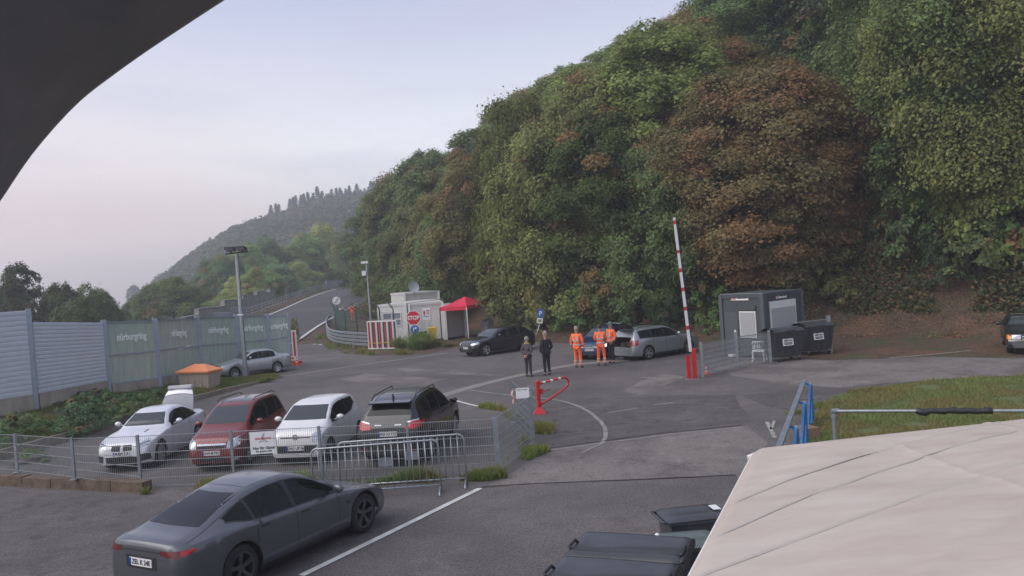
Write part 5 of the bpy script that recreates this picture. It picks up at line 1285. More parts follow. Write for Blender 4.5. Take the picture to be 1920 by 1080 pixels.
top = [[roofp(i/N_, j/M_) for j in range(M_+1)] for i in range(N_+1)]
mb = MB(); mb.grid(top); m0 = len(mb.v)
mb.grid([[p-Vector((0, 0, .012)) for p in r] for r in top]); mb.build('roof_sheet', m_tarp, t, world=True, smooth=True, fix=False)
mb = MB(); mb.tube([roofp(0, j/M_)+Vector((0, 0, -.01)) for j in range(M_+1)], .013, 6); mb.tube([roofp(i/N_, 0)+Vector((0, 0, -.01)) for i in range(N_+1)], .012, 6)
mb.tube([roofp(0, 0)+Vector((-.05, -.03, -.05)), roofp(0, .012)+Vector((-.04, 0, -.02)), roofp(.01, 0)+Vector((.02, 0, .0))], [.03, .02, .015], 6); mb.build('hem', m_whitep, t, world=True, smooth=True)
for pts_ in ([(.015, .265), (.12, .20), (.25, .135), (.42, .07), (.60, .015)], [(.015, .37), (.15, .29), (.32, .20), (.55, .11), (.85, .03)], [(.56, .0), (.64, .06), (.75, .14), (.95, .30)], [(.02, .47), (.2, .40), (.5, .30), (.9, .2)]):
    fu = pw([(i_, q[0]) for i_, q in enumerate(pts_)]); fv = pw([(i_, q[1]) for i_, q in enumerate(pts_)]); nn_ = (len(pts_)-1)*16
    mb = MB(); L1_ = [roofp(fu(i_/16), fv(i_/16))+Vector((0, 0, .003)) for i_ in range(nn_+1)]; mb.grid([[p+Vector((0, -.020, 0)), p+Vector((0, 0, .006)), p+Vector((0, .020, 0))] for p in L1_]); mb.build('seam', mat('tarpaulin_seam', (.44, .395, .35), .6), t, world=True, smooth=True)
for u_, v_ in ((.02, .03), (.98, .03), (.02, .9)): p = roofp(u_, v_); mb = MB(); mb.box((p.x, p.y, (p.z-.05)/2), (.06, .06, p.z-.05)); mb.build('leg', m_galv, t, world=True)
# pipe rail with black wrapping
zt = 1.0; A_ = G(1563, 771, zt); B_ = G(2000, 770, zt)
t = thing('pipe_rail', 'galvanised pipe rail with a black wrapped length above the grass', 'railing', (A_.x, A_.y, 0))
mb = MB(); mb.cyl((A_.x, A_.y, .02), (A_.x, A_.y, zt+.03), .045, n=12); mb.build('post', m_galv_d, t, world=True, smooth=True, ang=40)
mb = MB(); mb.cyl(A_, B_, .034, n=12); mb.build('rail', m_galv, t, world=True, smooth=True, ang=40)
mb = MB(); mb.cyl(A_-Vector((.05, 0, 0)), A_+Vector((.1, 0, 0)), .055, n=10); mb.cyl(A_+Vector((0, 0, -.14)), A_+Vector((0, 0, -.09)), .056, n=10); mb.build('clamp', m_galv_d, t, world=True)
f0, f1 = .375, .70; pts = [A_.lerp(B_, lerp(f0, f1, k/16))+Vector((0, -.01, rnd.uniform(-.02, .025)*(1.6 if k < 3 else .6))) for k in range(17)]
mb = MB(); mb.tube(pts, [.05+rnd.uniform(0, .02)+(.02 if k in (1, 2) else 0) for k in range(17)], 8); mb.build('wrapping', m_black, t, world=True, smooth=True)
# blue steel frame with galvanised plank
q0 = G(1508, 713, 1.05); q1 = G(1465, 826, 1.05); t = thing('blue_steel_rack', 'blue steel rack carrying a long galvanised plank by the grass', 'rack', (q0.x, q0.y, 0)); d = (q1-q0).normalized(); sd = Vector((-d.y, d.x, 0))
mb = MB(); mb.beam(q0, q1+d*.6, .10, .05); mb.build('plank', m_galv_d, t, world=True)
if sd.x < 0: sd = -sd
for f in (.04, .42, .80):
    p = q0.lerp(q1, f)+sd*.16; mb = MB(); mb.cyl((p.x, p.y, 0), (p.x, p.y, .98), .045, n=10); mb.build('post', m_bluep, t, world=True, smooth=True, ang=40)
    mb = MB(); mb.cyl((p.x, p.y, .98), (p.x, p.y, 1.03), .05, .03, 10); mb.build('post_cap', m_galv, t, world=True)
    e = p+d*1.1-sd*.05; mb = MB(); mb.beam((p.x, p.y, .93), (e.x, e.y, .08), .05, .24); mb.build('brace', m_bluep, t, world=True)
    e = p+d*.55; mb = MB(); mb.beam((p.x, p.y, .45), (e.x, e.y, .04), .04, .14); mb.build('brace', m_bluep, t, world=True)
    mb = MB(); mb.beam((p.x, p.y, .97), (p.x-sd.x*.16, p.y-sd.y*.16, 1.02), .06, .04); mb.build('bracket', m_bluep, t, world=True)
c = G(1514, 822); o = thing('wooden_box', 'brown weathered wooden box at the foot of the blue rack', 'box', c, .3); 
for k in range(3): mb = MB(); mb.box((0, -.16+.16*k, .14), (.36, .15, .28)); mb.build('board', m_wood, o)
# foreground bins
def lid770(px, py, rz, label, z=1.22, pos=None):
    p = pos if pos is not None else G(px, py, z); t = thing('waste_container', label, 'waste container', (p.x, p.y, 0), rz, 'anthracite waste containers beside the white tent')
    w, d = 1.30, .78
    mb = MB(); mb.add([(sx*lerp(w*.42, w*.48, k), sy*lerp(d*.4, d*.48, k), lerp(.18, z-.08, k)) for k in (0, 1) for sx, sy in ((-1, -1), (1, -1), (1, 1), (-1, 1))], [(0, 1, 5, 4), (1, 2, 6, 5), (2, 3, 7, 6), (3, 0, 4, 7), (3, 2, 1, 0), (4, 5, 6, 7)]); mb.build('body', m_bin, t)
    mb = MB(); mb.box((0, 0, z-.06), (w*1.03, d*1.03, .06)); mb.build('rim', m_bin, t)
    rows = []
    for i in range(25):
        row = []
        for j in range(17):
            fx, fy = i/24, j/16; e = min(fx, 1-fx, fy, 1-fy); dip = -.022*math.exp(-((fy-.5-.12*(fx-.5))/.16)**2)*min(1, e*6)-.012*math.sin(fx*5+fy*3)*min(1, e*5)
            row.append(((fx-.5)*w, (fy-.5)*d, z-.02+.035*min(1, e*22)**.5+dip+(.012 if abs(fy-.5) > .36 and e > .03 else 0)))
        rows.append(row)
    mb = MB(); mb.grid(rows); mb.build('lid', m_bin, t, smooth=True)
    for sx in (-1, 1):
        mb = MB(); mb.tube([(sx*w*.47, -d*.30, z+.0), (sx*w*.49, -d*.28, z+.035), (sx*w*.49, d*.0, z+.035), (sx*w*.47, d*.02, z)], .018, 6); mb.build('handle', m_black, t, smooth=True)
    mb = MB(); mb.cyl((w*.50, -d*.45, z-.02), (w*.50, d*.45, z-.02), .03, n=8); mb.build('hinge_bar', m_black, t, smooth=True)
    for x, y in ((-.48, -.28), (.48, -.28), (-.48, .28), (.48, .28)): mb = MB(); mb.cyl((x-.025, y, .09), (x+.025, y, .09), .09, n=12); mb.build('wheel', m_black, t, smooth=True, ang=40)
p1 = G(1180, 1024, 1.22); dd_ = Vector((-math.sin(R(22)), -math.cos(R(22)), 0))
for k_, lb_ in enumerate(('farthest of the three large containers with its lid closed', 'middle large container beside the white tent', 'nearest large container cut by the lower frame edge')):
    q_ = p1+dd_*.84*k_; lid770(0, 0, R(-22), lb_, pos=q_)
p = G(1293, 960, 1.05); tb = wheelie((p.x, p.y, 0), R(97), .58, .80, 1.06, m_bin, m_bin, 'single wheelie bin with a sticker left of the tent edge')
mb = MB(); mb.box((-.02, -.34, 1.085), (.20, .10, .008)); mb.build('sticker', m_sign_w, tb)
p = G(1285, 1008, 1.05); wheelie((p.x, p.y, 0), R(92), .55, .72, 1.05, m_bin, mat('grey_green_lid', (.10, .12, .115), .35), 'wheelie bin with greyish lid between the single bin and the large containers')
p = G(1232, 1003, 1.24); mb = MB(); mb.lathe([(.0, .04), (.02, .03), (.035, .0)], c=(p.x, p.y, 1.225), n=8); o = mb.build('crumpled_paper', m_sign_w, smooth=True); tag(o, 'small crumpled white paper lying on the large container lid', 'litter')

# ================================================================== camera housing rim, top left
edge = [(-90, 500), (-40, 430), (0, 378), (60, 290), (150, 190), (210, 143), (270, 100), (345, 50), (425, -2), (520, -60), (640, -130), (800, -215)]
D_ = .30; bp_ = [cam.location+Vector() for _ in edge]
loc = Vector((0, 0, CAMZ)); inner = [loc+pray(x, y)*D_/pray(x, y).dot(fwd) for x, y in arc(edge, 4)]
cen = loc+pray(1000, 560)*D_
sections = []
for p in inner:
    q = p-loc; o_ = (p-cen).normalized(); F_ = lambda k, d: loc+q*k+o_*d
    sections.append([F_(1.06, .004), F_(1.02, .0008), F_(1.0, 0), F_(.97, .001), F_(.90, .012), F_(.80, .045), F_(.70, .10), F_(.70, .22), F_(1.0, .24), F_(1.08, .12), F_(1.06, .004)])
mb = MB(); mb.grid(sections); o = mb.build('camera_housing', m_hood, smooth=True); tag(o, 'dusty dark rim of the camera housing curving across the top left corner', 'camera housing')

# ================================================================== cars
def paint(name, col, metal=.3, rough=.32): return mat(name, col, rough, metal, coat=.6, noise_amt=.08, noise_scale=2)
m_wglass = mat('car_glass', (.050, .060, .066), .12, 0, spec=.42)
m_tint = mat('dark_car_glass', (.010, .012, .014), .10, spec=.28)
m_side = mat('see_through_side_glass', (.012, .015, .016), .05, spec=.30, alpha=.60)
m_tyre = mat('tyre_rubber', (.022, .022, .024), .85, noise_amt=.3, noise_scale=20)
m_alloy = mat('silver_alloy', (.55, .56, .58), .3, .8)
m_alloy_d = mat('black_alloy', (.075, .077, .085), .4, .4)
m_trim = mat('black_trim', (.018, .018, .02), .55)
m_chrome = mat('chrome', (.75, .76, .78), .15, 1)
m_lamp = mat('headlamp_glass', (.55, .58, .62), .12, .5, coat=.5)
m_lampon = mat('headlamp_lit', (.9, .9, .9), .2, emit=(.95, .97, 1), estr=2.2)
m_tail = mat('tail_lamp_red', (.42, .010, .015), .2, coat=.5)
m_amber = mat('indicator_amber', (.75, .25, .03), .25, coat=.4)
m_plate = mat('plate_white', (.74, .74, .72), .45)
m_euro = mat('plate_blue_band', (.01, .05, .38), .5)

WHEELC = {}
def wheel_meshes(r, style, dark):
    key = (round(r, 3), style, dark)
    if key in WHEELC: return WHEELC[key]
    w = .11; mb = MB(); ri = r*.70 if style != 'small' else r*.62
    mb.lathe([(ri, -w), (r*.86, -w*1.02), (r*.97, -w*.85), (r, -w*.5), (r, w*.5), (r*.97, w*.85), (r*.86, w*1.02), (ri, w), (ri*.97, w*.3), (ri*.97, -w*.3), (ri, -w)], axis='Y', n=36)
    ty = mb.mesh('tyre', m_tyre, True, 50)
    m_ = m_alloy_d if dark else m_alloy
    mb = MB(); mb.lathe([(ri*1.01, w*1.0), (ri*.95, w*1.02), (ri*.90, w*.7), (ri*.88, -w*.2), (ri*.2, -w*.3), (.0005, -w*.3)], axis='Y', n=30)
    rim_b = mb
    n = {'five': 5, 'ten': 10, 'small': 7, 'multi': 9}[style]; sp = MB()
    for k in range(n):
        a = 2*PI*k/n
        for da in ((-.09, .09) if style in ('five', 'ten') else (0,)):
            c0 = Vector((math.cos(a)*.045, w*.62, math.sin(a)*.045)); c1 = Vector((math.cos(a+da)*ri*.93, w*.88, math.sin(a+da)*ri*.93))
            sp.beam(c0, c1, .035 if style != 'five' else .042, .03, up=(0, 1, 0))
    sp.lathe([(.0005, w*.78), (.05, w*.78), (.065, w*.6), (.065, w*.3)], axis='Y', n=14)
    sp.lathe([(ri*.90, w*.99), (ri*1.02, w*1.04), (ri*1.02, w*.9)], axis='Y', n=36)
    WHEELC[key] = (ty, rim_b.mesh('rim_barrel', m_trim, True, 40), sp.mesh('rim', m_, True, 35)); return WHEELC[key]

def make_car(name, label, sp):
    L, Wd, H = sp['L'], sp['W'], sp['H']; hw = Wd/2; r = sp['r']; fo = sp['fo']; wb = sp['wb']
    top = pw(sp['top']); belt = pw(sp['belt']); wt = pw(sp['wt']); plan = pw(sp['plan']); zb0 = sp.get('zb', .20); Ra = r+.055
    tw = (fo, fo+wb)
    def zbot(t):
        z = zb0+.10*(smooth(.5, 0, t)+smooth(L-.5, L, t))*.6
        for c in tw:
            d = abs(t-c)
            if d < Ra: z = max(z, r+math.sqrt(max(0, Ra*Ra-d*d)))
        return z
    ts = set(np.round(np.linspace(.30, L-.30, int(L/.07)), 4)); ts |= {0, .012, .03, .06, .10, .15, .2, .25, L-.25, L-.2, L-.15, L-.10, L-.06, L-.03, L-.012, L}
    ts = {t for t in ts if min(abs(t-c) for c in tw) > Ra+.01}
    for c in tw:
        for k in range(15): ts.add(c+(Ra-.002)*math.cos(PI*k/14))
        ts |= {c-Ra-.003, c+Ra+.003}
    for t, _ in sp['top']: 
        if min(abs(t-c) for c in tw) > Ra+.01: ts.add(t)
    for a, b in sp['pillars']: ts |= {a, b, a-.012, b+.012}
    ts = sorted(ts)
    X = lambda t: L/2-t
    def section(t):
        w = hw*plan(t); zb = zbot(t); zs = belt(t); zt = top(t); yt = hw*wt(t)*min(1, plan(t)/.9)
        zs = min(zs, zt-.02); cr = .05 if zt-zs > .3 else .035
        ze = zt-cr if zt-cr > zs else (zs+zt)/2
        zbb = min(zb, zs-.02)
        lo = .5
        body = [(w*.90, zbb), (w*.965, zbb+.10*(zs-zbb)), (w*.995, zbb+.35*(zs-zbb)), (w*1.0, zbb+.6*(zs-zbb)), (w*.99, zbb+.8*(zs-zbb)), (w*.975, zbb+.93*(zs-zbb)), (w*.945, zs)]
        if zb > zb0+.12 and min(abs(t-c) for c in tw) < Ra: body[0] = (w*.985, zbb); body[1] = (w*.998, zbb+.08*(zs-zbb))
        y0, z0 = w*.945, zs; cab = []
        op = any(a-.02 <= t <= b+.02 for a, b in sp['pillars']) and sp.get('open', True)
        if op:
            a_, b_ = sp['pillars'][-1]; g0 = zs+.035+(sp.get('kick', 0)*smooth(b_-.5, b_, t) if t >= a_ else 0); g1 = zt-sp.get('rooft', .10)
            op = g1-g0 > .03 and ze-.01 > g1
            if op: F5 = [(lerp(g0, g1, q/4)-z0)/(ze-z0) for q in range(5)]
        for k in range(1, 6):
            f = F5[k-1] if op else k/6; cab.append((lerp(y0, yt, f)+.022*math.sin(PI*f)*(1 if zt-zs > .3 else .3), lerp(z0, ze, f)))
        roof = [(yt, ze), (yt*.93, ze+(zt-ze)*.45), (yt*.8, ze+(zt-ze)*.75), (yt*.5, zt-.006), (yt*.25, zt-.001), (0, zt)]
        return body+cab+roof
    mb = MB(); secs = [section(t) for t in ts]; n = len(secs[0])
    rows = []
    for t, s_ in zip(ts, secs):
        rows.append([(X(t), y, z) for y, z in s_]+[(X(t), -y, z) for y, z in reversed(s_[:-1])])
    vs = [p for r_ in rows for p in r_]; m = len(rows[0])
    cut = sp.get('hatch_cut')
    fs = []
    for i in range(len(rows)-1):
        for j in range(m-1):
            q = [rows[i][j], rows[i][j+1], rows[i+1][j+1], rows[i+1][j]]
            if cut:
                cx = sum(v[0] for v in q)/4; cz = sum(v[2] for v in q)/4; cy = abs(sum(v[1] for v in q)/4)
                if cx < cut[0]-(cz-cut[2])*cut[4] and cut[2] < cz < cut[3] and cy < cut[1]: continue
            fs.append((i*m+j, i*m+j+1, (i+1)*m+j+1, (i+1)*m+j))
    mb.add(vs, fs)
    def cap(row, rear):     # end caps built as strips so they can be cut
        k = (m-1)//2
        for j in range(k):
            a, b, c_, d = row[j], row[j+1], row[m-2-j], row[m-1-j]
            if cut and rear and cut[2] < (a[2]+b[2])/2 < cut[3]:
                yy = cut[1]*.98
                for s_ in (1, -1):
                    mb.add([a, b, (b[0], s_*yy, b[2]), (a[0], s_*yy, a[2])] if s_ > 0 else [d, c_, (c_[0], -yy, c_[2]), (d[0], -yy, d[2])], [(0, 1, 2, 3)])
            else: mb.add([a, b, c_, d], [(0, 1, 2, 3)])
    cap(rows[0], False); cap(rows[-1], True)
    full = mb.mesh('full', sp['paint'], fix=False); bf = bmesh.new(); bf.from_mesh(full); bvh = BVHTree.FromBMesh(bf); bf.free(); bpy.data.meshes.remove(full)
    if sp.get('open', True):
        nf = (len(rows)-1)*(m-1); keep = []
        base_cut = len([1 for f in mb.f])
        hole = set()
        for i in range(len(rows)-1):
            if any(a-1e-6 <= ts[i] and ts[i+1] <= b+1e-6 for a, b in sp['pillars']):
                for j in range(7, 11):
                    for jj in (j, m-2-j): hole.add((i*m+jj, i*m+jj+1, (i+1)*m+jj+1, (i+1)*m+jj))
        def degenerate(f): return False
        mb.f = [f for f in mb.f if f not in hole or (max(mb.v[q][2] for q in f)-min(mb.v[q][2] for q in f)) > .30]
    me = mb.mesh('body', sp['paint'], fix=False)
    bm = bmesh.new(); bm.from_mesh(me); bmesh.ops.remove_doubles(bm, verts=bm.verts, dist=.0015); bmesh.ops.dissolve_degenerate(bm, dist=.0005, edges=bm.edges); bmesh.ops.recalc_face_normals(bm, faces=bm.faces)
    bm.to_mesh(me); bm.free()
    me.polygons.foreach_set('use_smooth', [True]*len(me.polygons)); me.set_sharp_from_angle(angle=R(sp.get('sharp', 38)))
    root = thing(name, label, 'car', (0, 0, 0)); body = link(bpy.data.objects.new('body', me), root)
    def cast(o_, d):
        h = bvh.ray_cast(Vector(o_), Vector(d)); return h[0]
    def drape(pname, topl, botl, view, m_, off_=.005, nx=14, nz=6, parent=None, thick=0):
        """outline given as two polylines in (t,z) for the sides, (y,z) for front / rear, (t,y) for the top"""
        def rs_(pl, k):
            P = [Vector((a, b, 0)) for a, b in pl]; Ls = [0]
            for i in range(1, len(P)): Ls.append(Ls[-1]+(P[i]-P[i-1]).length)
            o_ = []
            for i in range(k+1):
                s_ = Ls[-1]*i/k; q = 1
                while q < len(P)-1 and Ls[q] < s_: q += 1
                f = 0 if Ls[q] == Ls[q-1] else (s_-Ls[q-1])/(Ls[q]-Ls[q-1]); o_.append(P[q-1].lerp(P[q], min(1, f)))
            return o_
        A_, B_ = rs_(topl, nx), rs_(botl, nx); rows = []
        for j in range(nz+1):
            row = []
            for a, b in zip(A_, B_):
                p = b.lerp(a, j/nz)
                if view in ('L', 'R'): s_ = 1 if view == 'L' else -1; o3 = (X(p.x), 3*s_, p.y); d = (0, -s_, 0)
                elif view == 'F': o3 = (5, p.x, p.y); d = (-1, 0, 0)
                elif view == 'B': o3 = (-5, p.x, p.y); d = (1, 0, 0)
                else: o3 = (X(p.x), p.y, 4); d = (0, 0, -1)
                h = cast(o3, d)
                if h is None:
                    nn_ = bvh.find_nearest(Vector({'L': (X(p.x), hw, p.y), 'R': (X(p.x), -hw, p.y), 'F': (L/2, p.x, p.y), 'B': (-L/2, p.x, p.y), 'T': (X(p.x), p.y, H)}[view])); h = nn_[0]
                row.append(Vector(h)-Vector(d)*off_)
            rows.append(row)
        mb_ = MB(); mb_.grid(rows); return mb_.build(pname, m_, parent or root, smooth=True)
    # glass house
    ta, tra, trc, tc_ = sp['glass']      # screen base, screen top, rear screen top, rear screen base
    ws = sp.get('wglass', m_wglass); sg = sp.get('sglass', m_tint)
    yb, yt_ = hw*wt(ta)*.93, hw*wt(tra)*.90
    drape('windscreen', [(-yt_, top(tra)-.035), (yt_, top(tra)-.035)], [(-yb, belt(ta)+.06 if top(ta) < belt(ta)+.07 else top(ta)+.03), (-yb*.5, top(ta)+.025), (yb*.5, top(ta)+.025), (yb, top(ta)+.03)], 'F', ws, nz=12, nx=20)
    if sp.get('rear_glass', True):
        yb2, yt2 = hw*wt(tc_)*.90, hw*wt(trc)*.86; rg = sp.get('rear_z', (top(tc_)+.03, top(trc)-.04))
        drape('rear_window', [(-yt2, rg[1]), (yt2, rg[1])], [(-yb2, rg[0]), (yb2, rg[0])], 'B', sg if sp.get('rear_dark', 1) else ws, nz=12, nx=16)
    pil = sp['pillars']                  # window spans in t
    for s_ in ('L', 'R'):
        a, b = pil[0][0]-.03, pil[-1][1]+.03; tl = []; bl = []
        for k in range(25):
            t = lerp(a, b, k/24); zb_ = belt(t)+.018+(sp.get('kick', 0)*smooth(b-.5, b, t)); tl.append((t, max(zb_+.004, top(t)-sp.get('rooft', .10)+.016))); bl.append((t, zb_))
        if not sp.get('open', True): drape('window_surround', tl, bl, s_, m_trim, .0025, nx=30, nz=5)
        else:
            for k in range(len(pil)-1):
                a, b = pil[k][1]-.008, pil[k+1][0]+.008; drape('pillar_trim', [(a, top(a)-sp.get('rooft', .10)+.012), (b, top(b)-sp.get('rooft', .10)+.012)], [(a, belt(a)+.022), (b, belt(b)+.022)], s_, m_trim, .007, 3, 8)
            drape('window_trim', [(q[0], q[1]-.012) for q in tl], [(q[0], q[1]-.026) for q in tl], s_, m_trim, .007, 30, 1); drape('window_trim', [(q[0], q[1]+.022) for q in bl], [(q[0], q[1]+.006) for q in bl], s_, m_trim, .007, 30, 1)
        for (a, b) in pil:
            N_ = 12; tl = []; bl = []
            for k in range(N_+1):
                t = lerp(a, b, k/N_); zb_ = belt(t)+.035+(sp.get('kick', 0)*smooth(b-.5, b, t) if (a, b) == pil[-1] else 0); zt_ = max(zb_+.004, top(t)-sp.get('rooft', .10)); tl.append((t, zt_)); bl.append((t, zb_))
            drape('side_window', tl, bl, s_, m_side if sp.get('open', True) else sg, nx=16, nz=5)
        for t in sp['seams']:
            zt_ = belt(t)+.01; drape('door_seam', [(t-.006, zt_), (t+.006, zt_)], [(t-.006+sp.get('seam_dx', 0), zb0+.14), (t+.006+sp.get('seam_dx', 0), zb0+.14)], s_, m_trim, .003, 1, 10)
        for t in sp['handles']:
            z = belt(t)-.09; drape('door_handle', [(t, z+.022), (t+.2, z+.026)], [(t, z-.006), (t+.2, z-.002)], s_, sp.get('handle_mat', sp['paint']), .018, 4, 2)
        if sp.get('side_trim'):
            z, hh, mm = sp['side_trim']; t0, t1 = fo+Ra+.04, fo+wb-Ra-.04; drape('side_trim', [(t0, z+hh), (t1, z+hh)], [(t0, z-hh), (t1, z-hh)], s_, mm, .008, 16, 2)
        if sp.get('sill', True):
            t0, t1 = fo+Ra+.02, fo+wb-Ra-.02; drape('sill', [(t0, zb0+.09), (t1, zb0+.09)], [(t0, zb0+.01), (t1, zb0+.01)], s_, sp.get('sill_mat', m_trim), .004, 12, 2)
        sgn_ = 1 if s_ == 'L' else -1; tm = ta+.42; zm = belt(tm)+.12; ym = hw*.99
        mb_ = MB(); mb_.beam((X(tm), ym*sgn_*.93, zm-.06), (X(tm), (ym+.10)*sgn_, zm), .04, .03); q0 = len(mb_.v)
        c_ = Vector((X(tm)+.01, (ym+.135)*sgn_, zm+.015)); vs_ = []; 
        for i in range(7):
            th = PI*i/6
            for k in range(12):
                ph = 2*PI*k/12; v = Vector((.085*math.sin(th)*math.cos(ph), .115*math.cos(th)*sgn_, .072*math.sin(th)*math.sin(ph))); v.x *= .55 if v.x < 0 else 1; vs_.append(c_+v)
        mb_.add(vs_, [(i*12+k, i*12+(k+1) % 12, (i+1)*12+(k+1) % 12, (i+1)*12+k) for i in range(6) for k in range(12)])
        mir = mb_.build('mirror', sp.get('mirror_mat', sp['paint']), root, smooth=True, ang=60)
    # lamps, grille, plates
    for (v, nm, tl, bl, m_, of) in sp['patches']:
        both = v[0] == '2'
        for k in ((1, -1) if both else (1,)):
            vv = v[1] if both else v
            if vv in 'LR' and both: drape(nm, tl, bl, 'L' if k > 0 else 'R', m_, of, 8, 3)
            else: drape(nm, [(a*k, b) for a, b in tl], [(a*k, b) for a, b in bl], vv, m_, of, 10, 3)
    for v, z, y, txt in sp['plates']:
        d = 1 if v == 'F' else -1; h = cast((5*d, y, z), (-d, 0, 0)) or Vector((d*L/2, y, z)); x = h.x+.012*d
        mb_ = MB(); mb_.box((x, y, z), (.014, .52, .112)); pl = mb_.build('number_plate', m_plate, root)
        mb_ = MB(); mb_.box((x+.008*d, y-.235*d*(-1 if d < 0 else 1)*(1 if d < 0 else -1)*-1*1.0, z), (.004, .04, .11))
        mb_ = MB(); xl = Vector((0, 1, 0)) if d > 0 else Vector((0, -1, 0)); p = Vector((x+.009*d, y, z))-xl*.237; mb_.box(p, (.004, .042, .108)); mb_.build('euro_band', m_euro, pl)
        text(txt, .098, m_ink, pl, (x+.010*d, y+xl.y*.02, z), xl, (0, 0, 1), .003, .002)
    if sp.get('open', True):     # cabin seen through the side windows
        t0 = ta+.85; m_seat = mat('dark_seat', (.035, .034, .036), .8); zse = belt(t0)-.38
        for t_, ys in ((t0, (-.36, .36)), (t0+.92, (-.36, .36))):
            if t_ > trc+.05: continue
            for y in ys:
                mb_ = MB(); mb_.box((X(t_), y*hw, zse), (.50, .44*hw/.9, .16)); mb_.beam((X(t_+.22), y*hw, zse), (X(t_+.40), y*hw, min(top(t_+.4)-.22, belt(t_)+.22)), .42*hw/.9, .12, up=(1, 0, 0))
                zz = min(top(t_+.4)-.16, belt(t_)+.30); mb_.box((X(t_+.42), y*hw, zz), (.10, .24, .14)); mb_.build('seat', m_seat, root)
        mb_ = MB(); mb_.box((X(ta+.30), 0, belt(ta)-.07), (.5, hw*1.5, .12)); mb_.build('dashboard', m_seat, root)
        mb_ = MB(); mb_.tube([(X(ta+.62)+.05*math.sin(q*PI/6), .36*hw+.18*math.cos(q*PI/6), belt(ta)-.02+.17*math.sin(q*PI/6)) for q in range(12)], .016, 6, closed=True); mb_.build('steering_wheel', m_trim, root)
        mb_ = MB(); mb_.box((X(ta+1.4), 0, zse-.16), (2.5, hw*1.7, .06)); mb_.build('cabin_floor', m_dark, root)
    # dark underbody, arch liners
    mb_ = MB(); mb_.box((0, 0, zb0+.14), (L-.5, hw*1.30, .24)); mb_.build('underbody', m_dark, root)
    for c in tw:
        for s_ in (1, -1):
            mb_ = MB(); rr = []
            for k in range(13):
                a = PI*k/12; rr.append([(X(c)+(Ra+.004)*math.cos(a), s_*hw*.60, r+(Ra+.004)*math.sin(a)), (X(c)+(Ra+.004)*math.cos(a), s_*hw*.965, r+(Ra+.004)*math.sin(a))])
            mb_.grid(rr); mb_.box((X(c), s_*hw*.60, r+.02), (Ra*2, .02, Ra*1.6)); mb_.build('arch_liner', m_dark, root)
    ty, rb, rm = wheel_meshes(r, sp.get('rim', 'five'), sp.get('rim_dark', False))
    for c in tw:
        for s_ in (1, -1):
            w = link(bpy.data.objects.new('wheel', ty), root); w.location = (X(c), s_*(hw*.965-.12), r); w.rotation_euler = (0, rnd.uniform(0, 1) if s_ > 0 else rnd.uniform(0, 1), 0 if s_ > 0 else PI)
            b_ = link(bpy.data.objects.new('rim_barrel', rb), w); q = link(bpy.data.objects.new('rim', rm), w)
    root['_L'] = L
    return root, drape, X, cast
def put(root, px, py, yaw, scale=1.0, xy=None):
    p = G(px, py) if xy is None else Vector((*xy, 0)); root.location = (p.x, p.y, .012); root.rotation_euler = (0, 0, yaw); root.scale = (scale,)*3 if not isinstance(scale, tuple) else scale
    for k in ('_L',):
        if k in root: del root[k]
PLAN = lambda L: [(0, .70), (.05, .80), (.15, .88), (.4, .955), (.9, .99), (L*.5, 1), (L-.9, .99), (L-.4, .96), (L-.12, .90), (L-.04, .84), (L, .78)]

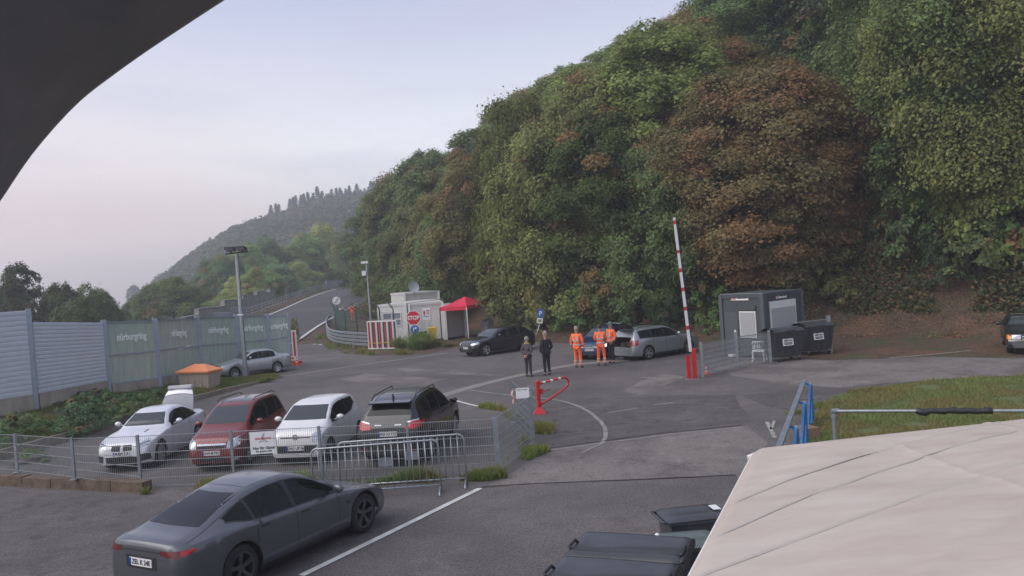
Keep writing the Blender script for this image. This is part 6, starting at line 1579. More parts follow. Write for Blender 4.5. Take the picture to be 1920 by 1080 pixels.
# ---- grey fastback in the foreground
L = 4.97
sp = dict(L=L, W=1.96, H=1.44, wb=2.96, fo=.92, r=.352, zb=.19, paint=paint('matt_steel_grey', (.100, .108, .124), .45, .30),
  top=[(0, .46), (.03, .56), (.10, .64), (.30, .72), (.7, .80), (1.1, .88), (1.35, .95), (1.7, 1.13), (2.1, 1.33), (2.5, 1.43), (2.9, 1.445), (3.4, 1.39), (3.9, 1.26), (4.35, 1.11), (4.62, 1.045), (4.80, 1.03), (4.92, 1.00), (4.955, .94), (4.97, .80)],
  belt=[(0, .42), (.15, .58), (.5, .72), (1.35, .87), (2.2, .905), (3.2, .94), (4.0, .99), (4.6, .96), (4.9, .90), (4.97, .72)],
  wt=[(0, .62), (.5, .74), (1.2, .80), (1.5, .78), (2.1, .64), (2.6, .60), (3.4, .58), (4.0, .61), (4.5, .68), (4.97, .74)],
  plan=[(0, .62), (.05, .72), (.15, .82), (.4, .93), (.9, .985), (L*.5, .99), (L-1.1, 1.0), (L-.5, .965), (L-.2, .90), (L-.05, .80), (L, .72)],
  glass=(1.37, 2.18, 3.30, 4.45), pillars=[(1.62, 2.62), (2.70, 3.52), (3.56, 4.02)], rooft=.085, seams=[1.62, 2.66, 3.55], handles=[2.36, 3.28], handle_mat=m_trim, kick=.05,
  rear_z=(1.09, 1.36), rim='five', rim_dark=True, sglass=m_tint, wglass=m_tint, sill_mat=m_trim, mirror_mat=paint('matt_steel_grey', (0, 0, 0)),
  patches=[('2B', 'tail_light', [(.45, .91), (.70, .915), (.80, .91)], [(.45, .85), (.70, .82), (.80, .82)], mat('smoked_tail_lamp', (.13, .012, .02), .2, coat=.4), .006), ('2L', 'tail_light', [(4.66, .905), (4.75, .915), (4.88, .905)], [(4.66, .885), (4.75, .85), (4.88, .83)], m_tail, .007),
           ('2F', 'headlight', [(.52, .66), (.80, .72)], [(.55, .60), (.82, .64)], m_lamp, .006), ('2L', 'headlight', [(.10, .68), (.55, .77)], [(.12, .60), (.50, .72)], m_lamp, .006),
           ('B', 'bumper_diffuser', [(-.60, .36), (.60, .36)], [(-.60, .26), (.60, .26)], m_trim, .006), ('B', 'plate_recess', [(-.36, .80), (.36, .80)], [(-.34, .62), (.34, .62)], m_trim, .004),
           ('B', 'chrome_bar', [(-.44, .885), (.44, .885)], [(-.44, .872), (.44, .872)], m_trim, .010),
           ('2L', 'side_repeater', [(1.32, .69), (1.44, .695)], [(1.34, .66), (1.42, .665)], m_trim, .006)],
  plates=[('B', .715, 0, 'ZEL K 24E')])
tes, dr, X_, ct_ = make_car('parked_car', 'matt grey fastback saloon in the foreground outside the mesh fence', sp)
yt2 = .50
dr('roof_glass', [(2.35, .48), (2.9, .50), (3.3, .46)], [(2.35, -.48), (2.9, -.50), (3.3, -.46)], 'T', paint('matt_grey_roof', (.10, .112, .138), .3, .38), .004, 14, 8)
for t0, y0, t1, y1 in ((3.34, .62, 4.72, .74), (3.34, -.62, 4.72, -.74)): pass
dr('boot_seam', [(4.30, -.80), (4.305, .80)], [(4.312, -.80), (4.317, .80)], 'T', m_trim, .003, 20, 1) if False else None
for s_ in (-1, 1): dr('hatch_seam', [(3.32, s_*.60), (3.8, s_*.63), (4.3, s_*.70), (4.75, s_*.76)], [(3.32, s_*.61), (3.8, s_*.64), (4.3, s_*.71), (4.75, s_*.77)], 'T', m_trim, .003, 24, 1)
put(tes, 0, 0, math.atan2(2.56, 1.42), (.94, .90, .98), (-4.30, 13.52))

# ---- white coupe with raised boot lid
L = 4.47
sp = dict(L=L, W=1.86, H=1.41, wb=2.69, fo=.78, r=.335, zb=.16, paint=paint('pearl_white_paint', (.66, .67, .70), .1, .3),
  top=[(0, .48), (.02, .60), (.06, .70), (.2, .79), (.7, .89), (1.2, .96), (1.38, .99), (1.7, 1.17), (2.05, 1.35), (2.4, 1.405), (2.9, 1.39), (3.3, 1.30), (3.7, 1.13), (3.9, 1.06), (4.3, 1.04), (4.42, .98), (4.47, .82)],
  belt=[(0, .44), (.1, .62), (.4, .78), (1.3, .90), (2.5, .93), (3.5, .97), (4.2, .97), (4.47, .74)],
  wt=[(0, .66), (.5, .76), (1.3, .80), (1.6, .76), (2.1, .62), (2.8, .60), (3.3, .61), (3.8, .72), (4.47, .74)], plan=PLAN(L),
  glass=(1.40, 2.02, 3.05, 3.80), pillars=[(1.68, 2.82), (2.86, 3.55)], seams=[1.55, 2.86], handles=[2.55], rim='ten', rim_dark=False, sill_mat=paint('pearl_white_paint', (0, 0, 0)),
  patches=[('2F', 'headlight', [(.50, .72), (.84, .76)], [(.50, .62), (.84, .68)], m_lamp, .006), ('2F', 'headlight_ring', [(.52, .735), (.80, .77)], [(.52, .72), (.80, .75)], m_trim, .008), ('2L', 'headlight', [(.12, .76), (.45, .82)], [(.12, .68), (.38, .74)], m_lamp, .006),
           ('2F', 'kidney_grille', [(.03, .72), (.32, .72)], [(.05, .56), (.34, .58)], m_trim, .008), ('F', 'lower_intake', [(-.52, .42), (.52, .42)], [(-.50, .24), (.50, .24)], m_trim, .008), ('2F', 'side_intake', [(.58, .46), (.84, .48)], [(.60, .28), (.84, .30)], m_trim, .008),
           ('2L', 'tail_light', [(4.1, .90), (4.4, .90)], [(4.1, .78), (4.4, .78)], m_tail, .006), ('2T', 'bonnet_vent', [(.9, .34), (1.15, .36)], [(.9, .29), (1.15, .31)], m_trim, .004)],
  plates=[('F', .50, 0, 'M BW 218')])
bmw, dr, X_, _c = make_car('parked_car', 'white coupe with its boot lid raised, leftmost of the parked row', sp)
mb = MB(); rows = []
for i in range(9):
    f = i/8; row = []
    for j in range(13):
        y = (j/12-.5)*1.22*(1-.10*f); y *= 1-.22*f**4; row.append((X_(3.86)-.10*f-.30*f*f, y, 1.06+.56*f+.10*math.cos(y*2.4)*f))
    rows.append(row)
mb.grid(rows); mb.grid([[Vector(p)+Vector((-.05, 0, -.02)) for p in r_] for r_ in rows]); mb.beam(Vector(rows[-1][0]), Vector(rows[-1][12]), .10, .05)
mb.build('boot_lid', mat('boot_lid_liner', (.30, .31, .34), .6), bmw, smooth=True, ang=40)
mb = MB(); mb.grid([[Vector(p)+Vector((.014, 0, .008)) for p in r_] for r_ in rows[6:]]); mb.box((rows[8][6][0]+.01, 0, rows[8][6][2]+.03), (.16, .86, .09)); mb.build('boot_lid_edge', sp['paint'], bmw, smooth=True, ang=30)
put(bmw, 296, 855, R(-92), (.86, .80, .95))

# ---- maroon compact people carrier
L = 4.05
sp = dict(L=L, W=1.70, H=1.63, wb=2.63, fo=.78, r=.315, zb=.18, paint=paint('maroon_paint', (.190, .030, .028), .35, .33),
  top=[(0, .50), (.02, .66), (.08, .80), (.3, .93), (.6, 1.01), (.82, 1.08), (1.3, 1.36), (1.75, 1.56), (2.2, 1.625), (3.0, 1.62), (3.55, 1.54), (3.8, 1.28), (3.95, 1.02), (4.03, .90), (4.05, .75)],
  belt=[(0, .48), (.1, .70), (.5, .88), (1.0, .95), (2.5, 1.02), (3.5, 1.08), (3.95, .95), (4.05, .70)],
  wt=[(0, .64), (.5, .80), (.9, .82), (1.75, .72), (2.5, .70), (3.5, .68), (4.05, .76)], plan=PLAN(L),
  glass=(.86, 1.66, 3.6, 3.92), pillars=[(1.08, 1.38), (1.44, 2.28), (2.36, 3.10), (3.16, 3.55)], seams=[1.36, 2.32, 3.12], handles=[2.02, 2.84], rim='small',
  patches=[('2F', 'headlight', [(.50, .80), (.68, .86), (.80, .88)], [(.46, .62), (.62, .60), (.78, .66)], m_lamp, .008), ('2L', 'headlight', [(.04, .84), (.28, .92)], [(.08, .66), (.22, .72)], m_lamp, .008), ('F', 'grille_bar', [(-.44, .74), (.44, .74)], [(-.44, .695), (.44, .695)], m_chrome, .010), ('F', 'grille', [(-.42, .69), (.42, .69)], [(-.40, .62), (.40, .62)], m_trim, .006),
           ('F', 'lower_intake', [(-.46, .40), (.46, .40)], [(-.46, .28), (.46, .28)], m_trim, .008), ('2F', 'fog_light', [(.62, .38), (.74, .38)], [(.62, .29), (.74, .29)], m_lamp, .008), ('2L', 'tail_light', [(3.86, 1.0), (3.97, 1.0)], [(3.9, .78), (4.0, .78)], m_tail, .006),
           ('T', 'sunroof', [(1.85, .50), (2.85, .50)], [(1.85, -.50), (2.85, -.50)], mat('sunroof_glass', (.10, .10, .12), .12), .005)],
  plates=[('F', .50, 0, 'AW M 783')])
mer, dr, X_, _c = make_car('parked_car', 'maroon compact people carrier second from the left in the parked row', sp)
for s_ in (-1, 1): mb = MB(); mb.tube([(X_(1.75), s_*.58, 1.60), (X_(1.95), s_*.58, 1.665), (X_(3.3), s_*.56, 1.66), (X_(3.5), s_*.56, 1.58)], .014, 6); mb.build('roof_rail', m_trim, mer, smooth=True)
mb = MB(); mb.box((X_(.9), .05, 1.07), (.02, .9, .02)); mb.build('wiper', m_trim, mer)
put(mer, 456, 856, R(-96), (.86, .84, .94))

# ---- small white city car
L = 3.54
sp = dict(L=L, W=1.65, H=1.49, wb=2.42, fo=.59, r=.29, zb=.17, paint=paint('white_paint_car', (.70, .70, .69), .05, .3),
  top=[(0, .50), (.02, .66), (.06, .80), (.2, .91), (.45, .98), (.66, 1.04), (1.05, 1.27), (1.42, 1.44), (1.9, 1.49), (2.7, 1.475), (3.2, 1.39), (3.38, 1.20), (3.48, .96), (3.54, .75)],
  belt=[(0, .48), (.08, .70), (.3, .86), (.8, .93), (1.8, .95), (2.8, 1.02), (3.3, 1.02), (3.54, .70)],
  wt=[(0, .66), (.3, .78), (.7, .84), (1.4, .73), (2.2, .71), (3.1, .69), (3.54, .76)], plan=[(0, .76), (.03, .84), (.12, .92), (.35, .975), (.8, 1), (1.8, 1), (2.8, .99), (3.2, .95), (3.45, .88), (3.54, .78)],
  glass=(.68, 1.36, 3.2, 3.42), pillars=[(.90, 1.16), (1.22, 2.14), (2.22, 2.90)], kick=.14, seams=[1.15, 2.18], handles=[1.95], rim='small', rear_z=(.98, 1.33),
  patches=[('2F', 'headlight', [(.48, .80), (.66, .86), (.78, .88)], [(.50, .62), (.66, .60), (.78, .68)], m_lamp, .008), ('2L', 'headlight', [(.03, .84), (.24, .90)], [(.06, .64), (.20, .74)], m_lamp, .008), ('F', 'grille_bar', [(-.44, .735), (.44, .735)], [(-.44, .715), (.44, .715)], m_trim, .008),
           ('F', 'lower_intake', [(-.64, .54), (.64, .54)], [(-.52, .34), (.52, .34)], m_trim, .008), ('F', 'bumper_lip', [(-.60, .325), (.60, .325)], [(-.55, .29), (.55, .29)], sp['paint'] if False else m_whitep, .02), ('2L', 'tail_light', [(3.34, 1.0), (3.46, 1.0)], [(3.38, .74), (3.50, .74)], m_tail, .006)],
  plates=[('F', .46, 0, 'DAU UP 56')])
upc, dr, X_, _c = make_car('parked_car', 'small white hatchback third in the parked row, nose to the fence', sp)
mb = MB(); mb.lathe([(.055, 0), (.075, 0), (.075, .012), (.055, .012)], c=(0, 0, 0), axis='X', n=20); h_ = _c((5, 0, .74), (-1, 0, 0)); mb.v = [(x+h_.x+.008, y, z+.74) for x, y, z in mb.v]; mb.beam((h_.x+.02, -.035, .775), (h_.x+.02, 0, .70), .008, .008); mb.beam((h_.x+.02, .035, .775), (h_.x+.02, 0, .70), .008, .008); mb.build('badge', m_chrome, upc)
put(upc, 602, 848, R(-99), (.88, .88, .95))

# ---- black SUV seen from behind
L = 4.61
sp = dict(L=L, W=1.88, H=1.68, wb=2.71, fo=.93, r=.36, zb=.24, paint=paint('black_car_paint', (.014, .015, .018), .2, .22),
  top=[(0, .62), (.02, .78), (.08, .90), (.3, 1.0), (.9, 1.08), (1.15, 1.13), (1.6, 1.42), (2.0, 1.61), (2.5, 1.675), (3.4, 1.665), (4.05, 1.58), (4.15, 1.52), (4.42, 1.22), (4.50, 1.08), (4.57, .98), (4.61, .80)],
  belt=[(0, .58), (.1, .80), (.5, .96), (1.2, 1.03), (2.6, 1.06), (3.6, 1.12), (4.3, 1.12), (4.5, 1.0), (4.61, .74)],
  wt=[(0, .66), (.5, .80), (1.2, .83), (2.0, .71), (2.8, .69), (3.8, .67), (4.1, .66), (4.42, .74), (4.61, .78)], plan=PLAN(L),
  glass=(1.18, 1.92, 4.16, 4.40), pillars=[(1.48, 2.42), (2.50, 3.30), (3.36, 3.86)], kick=.10, seams=[1.5, 2.46, 3.33], handles=[2.15, 3.05], rim='ten', rear_z=(1.26, 1.50), side_trim=None,
  patches=[('2B', 'tail_light', [(.48, 1.04), (.70, 1.12), (.86, 1.13)], [(.46, .94), (.70, .94), (.86, .99)], m_tail, .010), ('2L', 'tail_light', [(4.05, 1.10), (4.30, 1.12), (4.5, 1.08)], [(4.12, 1.04), (4.3, .97), (4.5, .95)], m_tail, .010), ('2B', 'reversing_light', [(.52, 1.105), (.70, 1.145), (.85, 1.155)], [(.52, 1.075), (.70, 1.12), (.85, 1.13)], m_lamp, .010),
           ('B', 'bumper_cladding', [(-.80, .58), (.80, .58)], [(-.72, .34), (.72, .34)], m_trim, .010), ('2B', 'reflector', [(.60, .46), (.80, .46)], [(.60, .43), (.80, .43)], m_tail, .014), ('2B', 'sticker', [(.18, 1.07), (.38, 1.07)], [(.18, 1.03), (.38, 1.03)], m_sign_w, .008),
           ('T', 'roof_glass', [(2.15, .48), (3.55, .46)], [(2.15, -.48), (3.55, -.46)], mat('roof_glass_grey', (.05, .055, .06), .15), .005)],
  plates=[('B', .84, 0, 'HU IO 172')])
kug, dr, X_, _c = make_car('parked_car', 'black sport utility car seen from behind, rightmost of the parked row', sp)
for s_ in (-1, 1): mb = MB(); mb.tube([(X_(2.05), s_*.63, 1.60), (X_(2.2), s_*.63, 1.70), (X_(3.8), s_*.60, 1.68), (X_(4.0), s_*.60, 1.58)], .016, 6); mb.build('roof_rail', m_trim, kug, smooth=True)
mb = MB(); mb.prism([(X_(3.95), 0, 1.60), (X_(3.78), 0, 1.60), (X_(3.93), 0, 1.72)], (0, .03, 0)); mb.build('antenna', m_trim, kug)
mb = MB(); mb.box((X_(4.22), 0, 1.56), (.26, 1.14, .03), m=Matrix.Rotation(R(-6), 4, 'Y')); mb.build('roof_spoiler', sp['paint'], kug)
put(kug, 779, 842, R(80), (.90, .88, .96))

# ---- saloons and others further back
def saloon(L, W_, H_, wb, fo, r, p, **k):
    d = dict(L=L, W=W_, H=H_, wb=wb, fo=fo, r=r, zb=.20, paint=p,
      top=[(0, .54), (.02, .70), (.08, .78), (.5, .86), (1.2, .94), (1.34, .97), (1.75, 1.22), (2.05, H_-.06), (2.4, H_-.005), (3.0, H_-.01), (3.3, H_-.07), (3.62, 1.16), (3.82, 1.03), (4.35, 1.0), (L-.06, .94), (L, .72)],
      belt=[(0, .48), (.1, .68), (.5, .80), (1.3, .90), (3.0, .92), (3.8, .95), (L-.1, .88), (L, .66)], wt=[(0, .72), (.5, .80), (1.3, .83), (2.05, .68), (3.2, .66), (3.85, .76), (L, .78)], plan=[(0, .84), (.04, .90), (.15, .95), (.5, .99), (L*.5, 1), (L-.5, .98), (L-.1, .93), (L, .86)],
      glass=(1.36, 2.02, 3.28, 3.80), pillars=[(1.62, 2.36), (2.44, 3.12), (3.16, 3.42)], seams=[1.5, 2.40, 3.22], handles=[2.08, 2.9], rim='multi', side_trim=(.48, .045, m_trim))
    d.update(k); return d
sp = saloon(4.50, 1.72, 1.42, 2.69, .80, .31, paint('silver_paint', (.42, .44, .46), .6, .32), side_trim=(.46, .06, mat('silver_lower_trim', (.30, .31, .33), .5)),
  patches=[('2F', 'headlight', [(.44, .72), (.82, .72)], [(.46, .58), (.80, .58)], m_lamp, .010), ('F', 'grille', [(-.30, .76), (.30, .76)], [(-.26, .56), (.26, .56)], m_trim, .012), ('F', 'grille_bar', [(-.31, .775), (.31, .775)], [(-.31, .755), (.31, .755)], m_chrome, .015), ('F', 'grille_bar', [(-.28, .665), (.28, .665)], [(-.28, .655), (.28, .655)], m_chrome, .018), ('F', 'lower_intake', [(-.5, .34), (.5, .34)], [(-.5, .27), (.5, .27)], m_trim, .01),
           ('2B', 'tail_light', [(.5, .86), (.8, .86)], [(.5, .70), (.8, .70)], m_tail, .008)], plates=[('F', .44, 0, 'AW C 180'), ('B', .72, 0, 'AW C 180')])
c180, dr, X_, _c = make_car('parked_car', 'silver saloon standing at the noise barrier behind the floodlight mast', sp)
put(c180, 474, 703, R(-140), (.84, .88, .92))

sp = saloon(4.42, 1.69, 1.40, 2.66, .82, .31, paint('black_green_paint', (.018, .022, .024), .2, .3), wglass=m_wglass,
  patches=[('2F', 'headlight', [(.36, .74), (.64, .74)], [(.36, .58), (.64, .58)], m_lamp, .010), ('2F', 'indicator', [(.66, .74), (.80, .74)], [(.66, .58), (.80, .58)], m_amber, .010), ('F', 'grille', [(-.32, .78), (.32, .78)], [(-.30, .58), (.30, .58)], m_trim, .012), ('F', 'grille_bar', [(-.34, .80), (.34, .80)], [(-.34, .765), (.34, .765)], m_chrome, .016), ('F', 'grille_bar', [(-.32, .69), (.32, .69)], [(-.32, .665), (.32, .665)], m_chrome, .018),
           ('F', 'grille_bar', [(-.32, .60), (.32, .60)], [(-.32, .58), (.32, .58)], m_chrome, .018), ('F', 'bumper_strip', [(-.76, .545), (.76, .545)], [(-.76, .52), (.76, .52)], m_chrome, .016), ('F', 'bumper', [(-.76, .50), (.76, .50)], [(-.74, .26), (.74, .26)], mat('grey_bumper', (.10, .10, .11), .6), .012)], plates=[('F', .42, 0, 'AW K 190')])
m190, dr, X_, _c = make_car('parked_car', 'old black saloon with amber indicators cut by the right frame edge', sp)
mb = MB(); mb.box((X_(1.98), 0, 1.37), (.05, 1.1, .02)); mb.build('roof_trim', m_chrome, m190)
put(m190, 1928, 653, R(-118), 1.0)

def hatch(L, W_, H_, wb, fo, r, p, **k):
    d = dict(L=L, W=W_, H=H_, wb=wb, fo=fo, r=r, zb=.18, paint=p,
      top=[(0, .50), (.02, .64), (.08, .74), (.4, .86), (1.0, .96), (1.22, 1.0), (1.65, 1.24), (2.0, H_-.05), (2.4, H_-.003), (3.2, H_-.02), (3.75, H_-.12), (L-.30, 1.12), (L-.12, .95), (L-.03, .85), (L, .68)],
      belt=[(0, .46), (.1, .64), (.5, .80), (1.2, .90), (2.6, .94), (3.6, 1.0), (L-.15, .92), (L, .62)], wt=[(0, .66), (.5, .78), (1.2, .82), (2.0, .67), (3.0, .65), (3.8, .65), (L, .76)], plan=PLAN(L),
      glass=(1.24, 1.94, 3.78, L-.28), pillars=[(1.52, 2.34), (2.42, 3.14), (3.2, 3.6)], kick=.08, seams=[1.45, 2.38, 3.17], handles=[2.05, 2.88], rim='five')
    d.update(k); return d
sp = hatch(4.33, 1.77, 1.43, 2.69, .78, .32, paint('black_car_paint', (0, 0, 0)),
  patches=[('2F', 'headlight', [(.48, .72), (.82, .76)], [(.48, .62), (.82, .66)], m_lamp, .010), ('2L', 'headlight', [(.08, .74), (.38, .80)], [(.10, .66), (.30, .72)], m_lamp, .010), ('2F', 'kidney_grille', [(.03, .73), (.32, .73)], [(.05, .58), (.30, .58)], mat('grille_grey', (.12, .12, .13), .3, .5), .010), ('F', 'lower_intake', [(-.6, .40), (.6, .40)], [(-.55, .26), (.55, .26)], m_trim, .01), ('2B', 'tail_light', [(.5, .92), (.8, .92)], [(.5, .78), (.8, .78)], m_tail, .008)],
  plates=[('F', .48, 0, 'AW S 118')])
one, dr, X_, _c = make_car('parked_car', 'black hatchback standing alone before the wood by the red pavilion', sp)
put(one, 934, 661, R(-143), .98)

sp = hatch(4.20, 1.76, 1.45, 2.58, .84, .32, paint('dark_blue_paint', (.018, .045, .13), .4, .28),
  patches=[('2F', 'headlight', [(.44, .72), (.80, .74)], [(.48, .60), (.80, .62)], m_lampon, .010), ('F', 'grille', [(-.40, .71), (.40, .71)], [(-.40, .62), (.40, .62)], m_trim, .010), ('F', 'grille_bar', [(-.42, .635), (.42, .635)], [(-.42, .62), (.42, .62)], m_chrome, .014), ('F', 'lower_intake', [(-.6, .36), (.6, .36)], [(-.55, .25), (.55, .25)], m_trim, .01), ('2B', 'tail_light', [(.5, .92), (.8, .92)], [(.5, .78), (.8, .78)], m_tail, .008)],
  plates=[('F', .50, 0, 'DAU ME 64')])
golf, dr, X_, _c = make_car('parked_car', 'dark blue hatchback with lit headlights behind the three workers', sp)
put(golf, 1136, 666, R(-118), .98)

# silver estate, tailgate open
L = 4.52
sp = dict(L=L, W=1.76, H=1.50, wb=2.70, fo=.90, r=.325, zb=.19, paint=paint('estate_silver_paint', (.40, .43, .45), .6, .32),
  top=[(0, .52), (.02, .66), (.08, .76), (.4, .88), (1.05, .98), (1.3, 1.03), (1.7, 1.26), (2.05, 1.44), (2.5, 1.50), (3.6, 1.49), (4.0, 1.46), (4.22, 1.40), (4.40, 1.05), (4.47, .90), (4.50, .80), (4.52, .66)],
  belt=[(0, .48), (.1, .66), (.5, .82), (1.3, .93), (2.8, .97), (3.8, 1.0), (4.35, .98), (4.45, .82), (4.52, .60)],
  wt=[(0, .66), (.5, .78), (1.3, .83), (2.05, .70), (3.0, .68), (4.1, .67), (4.4, .76), (4.52, .80)], plan=PLAN(L), hatch_cut=(-L/2+.30, .56, .66, 1.36, .28),
  glass=(1.32, 1.98, 4.2, 4.36), rear_glass=False, pillars=[(1.58, 2.42), (2.50, 3.26), (3.34, 4.08)], seams=[1.5, 2.46, 3.30], handles=[2.15, 3.0], rim='five',
  patches=[('2L', 'tail_light', [(4.18, .98), (4.36, .96)], [(4.24, .74), (4.42, .72)], m_tail, .010), ('2B', 'tail_light', [(.60, .99), (.72, .97)], [(.60, .70), (.76, .72)], m_tail, .010), ('2F', 'headlight', [(.46, .74), (.80, .78)], [(.50, .60), (.80, .62)], m_lamp, .010), ('B', 'bumper_step', [(-.58, .60), (.58, .60)], [(-.58, .585), (.58, .585)], m_chrome, .012)],
  plates=[])
est, dr, X_, _c = make_car('parked_car', 'silver estate car with its tailgate open left of the boom barrier', sp)
mb = MB(); x0, x1 = X_(4.36), X_(2.9)
mb.add([(x0, -.54, .66), (x0, .54, .66), (x1, .54, .66), (x1, -.54, .66), (x0+.14, -.50, 1.34), (x0+.14, .50, 1.34), (x1, .50, 1.34), (x1, -.50, 1.34)], [(0, 1, 2, 3), (4, 7, 6, 5), (0, 3, 7, 4), (1, 5, 6, 2), (3, 2, 6, 7)]); mb.build('boot_interior', mat('boot_lining', (.030, .030, .034), .9), est)
for x, y, z, sx, sy, sz, m_ in ((.25, -.2, .76, .4, .4, .2, m_black), (.3, .22, .74, .5, .3, .16, mat('luggage_brown', (.08, .05, .035), .8)), (.45, 0, .92, .3, .7, .12, mat('luggage_grey', (.07, .07, .08), .8))): pass
mb = MB(); mb.box((x0+.35, -.22, .77), (.45, .42, .22)); mb.box((x0+.35, .25, .74), (.4, .32, .16)); ob = mb.build('luggage', mat('luggage_brown', (.08, .05, .035), .8), est)
# raised tailgate: hinged at the roof end, seen edge on from behind
mb = MB(); rows = []; hx, hz = X_(4.12), 1.47
for i in range(9):
    f = i/8; row = []
    for j in range(11):
        y = (j/10-.5)*(1.06+.16*f); row.append((hx-1.02*f, y, hz+.05+.38*math.sin(f*1.5)-.04*(abs(y)*1.6)**2-.22*max(0, f-.72)))
    rows.append(row)
mb.grid(rows); mb.grid([[Vector(p)+Vector((.01, 0, -.055)) for p in r_] for r_ in rows]); lid = mb.build('tailgate', m_trim, est, smooth=True, ang=50)
mb = MB(); mb.grid([[Vector(p)+Vector((-.004, 0, .008)) for p in r_] for r_ in rows[4:]]); mb.build('tailgate_skin', sp['paint'], lid, smooth=True)
for s_ in (-1, 1): mb = MB(); mb.cyl((hx-.12, s_*.52, 1.30), (hx-.55, s_*.54, 1.66), .012, n=6); mb.build('gas_strut', m_trim, est)
for s_ in (-1, 1): mb = MB(); mb.tube([(X_(2.1), s_*.60, 1.44), (X_(2.3), s_*.59, 1.535), (X_(3.9), s_*.585, 1.53), (X_(4.05), s_*.58, 1.45)], .015, 6); mb.build('roof_rail', m_trim, est, smooth=True)
put(est, 1232, 667, R(35), .96)

# ================================================================== people
def skinned(name, joints, edges, m_, parent, sub=1, smooth=True):
    me = bpy.data.meshes.new(name); me.from_pydata([j[0] for j in joints], edges, []); o = bpy.data.objects.new(name, me); COL.objects.link(o)
    md = o.modifiers.new('s', 'SKIN'); 
    for i, j in enumerate(joints):
        rr = j[1]; me.skin_vertices[0].data[i].radius = rr if isinstance(rr, tuple) else (rr, rr)
    me.skin_vertices[0].data[0].use_root = True
    s2 = o.modifiers.new('d', 'SUBSURF'); s2.levels = sub; s2.render_levels = sub
    dg = bpy.context.evaluated_depsgraph_get(); dg.update(); nm = bpy.data.meshes.new_from_object(o.evaluated_get(dg)); bpy.data.objects.remove(o)
    nm.name = name; nm.materials.clear(); nm.materials.append(m_); nm.polygons.foreach_set('use_smooth', [True]*len(nm.polygons))
    return link(bpy.data.objects.new(name, nm), parent)
m_skin = mat('skin', (.42, .24, .17), .55)
m_hv = mat('hi_vis_orange', (1.0, .17, .045), .7, noise_amt=.12, noise_scale=9)
m_refl = mat('reflective_tape', (.50, .50, .47), .4)
m_navy = mat('dark_cloth', (.022, .022, .028), .9, noise_amt=.3, noise_scale=10)
m_greyc = mat('grey_brown_cloth', (.085, .075, .082), .9, noise_amt=.3, noise_scale=10)
m_trous = mat('grey_trousers', (.045, .043, .055), .9, noise_amt=.3, noise_scale=10)
m_hairg = mat('grey_hair', (.34, .29, .24), .8, noise_amt=.3, noise_scale=40)
m_hairb = mat('brown_hair', (.05, .032, .022), .8)
m_shoe = mat('dark_shoe', (.02, .018, .018), .7)
m_capb = mat('beige_cap', (.34, .29, .22), .8)
m_capg = mat('green_grey_cap', (.09, .18, .16), .8)
m_scarf = mat('yellow_scarf', (.55, .46, .06), .8)

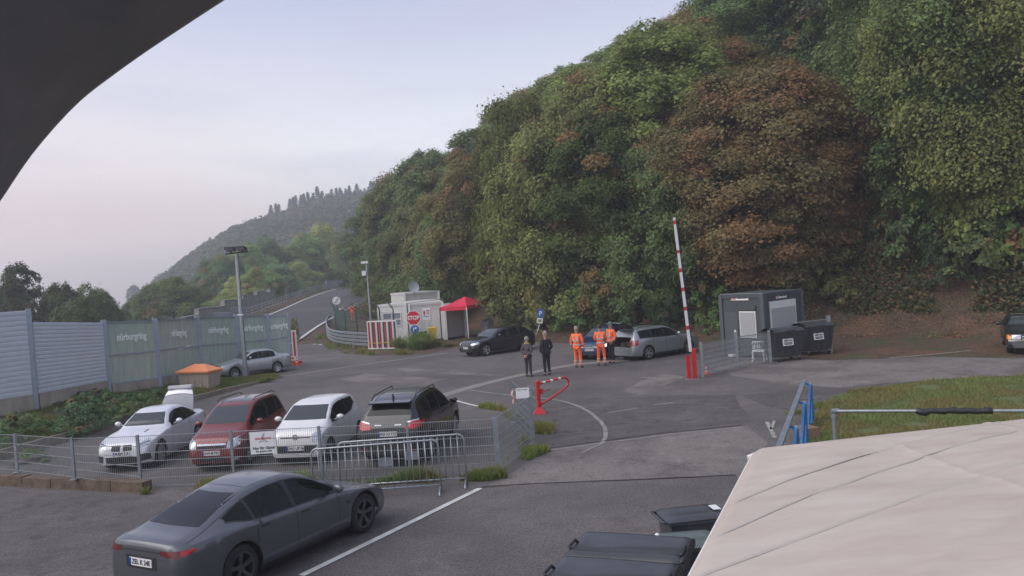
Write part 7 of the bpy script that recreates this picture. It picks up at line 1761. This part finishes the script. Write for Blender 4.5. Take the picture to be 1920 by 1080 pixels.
def person(label, loc, rz, h, jacket, trous, hair, arms, stance=.10, head=(0, 0), legs_dx=0, hv=False, trous_hv=False, cap=None, female=False, lean=0.0):
    """faces local +Y; built at height h"""
    k = h/1.75; t = thing('person', label, 'person', loc, rz, None)
    t.scale = (k, k, k)
    sw = .19 if not female else .165; hd = Vector((head[0]*.03+0, lean*.12+.01, 1.63)); yaw = head[1]
    hip, chest, neck = Vector((0, 0, .95)), Vector((0, lean*.05, 1.28)), Vector((0, lean*.09, 1.47))
    LS, RS = Vector((-sw, lean*.08, 1.41)), Vector((sw, lean*.08, 1.41))
    lk, rk = Vector((-stance*.95, .03+legs_dx*.5, .50)), Vector((stance*.95, .02-legs_dx*.3, .50)); la, ra_ = Vector((-stance*1.1, legs_dx, .085)), Vector((stance*1.1, -legs_dx*.6, .085))
    lth, rth = Vector((-.095, 0, .87)), Vector((.095, 0, .87))
    (le, lw_), (re, rw_) = arms
    le, lw_, re, rw_ = map(Vector, (le, lw_, re, rw_))
    # body: one continuous figure from head to feet
    J = [(hip, (.14, .10)), (Vector((0, 0, 1.10)), (.125, .09)), (chest, (.145, .10)), (neck, .052), (hd-Vector((0, .0, .06)), (.070, .080)), (hd+Vector((0, 0, .05)), (.078, .092)), (hd+Vector((0, 0, .11)), (.055, .065)),
         (LS, .055), (le, .042), (lw_, .030), (RS, .055), (re, .042), (rw_, .030), (lth, .082), (lk, .055), (la, .038), (la+Vector((-.01, .14, -.045)), .030), (rth, .082), (rk, .055), (ra_, .038), (ra_+Vector((.01, .14, -.045)), .030)]
    lh, rh = lw_+(lw_-le).normalized()*.07, rw_+(rw_-re).normalized()*.07
    J += [(lh, .028), (rh, .028)]
    E = [(0, 1), (1, 2), (2, 3), (3, 4), (4, 5), (5, 6), (2, 7), (7, 8), (8, 9), (2, 10), (10, 11), (11, 12), (0, 13), (13, 14), (14, 15), (15, 16), (0, 17), (17, 18), (18, 19), (19, 20), (9, 21), (12, 22)]
    body = skinned('body', J, E, m_skin, t, 2)
    # fingers
    for (w_, e_, s_) in ((lh, le, -1), (rh, re, 1)):
        d = (w_-e_).normalized(); sd = d.orthogonal().normalized(); up_ = d.cross(sd); mb = MB()
        for f in range(4):
            b0 = w_+d*.02+sd*(f-1.5)*.018; L_ = (.055, .07, .066, .05)[f]; mb.tube([b0, b0+d*L_*.55+up_*.004, b0+d*L_+up_*.018], [.0085, .008, .006], 5)
        mb.tube([w_-d*.02+sd*.025, w_+d*.01+sd*.048, w_+d*.035+sd*.05+up_*.01], [.010, .009, .007], 5)
        mb.build('fingers', m_skin, body, smooth=True)
    # face and hair
    Rz = Matrix.Rotation(yaw, 4, 'Z'); mb = MB(); f = lambda x, y, z: hd+(Rz @ Vector((x, y, z)))
    mb.tube([f(0, .085, .045), f(0, .112, .008), f(0, .092, .0)], [.010, .017, .012], 6)
    for s_ in (-1, 1): mb.tube([f(s_*.078, 0, .045), f(s_*.088, -.01, .03), f(s_*.080, 0, .0)], [.010, .014, .009], 6)
    mb.build('nose_and_ears', m_skin, body, smooth=True)
    mb = MB()
    for s_ in (-1, 1): c_ = f(s_*.032, .090, .045); mb.cyl(c_-Rz@Vector((.011, 0, 0)), c_+Rz@Vector((.011, 0, 0)), .006, n=6)
    mb.tube([f(-.025, .090, -.028), f(0, .096, -.030), f(.025, .090, -.028)], .004, 4); mb.build('eyes_and_mouth', m_hairb, body)
    mb = MB(); rows = []; tall = .118
    for i in range(9):
        th = (PI*.56)*i/8; row = []
        for q in range(16):
            ph = 2*PI*q/16; back = max(0, -math.sin(ph)); ext = th*(1+.30*back); r_ = .090+(.012 if female else 0); row.append(f(r_*1.0*math.sin(ext)*math.cos(ph), r_*1.14*math.sin(ext)*math.sin(ph)-.006, .055+tall*math.cos(ext)))
        row.append(row[0]); rows.append(row)
    mb.grid(rows); mb.build('hair' if not cap else 'cap', hair if not cap else cap, t, smooth=True)
    if cap:
        mb = MB(); mb.add([f(-.07, .06, .085), f(.07, .06, .085), f(.05, .165, .07), f(-.05, .165, .07), f(-.07, .06, .078), f(.07, .06, .078), f(.05, .165, .062), f(-.05, .165, .062)], [(0, 1, 2, 3), (7, 6, 5, 4), (0, 3, 7, 4), (1, 5, 6, 2), (3, 2, 6, 7)]); mb.build('cap_peak', cap, t)
        mb = MB(); mb.tube([f(-.07, -.05, .02), f(0, -.088, .01), f(.07, -.05, .02)], .02, 6); mb.build('hair', hair, t, smooth=True)
    # clothes
    add_ = .024 if hv else .016
    hem = .86 if hv else .90
    J2 = [(Vector((0, 0, 1.06)), (.135+add_, .105+add_)), (Vector((0, lean*.03, 1.20)), (.145+add_, .108+add_)), (chest+Vector((0, 0, .04)), (.155+add_, .110+add_)), (Vector((0, lean*.08, 1.44)), (.085, .075)), (Vector((0, 0, .96)), (.155+add_, .115+add_)), (Vector((0, 0, hem)), (.155+add_, .118+add_)),
          (LS, .062+add_*.6), (le, .048+add_), (lw_-(lw_-le).normalized()*.02, .036+add_*.8), (RS, .062+add_*.6), (re, .048+add_), (rw_-(rw_-re).normalized()*.02, .036+add_*.8)]
    skinned('jacket', J2, [(0, 1), (1, 2), (2, 3), (0, 4), (4, 5), (2, 6), (6, 7), (7, 8), (2, 9), (9, 10), (10, 11)], jacket, t, 2)
    J3 = [(Vector((0, 0, .93)), (.148, .110)), (lth, .098), (lk, .070), (la+Vector((0, 0, .02)), .058), (rth, .098), (rk, .070), (ra_+Vector((0, 0, .02)), .058)]
    skinned('trousers', J3, [(0, 1), (1, 2), (2, 3), (0, 4), (4, 5), (5, 6)], trous, t, 2)
    for a_ in (la, ra_): s_ = -1 if a_.x < 0 else 1; skinned('shoe', [(a_+Vector((0, -.03, -.03)), (.048, .045)), (a_+Vector((s_*.006, .07, -.045)), (.046, .036)), (a_+Vector((s_*.012, .15, -.052)), (.040, .028))], [(0, 1), (1, 2)], m_shoe, t, 2)
    if hv:
        def band(z, rx, ry, w=.05):
            mb = MB(); mb.grid([[(rx*math.cos(2*PI*q/24), ry*math.sin(2*PI*q/24)+lean*.06, z+dz) for q in range(25)] for dz in (-w/2, w/2)]); mb.build('reflective_stripe', m_refl, t, smooth=True)
        band(1.00, .190, .150); band(1.16, .188, .148)
        for s_ in (-1, 1):
            for yy in (-.135, .135):
                mb = MB(); mb.beam((s_*.10, yy*1.06, 1.16), (s_*.10, yy*.98, 1.40), .045, .012, up=(0, 1, 0)); mb.build('reflective_stripe', m_refl, t)
        for s_, e_, w_ in ((-1, le, lw_), (1, re, rw_)):
            d = (w_-e_).normalized(); c_ = e_.lerp(w_, .45); mb = MB(); mb.cyl(c_-d*.022, c_+d*.022, .066, n=12, caps=False); mb.build('reflective_stripe', m_refl, t, smooth=True)
        if trous_hv:
            for a_, k_ in ((la, lk), (ra_, rk)):
                for f_ in (.25, .55): c_ = a_.lerp(k_, f_); mb = MB(); mb.cyl(c_-Vector((0, 0, .025)), c_+Vector((0, 0, .025)), .076, n=12, caps=False); mb.build('reflective_stripe', m_refl, t, smooth=True)
    return t
A_side = (((-.27, -.02, 1.15), (-.28, .05, .90)), ((.27, -.02, 1.15), (.28, .05, .90)))
A_back = (((-.26, -.08, 1.14), (-.06, -.19, .96)), ((.26, -.08, 1.14), (.05, -.20, .97)))
A_front = (((-.25, .02, 1.14), (-.10, .22, 1.08)), ((.25, .02, 1.14), (.10, .23, 1.10)))
A_pocket = (((-.28, -.04, 1.15), (-.20, .10, .95)), ((.28, -.04, 1.15), (.20, .10, .95)))
p = G(992, 707); person('grey haired person in a grey jacket and yellow scarf with hands clasped behind the back', (p.x, p.y, .012), R(-28), 1.63, m_greyc, m_trous, m_hairg, A_back, female=True)
t = bpy.data.objects['person']; mb = MB(); mb.tube([(-.10, .06, 1.50), (-.11, -.03, 1.50), (0, -.09, 1.50), (.11, -.03, 1.50), (.10, .06, 1.48), (.08, .10, 1.36)], .022, 8); mb.build('scarf', m_scarf, t, smooth=True)
p = G(1027, 704); person('person in dark clothes standing right of the one with the yellow scarf', (p.x, p.y, .012), R(35), 1.80, m_navy, m_navy, m_hairg, A_pocket, head=(0, .4))
p = G(1085, 690); person('worker in orange high visibility clothes and beige cap, left of the two facing workers', (p.x, p.y, .012), R(-30), 1.78, m_hv, m_hv, m_hairb, A_side, hv=True, trous_hv=True, cap=m_capb, stance=.12)
p = G(1129, 686); person('bareheaded worker in orange high visibility clothes seen from behind', (p.x, p.y, .012), R(-10), 1.78, m_hv, m_hv, m_hairb, A_front, hv=True, trous_hv=True, stance=.13)
p = G(1149, 681); person('worker in an orange jacket and dark trousers with green cap facing the bareheaded one', (p.x, p.y, .012), R(120), 1.80, m_hv, m_navy, m_hairb, A_pocket, hv=True, cap=m_capg)
p = onT(662, 603); person('track marshal in orange far off behind the tall mesh fence', (p.x, p.y, p.z), R(20), 1.75, m_hv, m_hv, m_hairb, A_front, hv=False, lean=.4)
S.cycles.use_adaptive_sampling = True; S.cycles.adaptive_threshold = .015
bpy.context.view_layer.update()
# things that share a label and stand apart in the view are told apart by their order from left to right
ORD = 'leftmost second third fourth fifth sixth seventh eighth ninth tenth eleventh twelfth thirteenth fourteenth fifteenth sixteenth seventeenth eighteenth nineteenth twentieth'.split()
by = {}
for o in COL.objects:
    if o.get('category') and o.get('label'): by.setdefault(o['label'], []).append(o)
for lb, L_ in by.items():
    if len(L_) < 2: continue
    L_.sort(key=lambda o: toPix(o.location)[0]); n_ = len(L_)
    if n_ == 2: w_ = ['left one', 'right one']
    else: w_ = [ORD[0]+' of %d' % n_]+[(ORD[i]+' from left' if i <= n_//2 or i >= 20 else '') if i < min(20, n_-1) and i <= n_//2 else '' for i in range(1, n_-1)]+['rightmost of %d' % n_]
    for i in range(1, n_-1):
        if not w_[i]: w_[i] = ORD[n_-1-i].replace('leftmost', 'first')+' from right'
    for o, q in zip(L_, w_): o['label'] = lb+', '+q
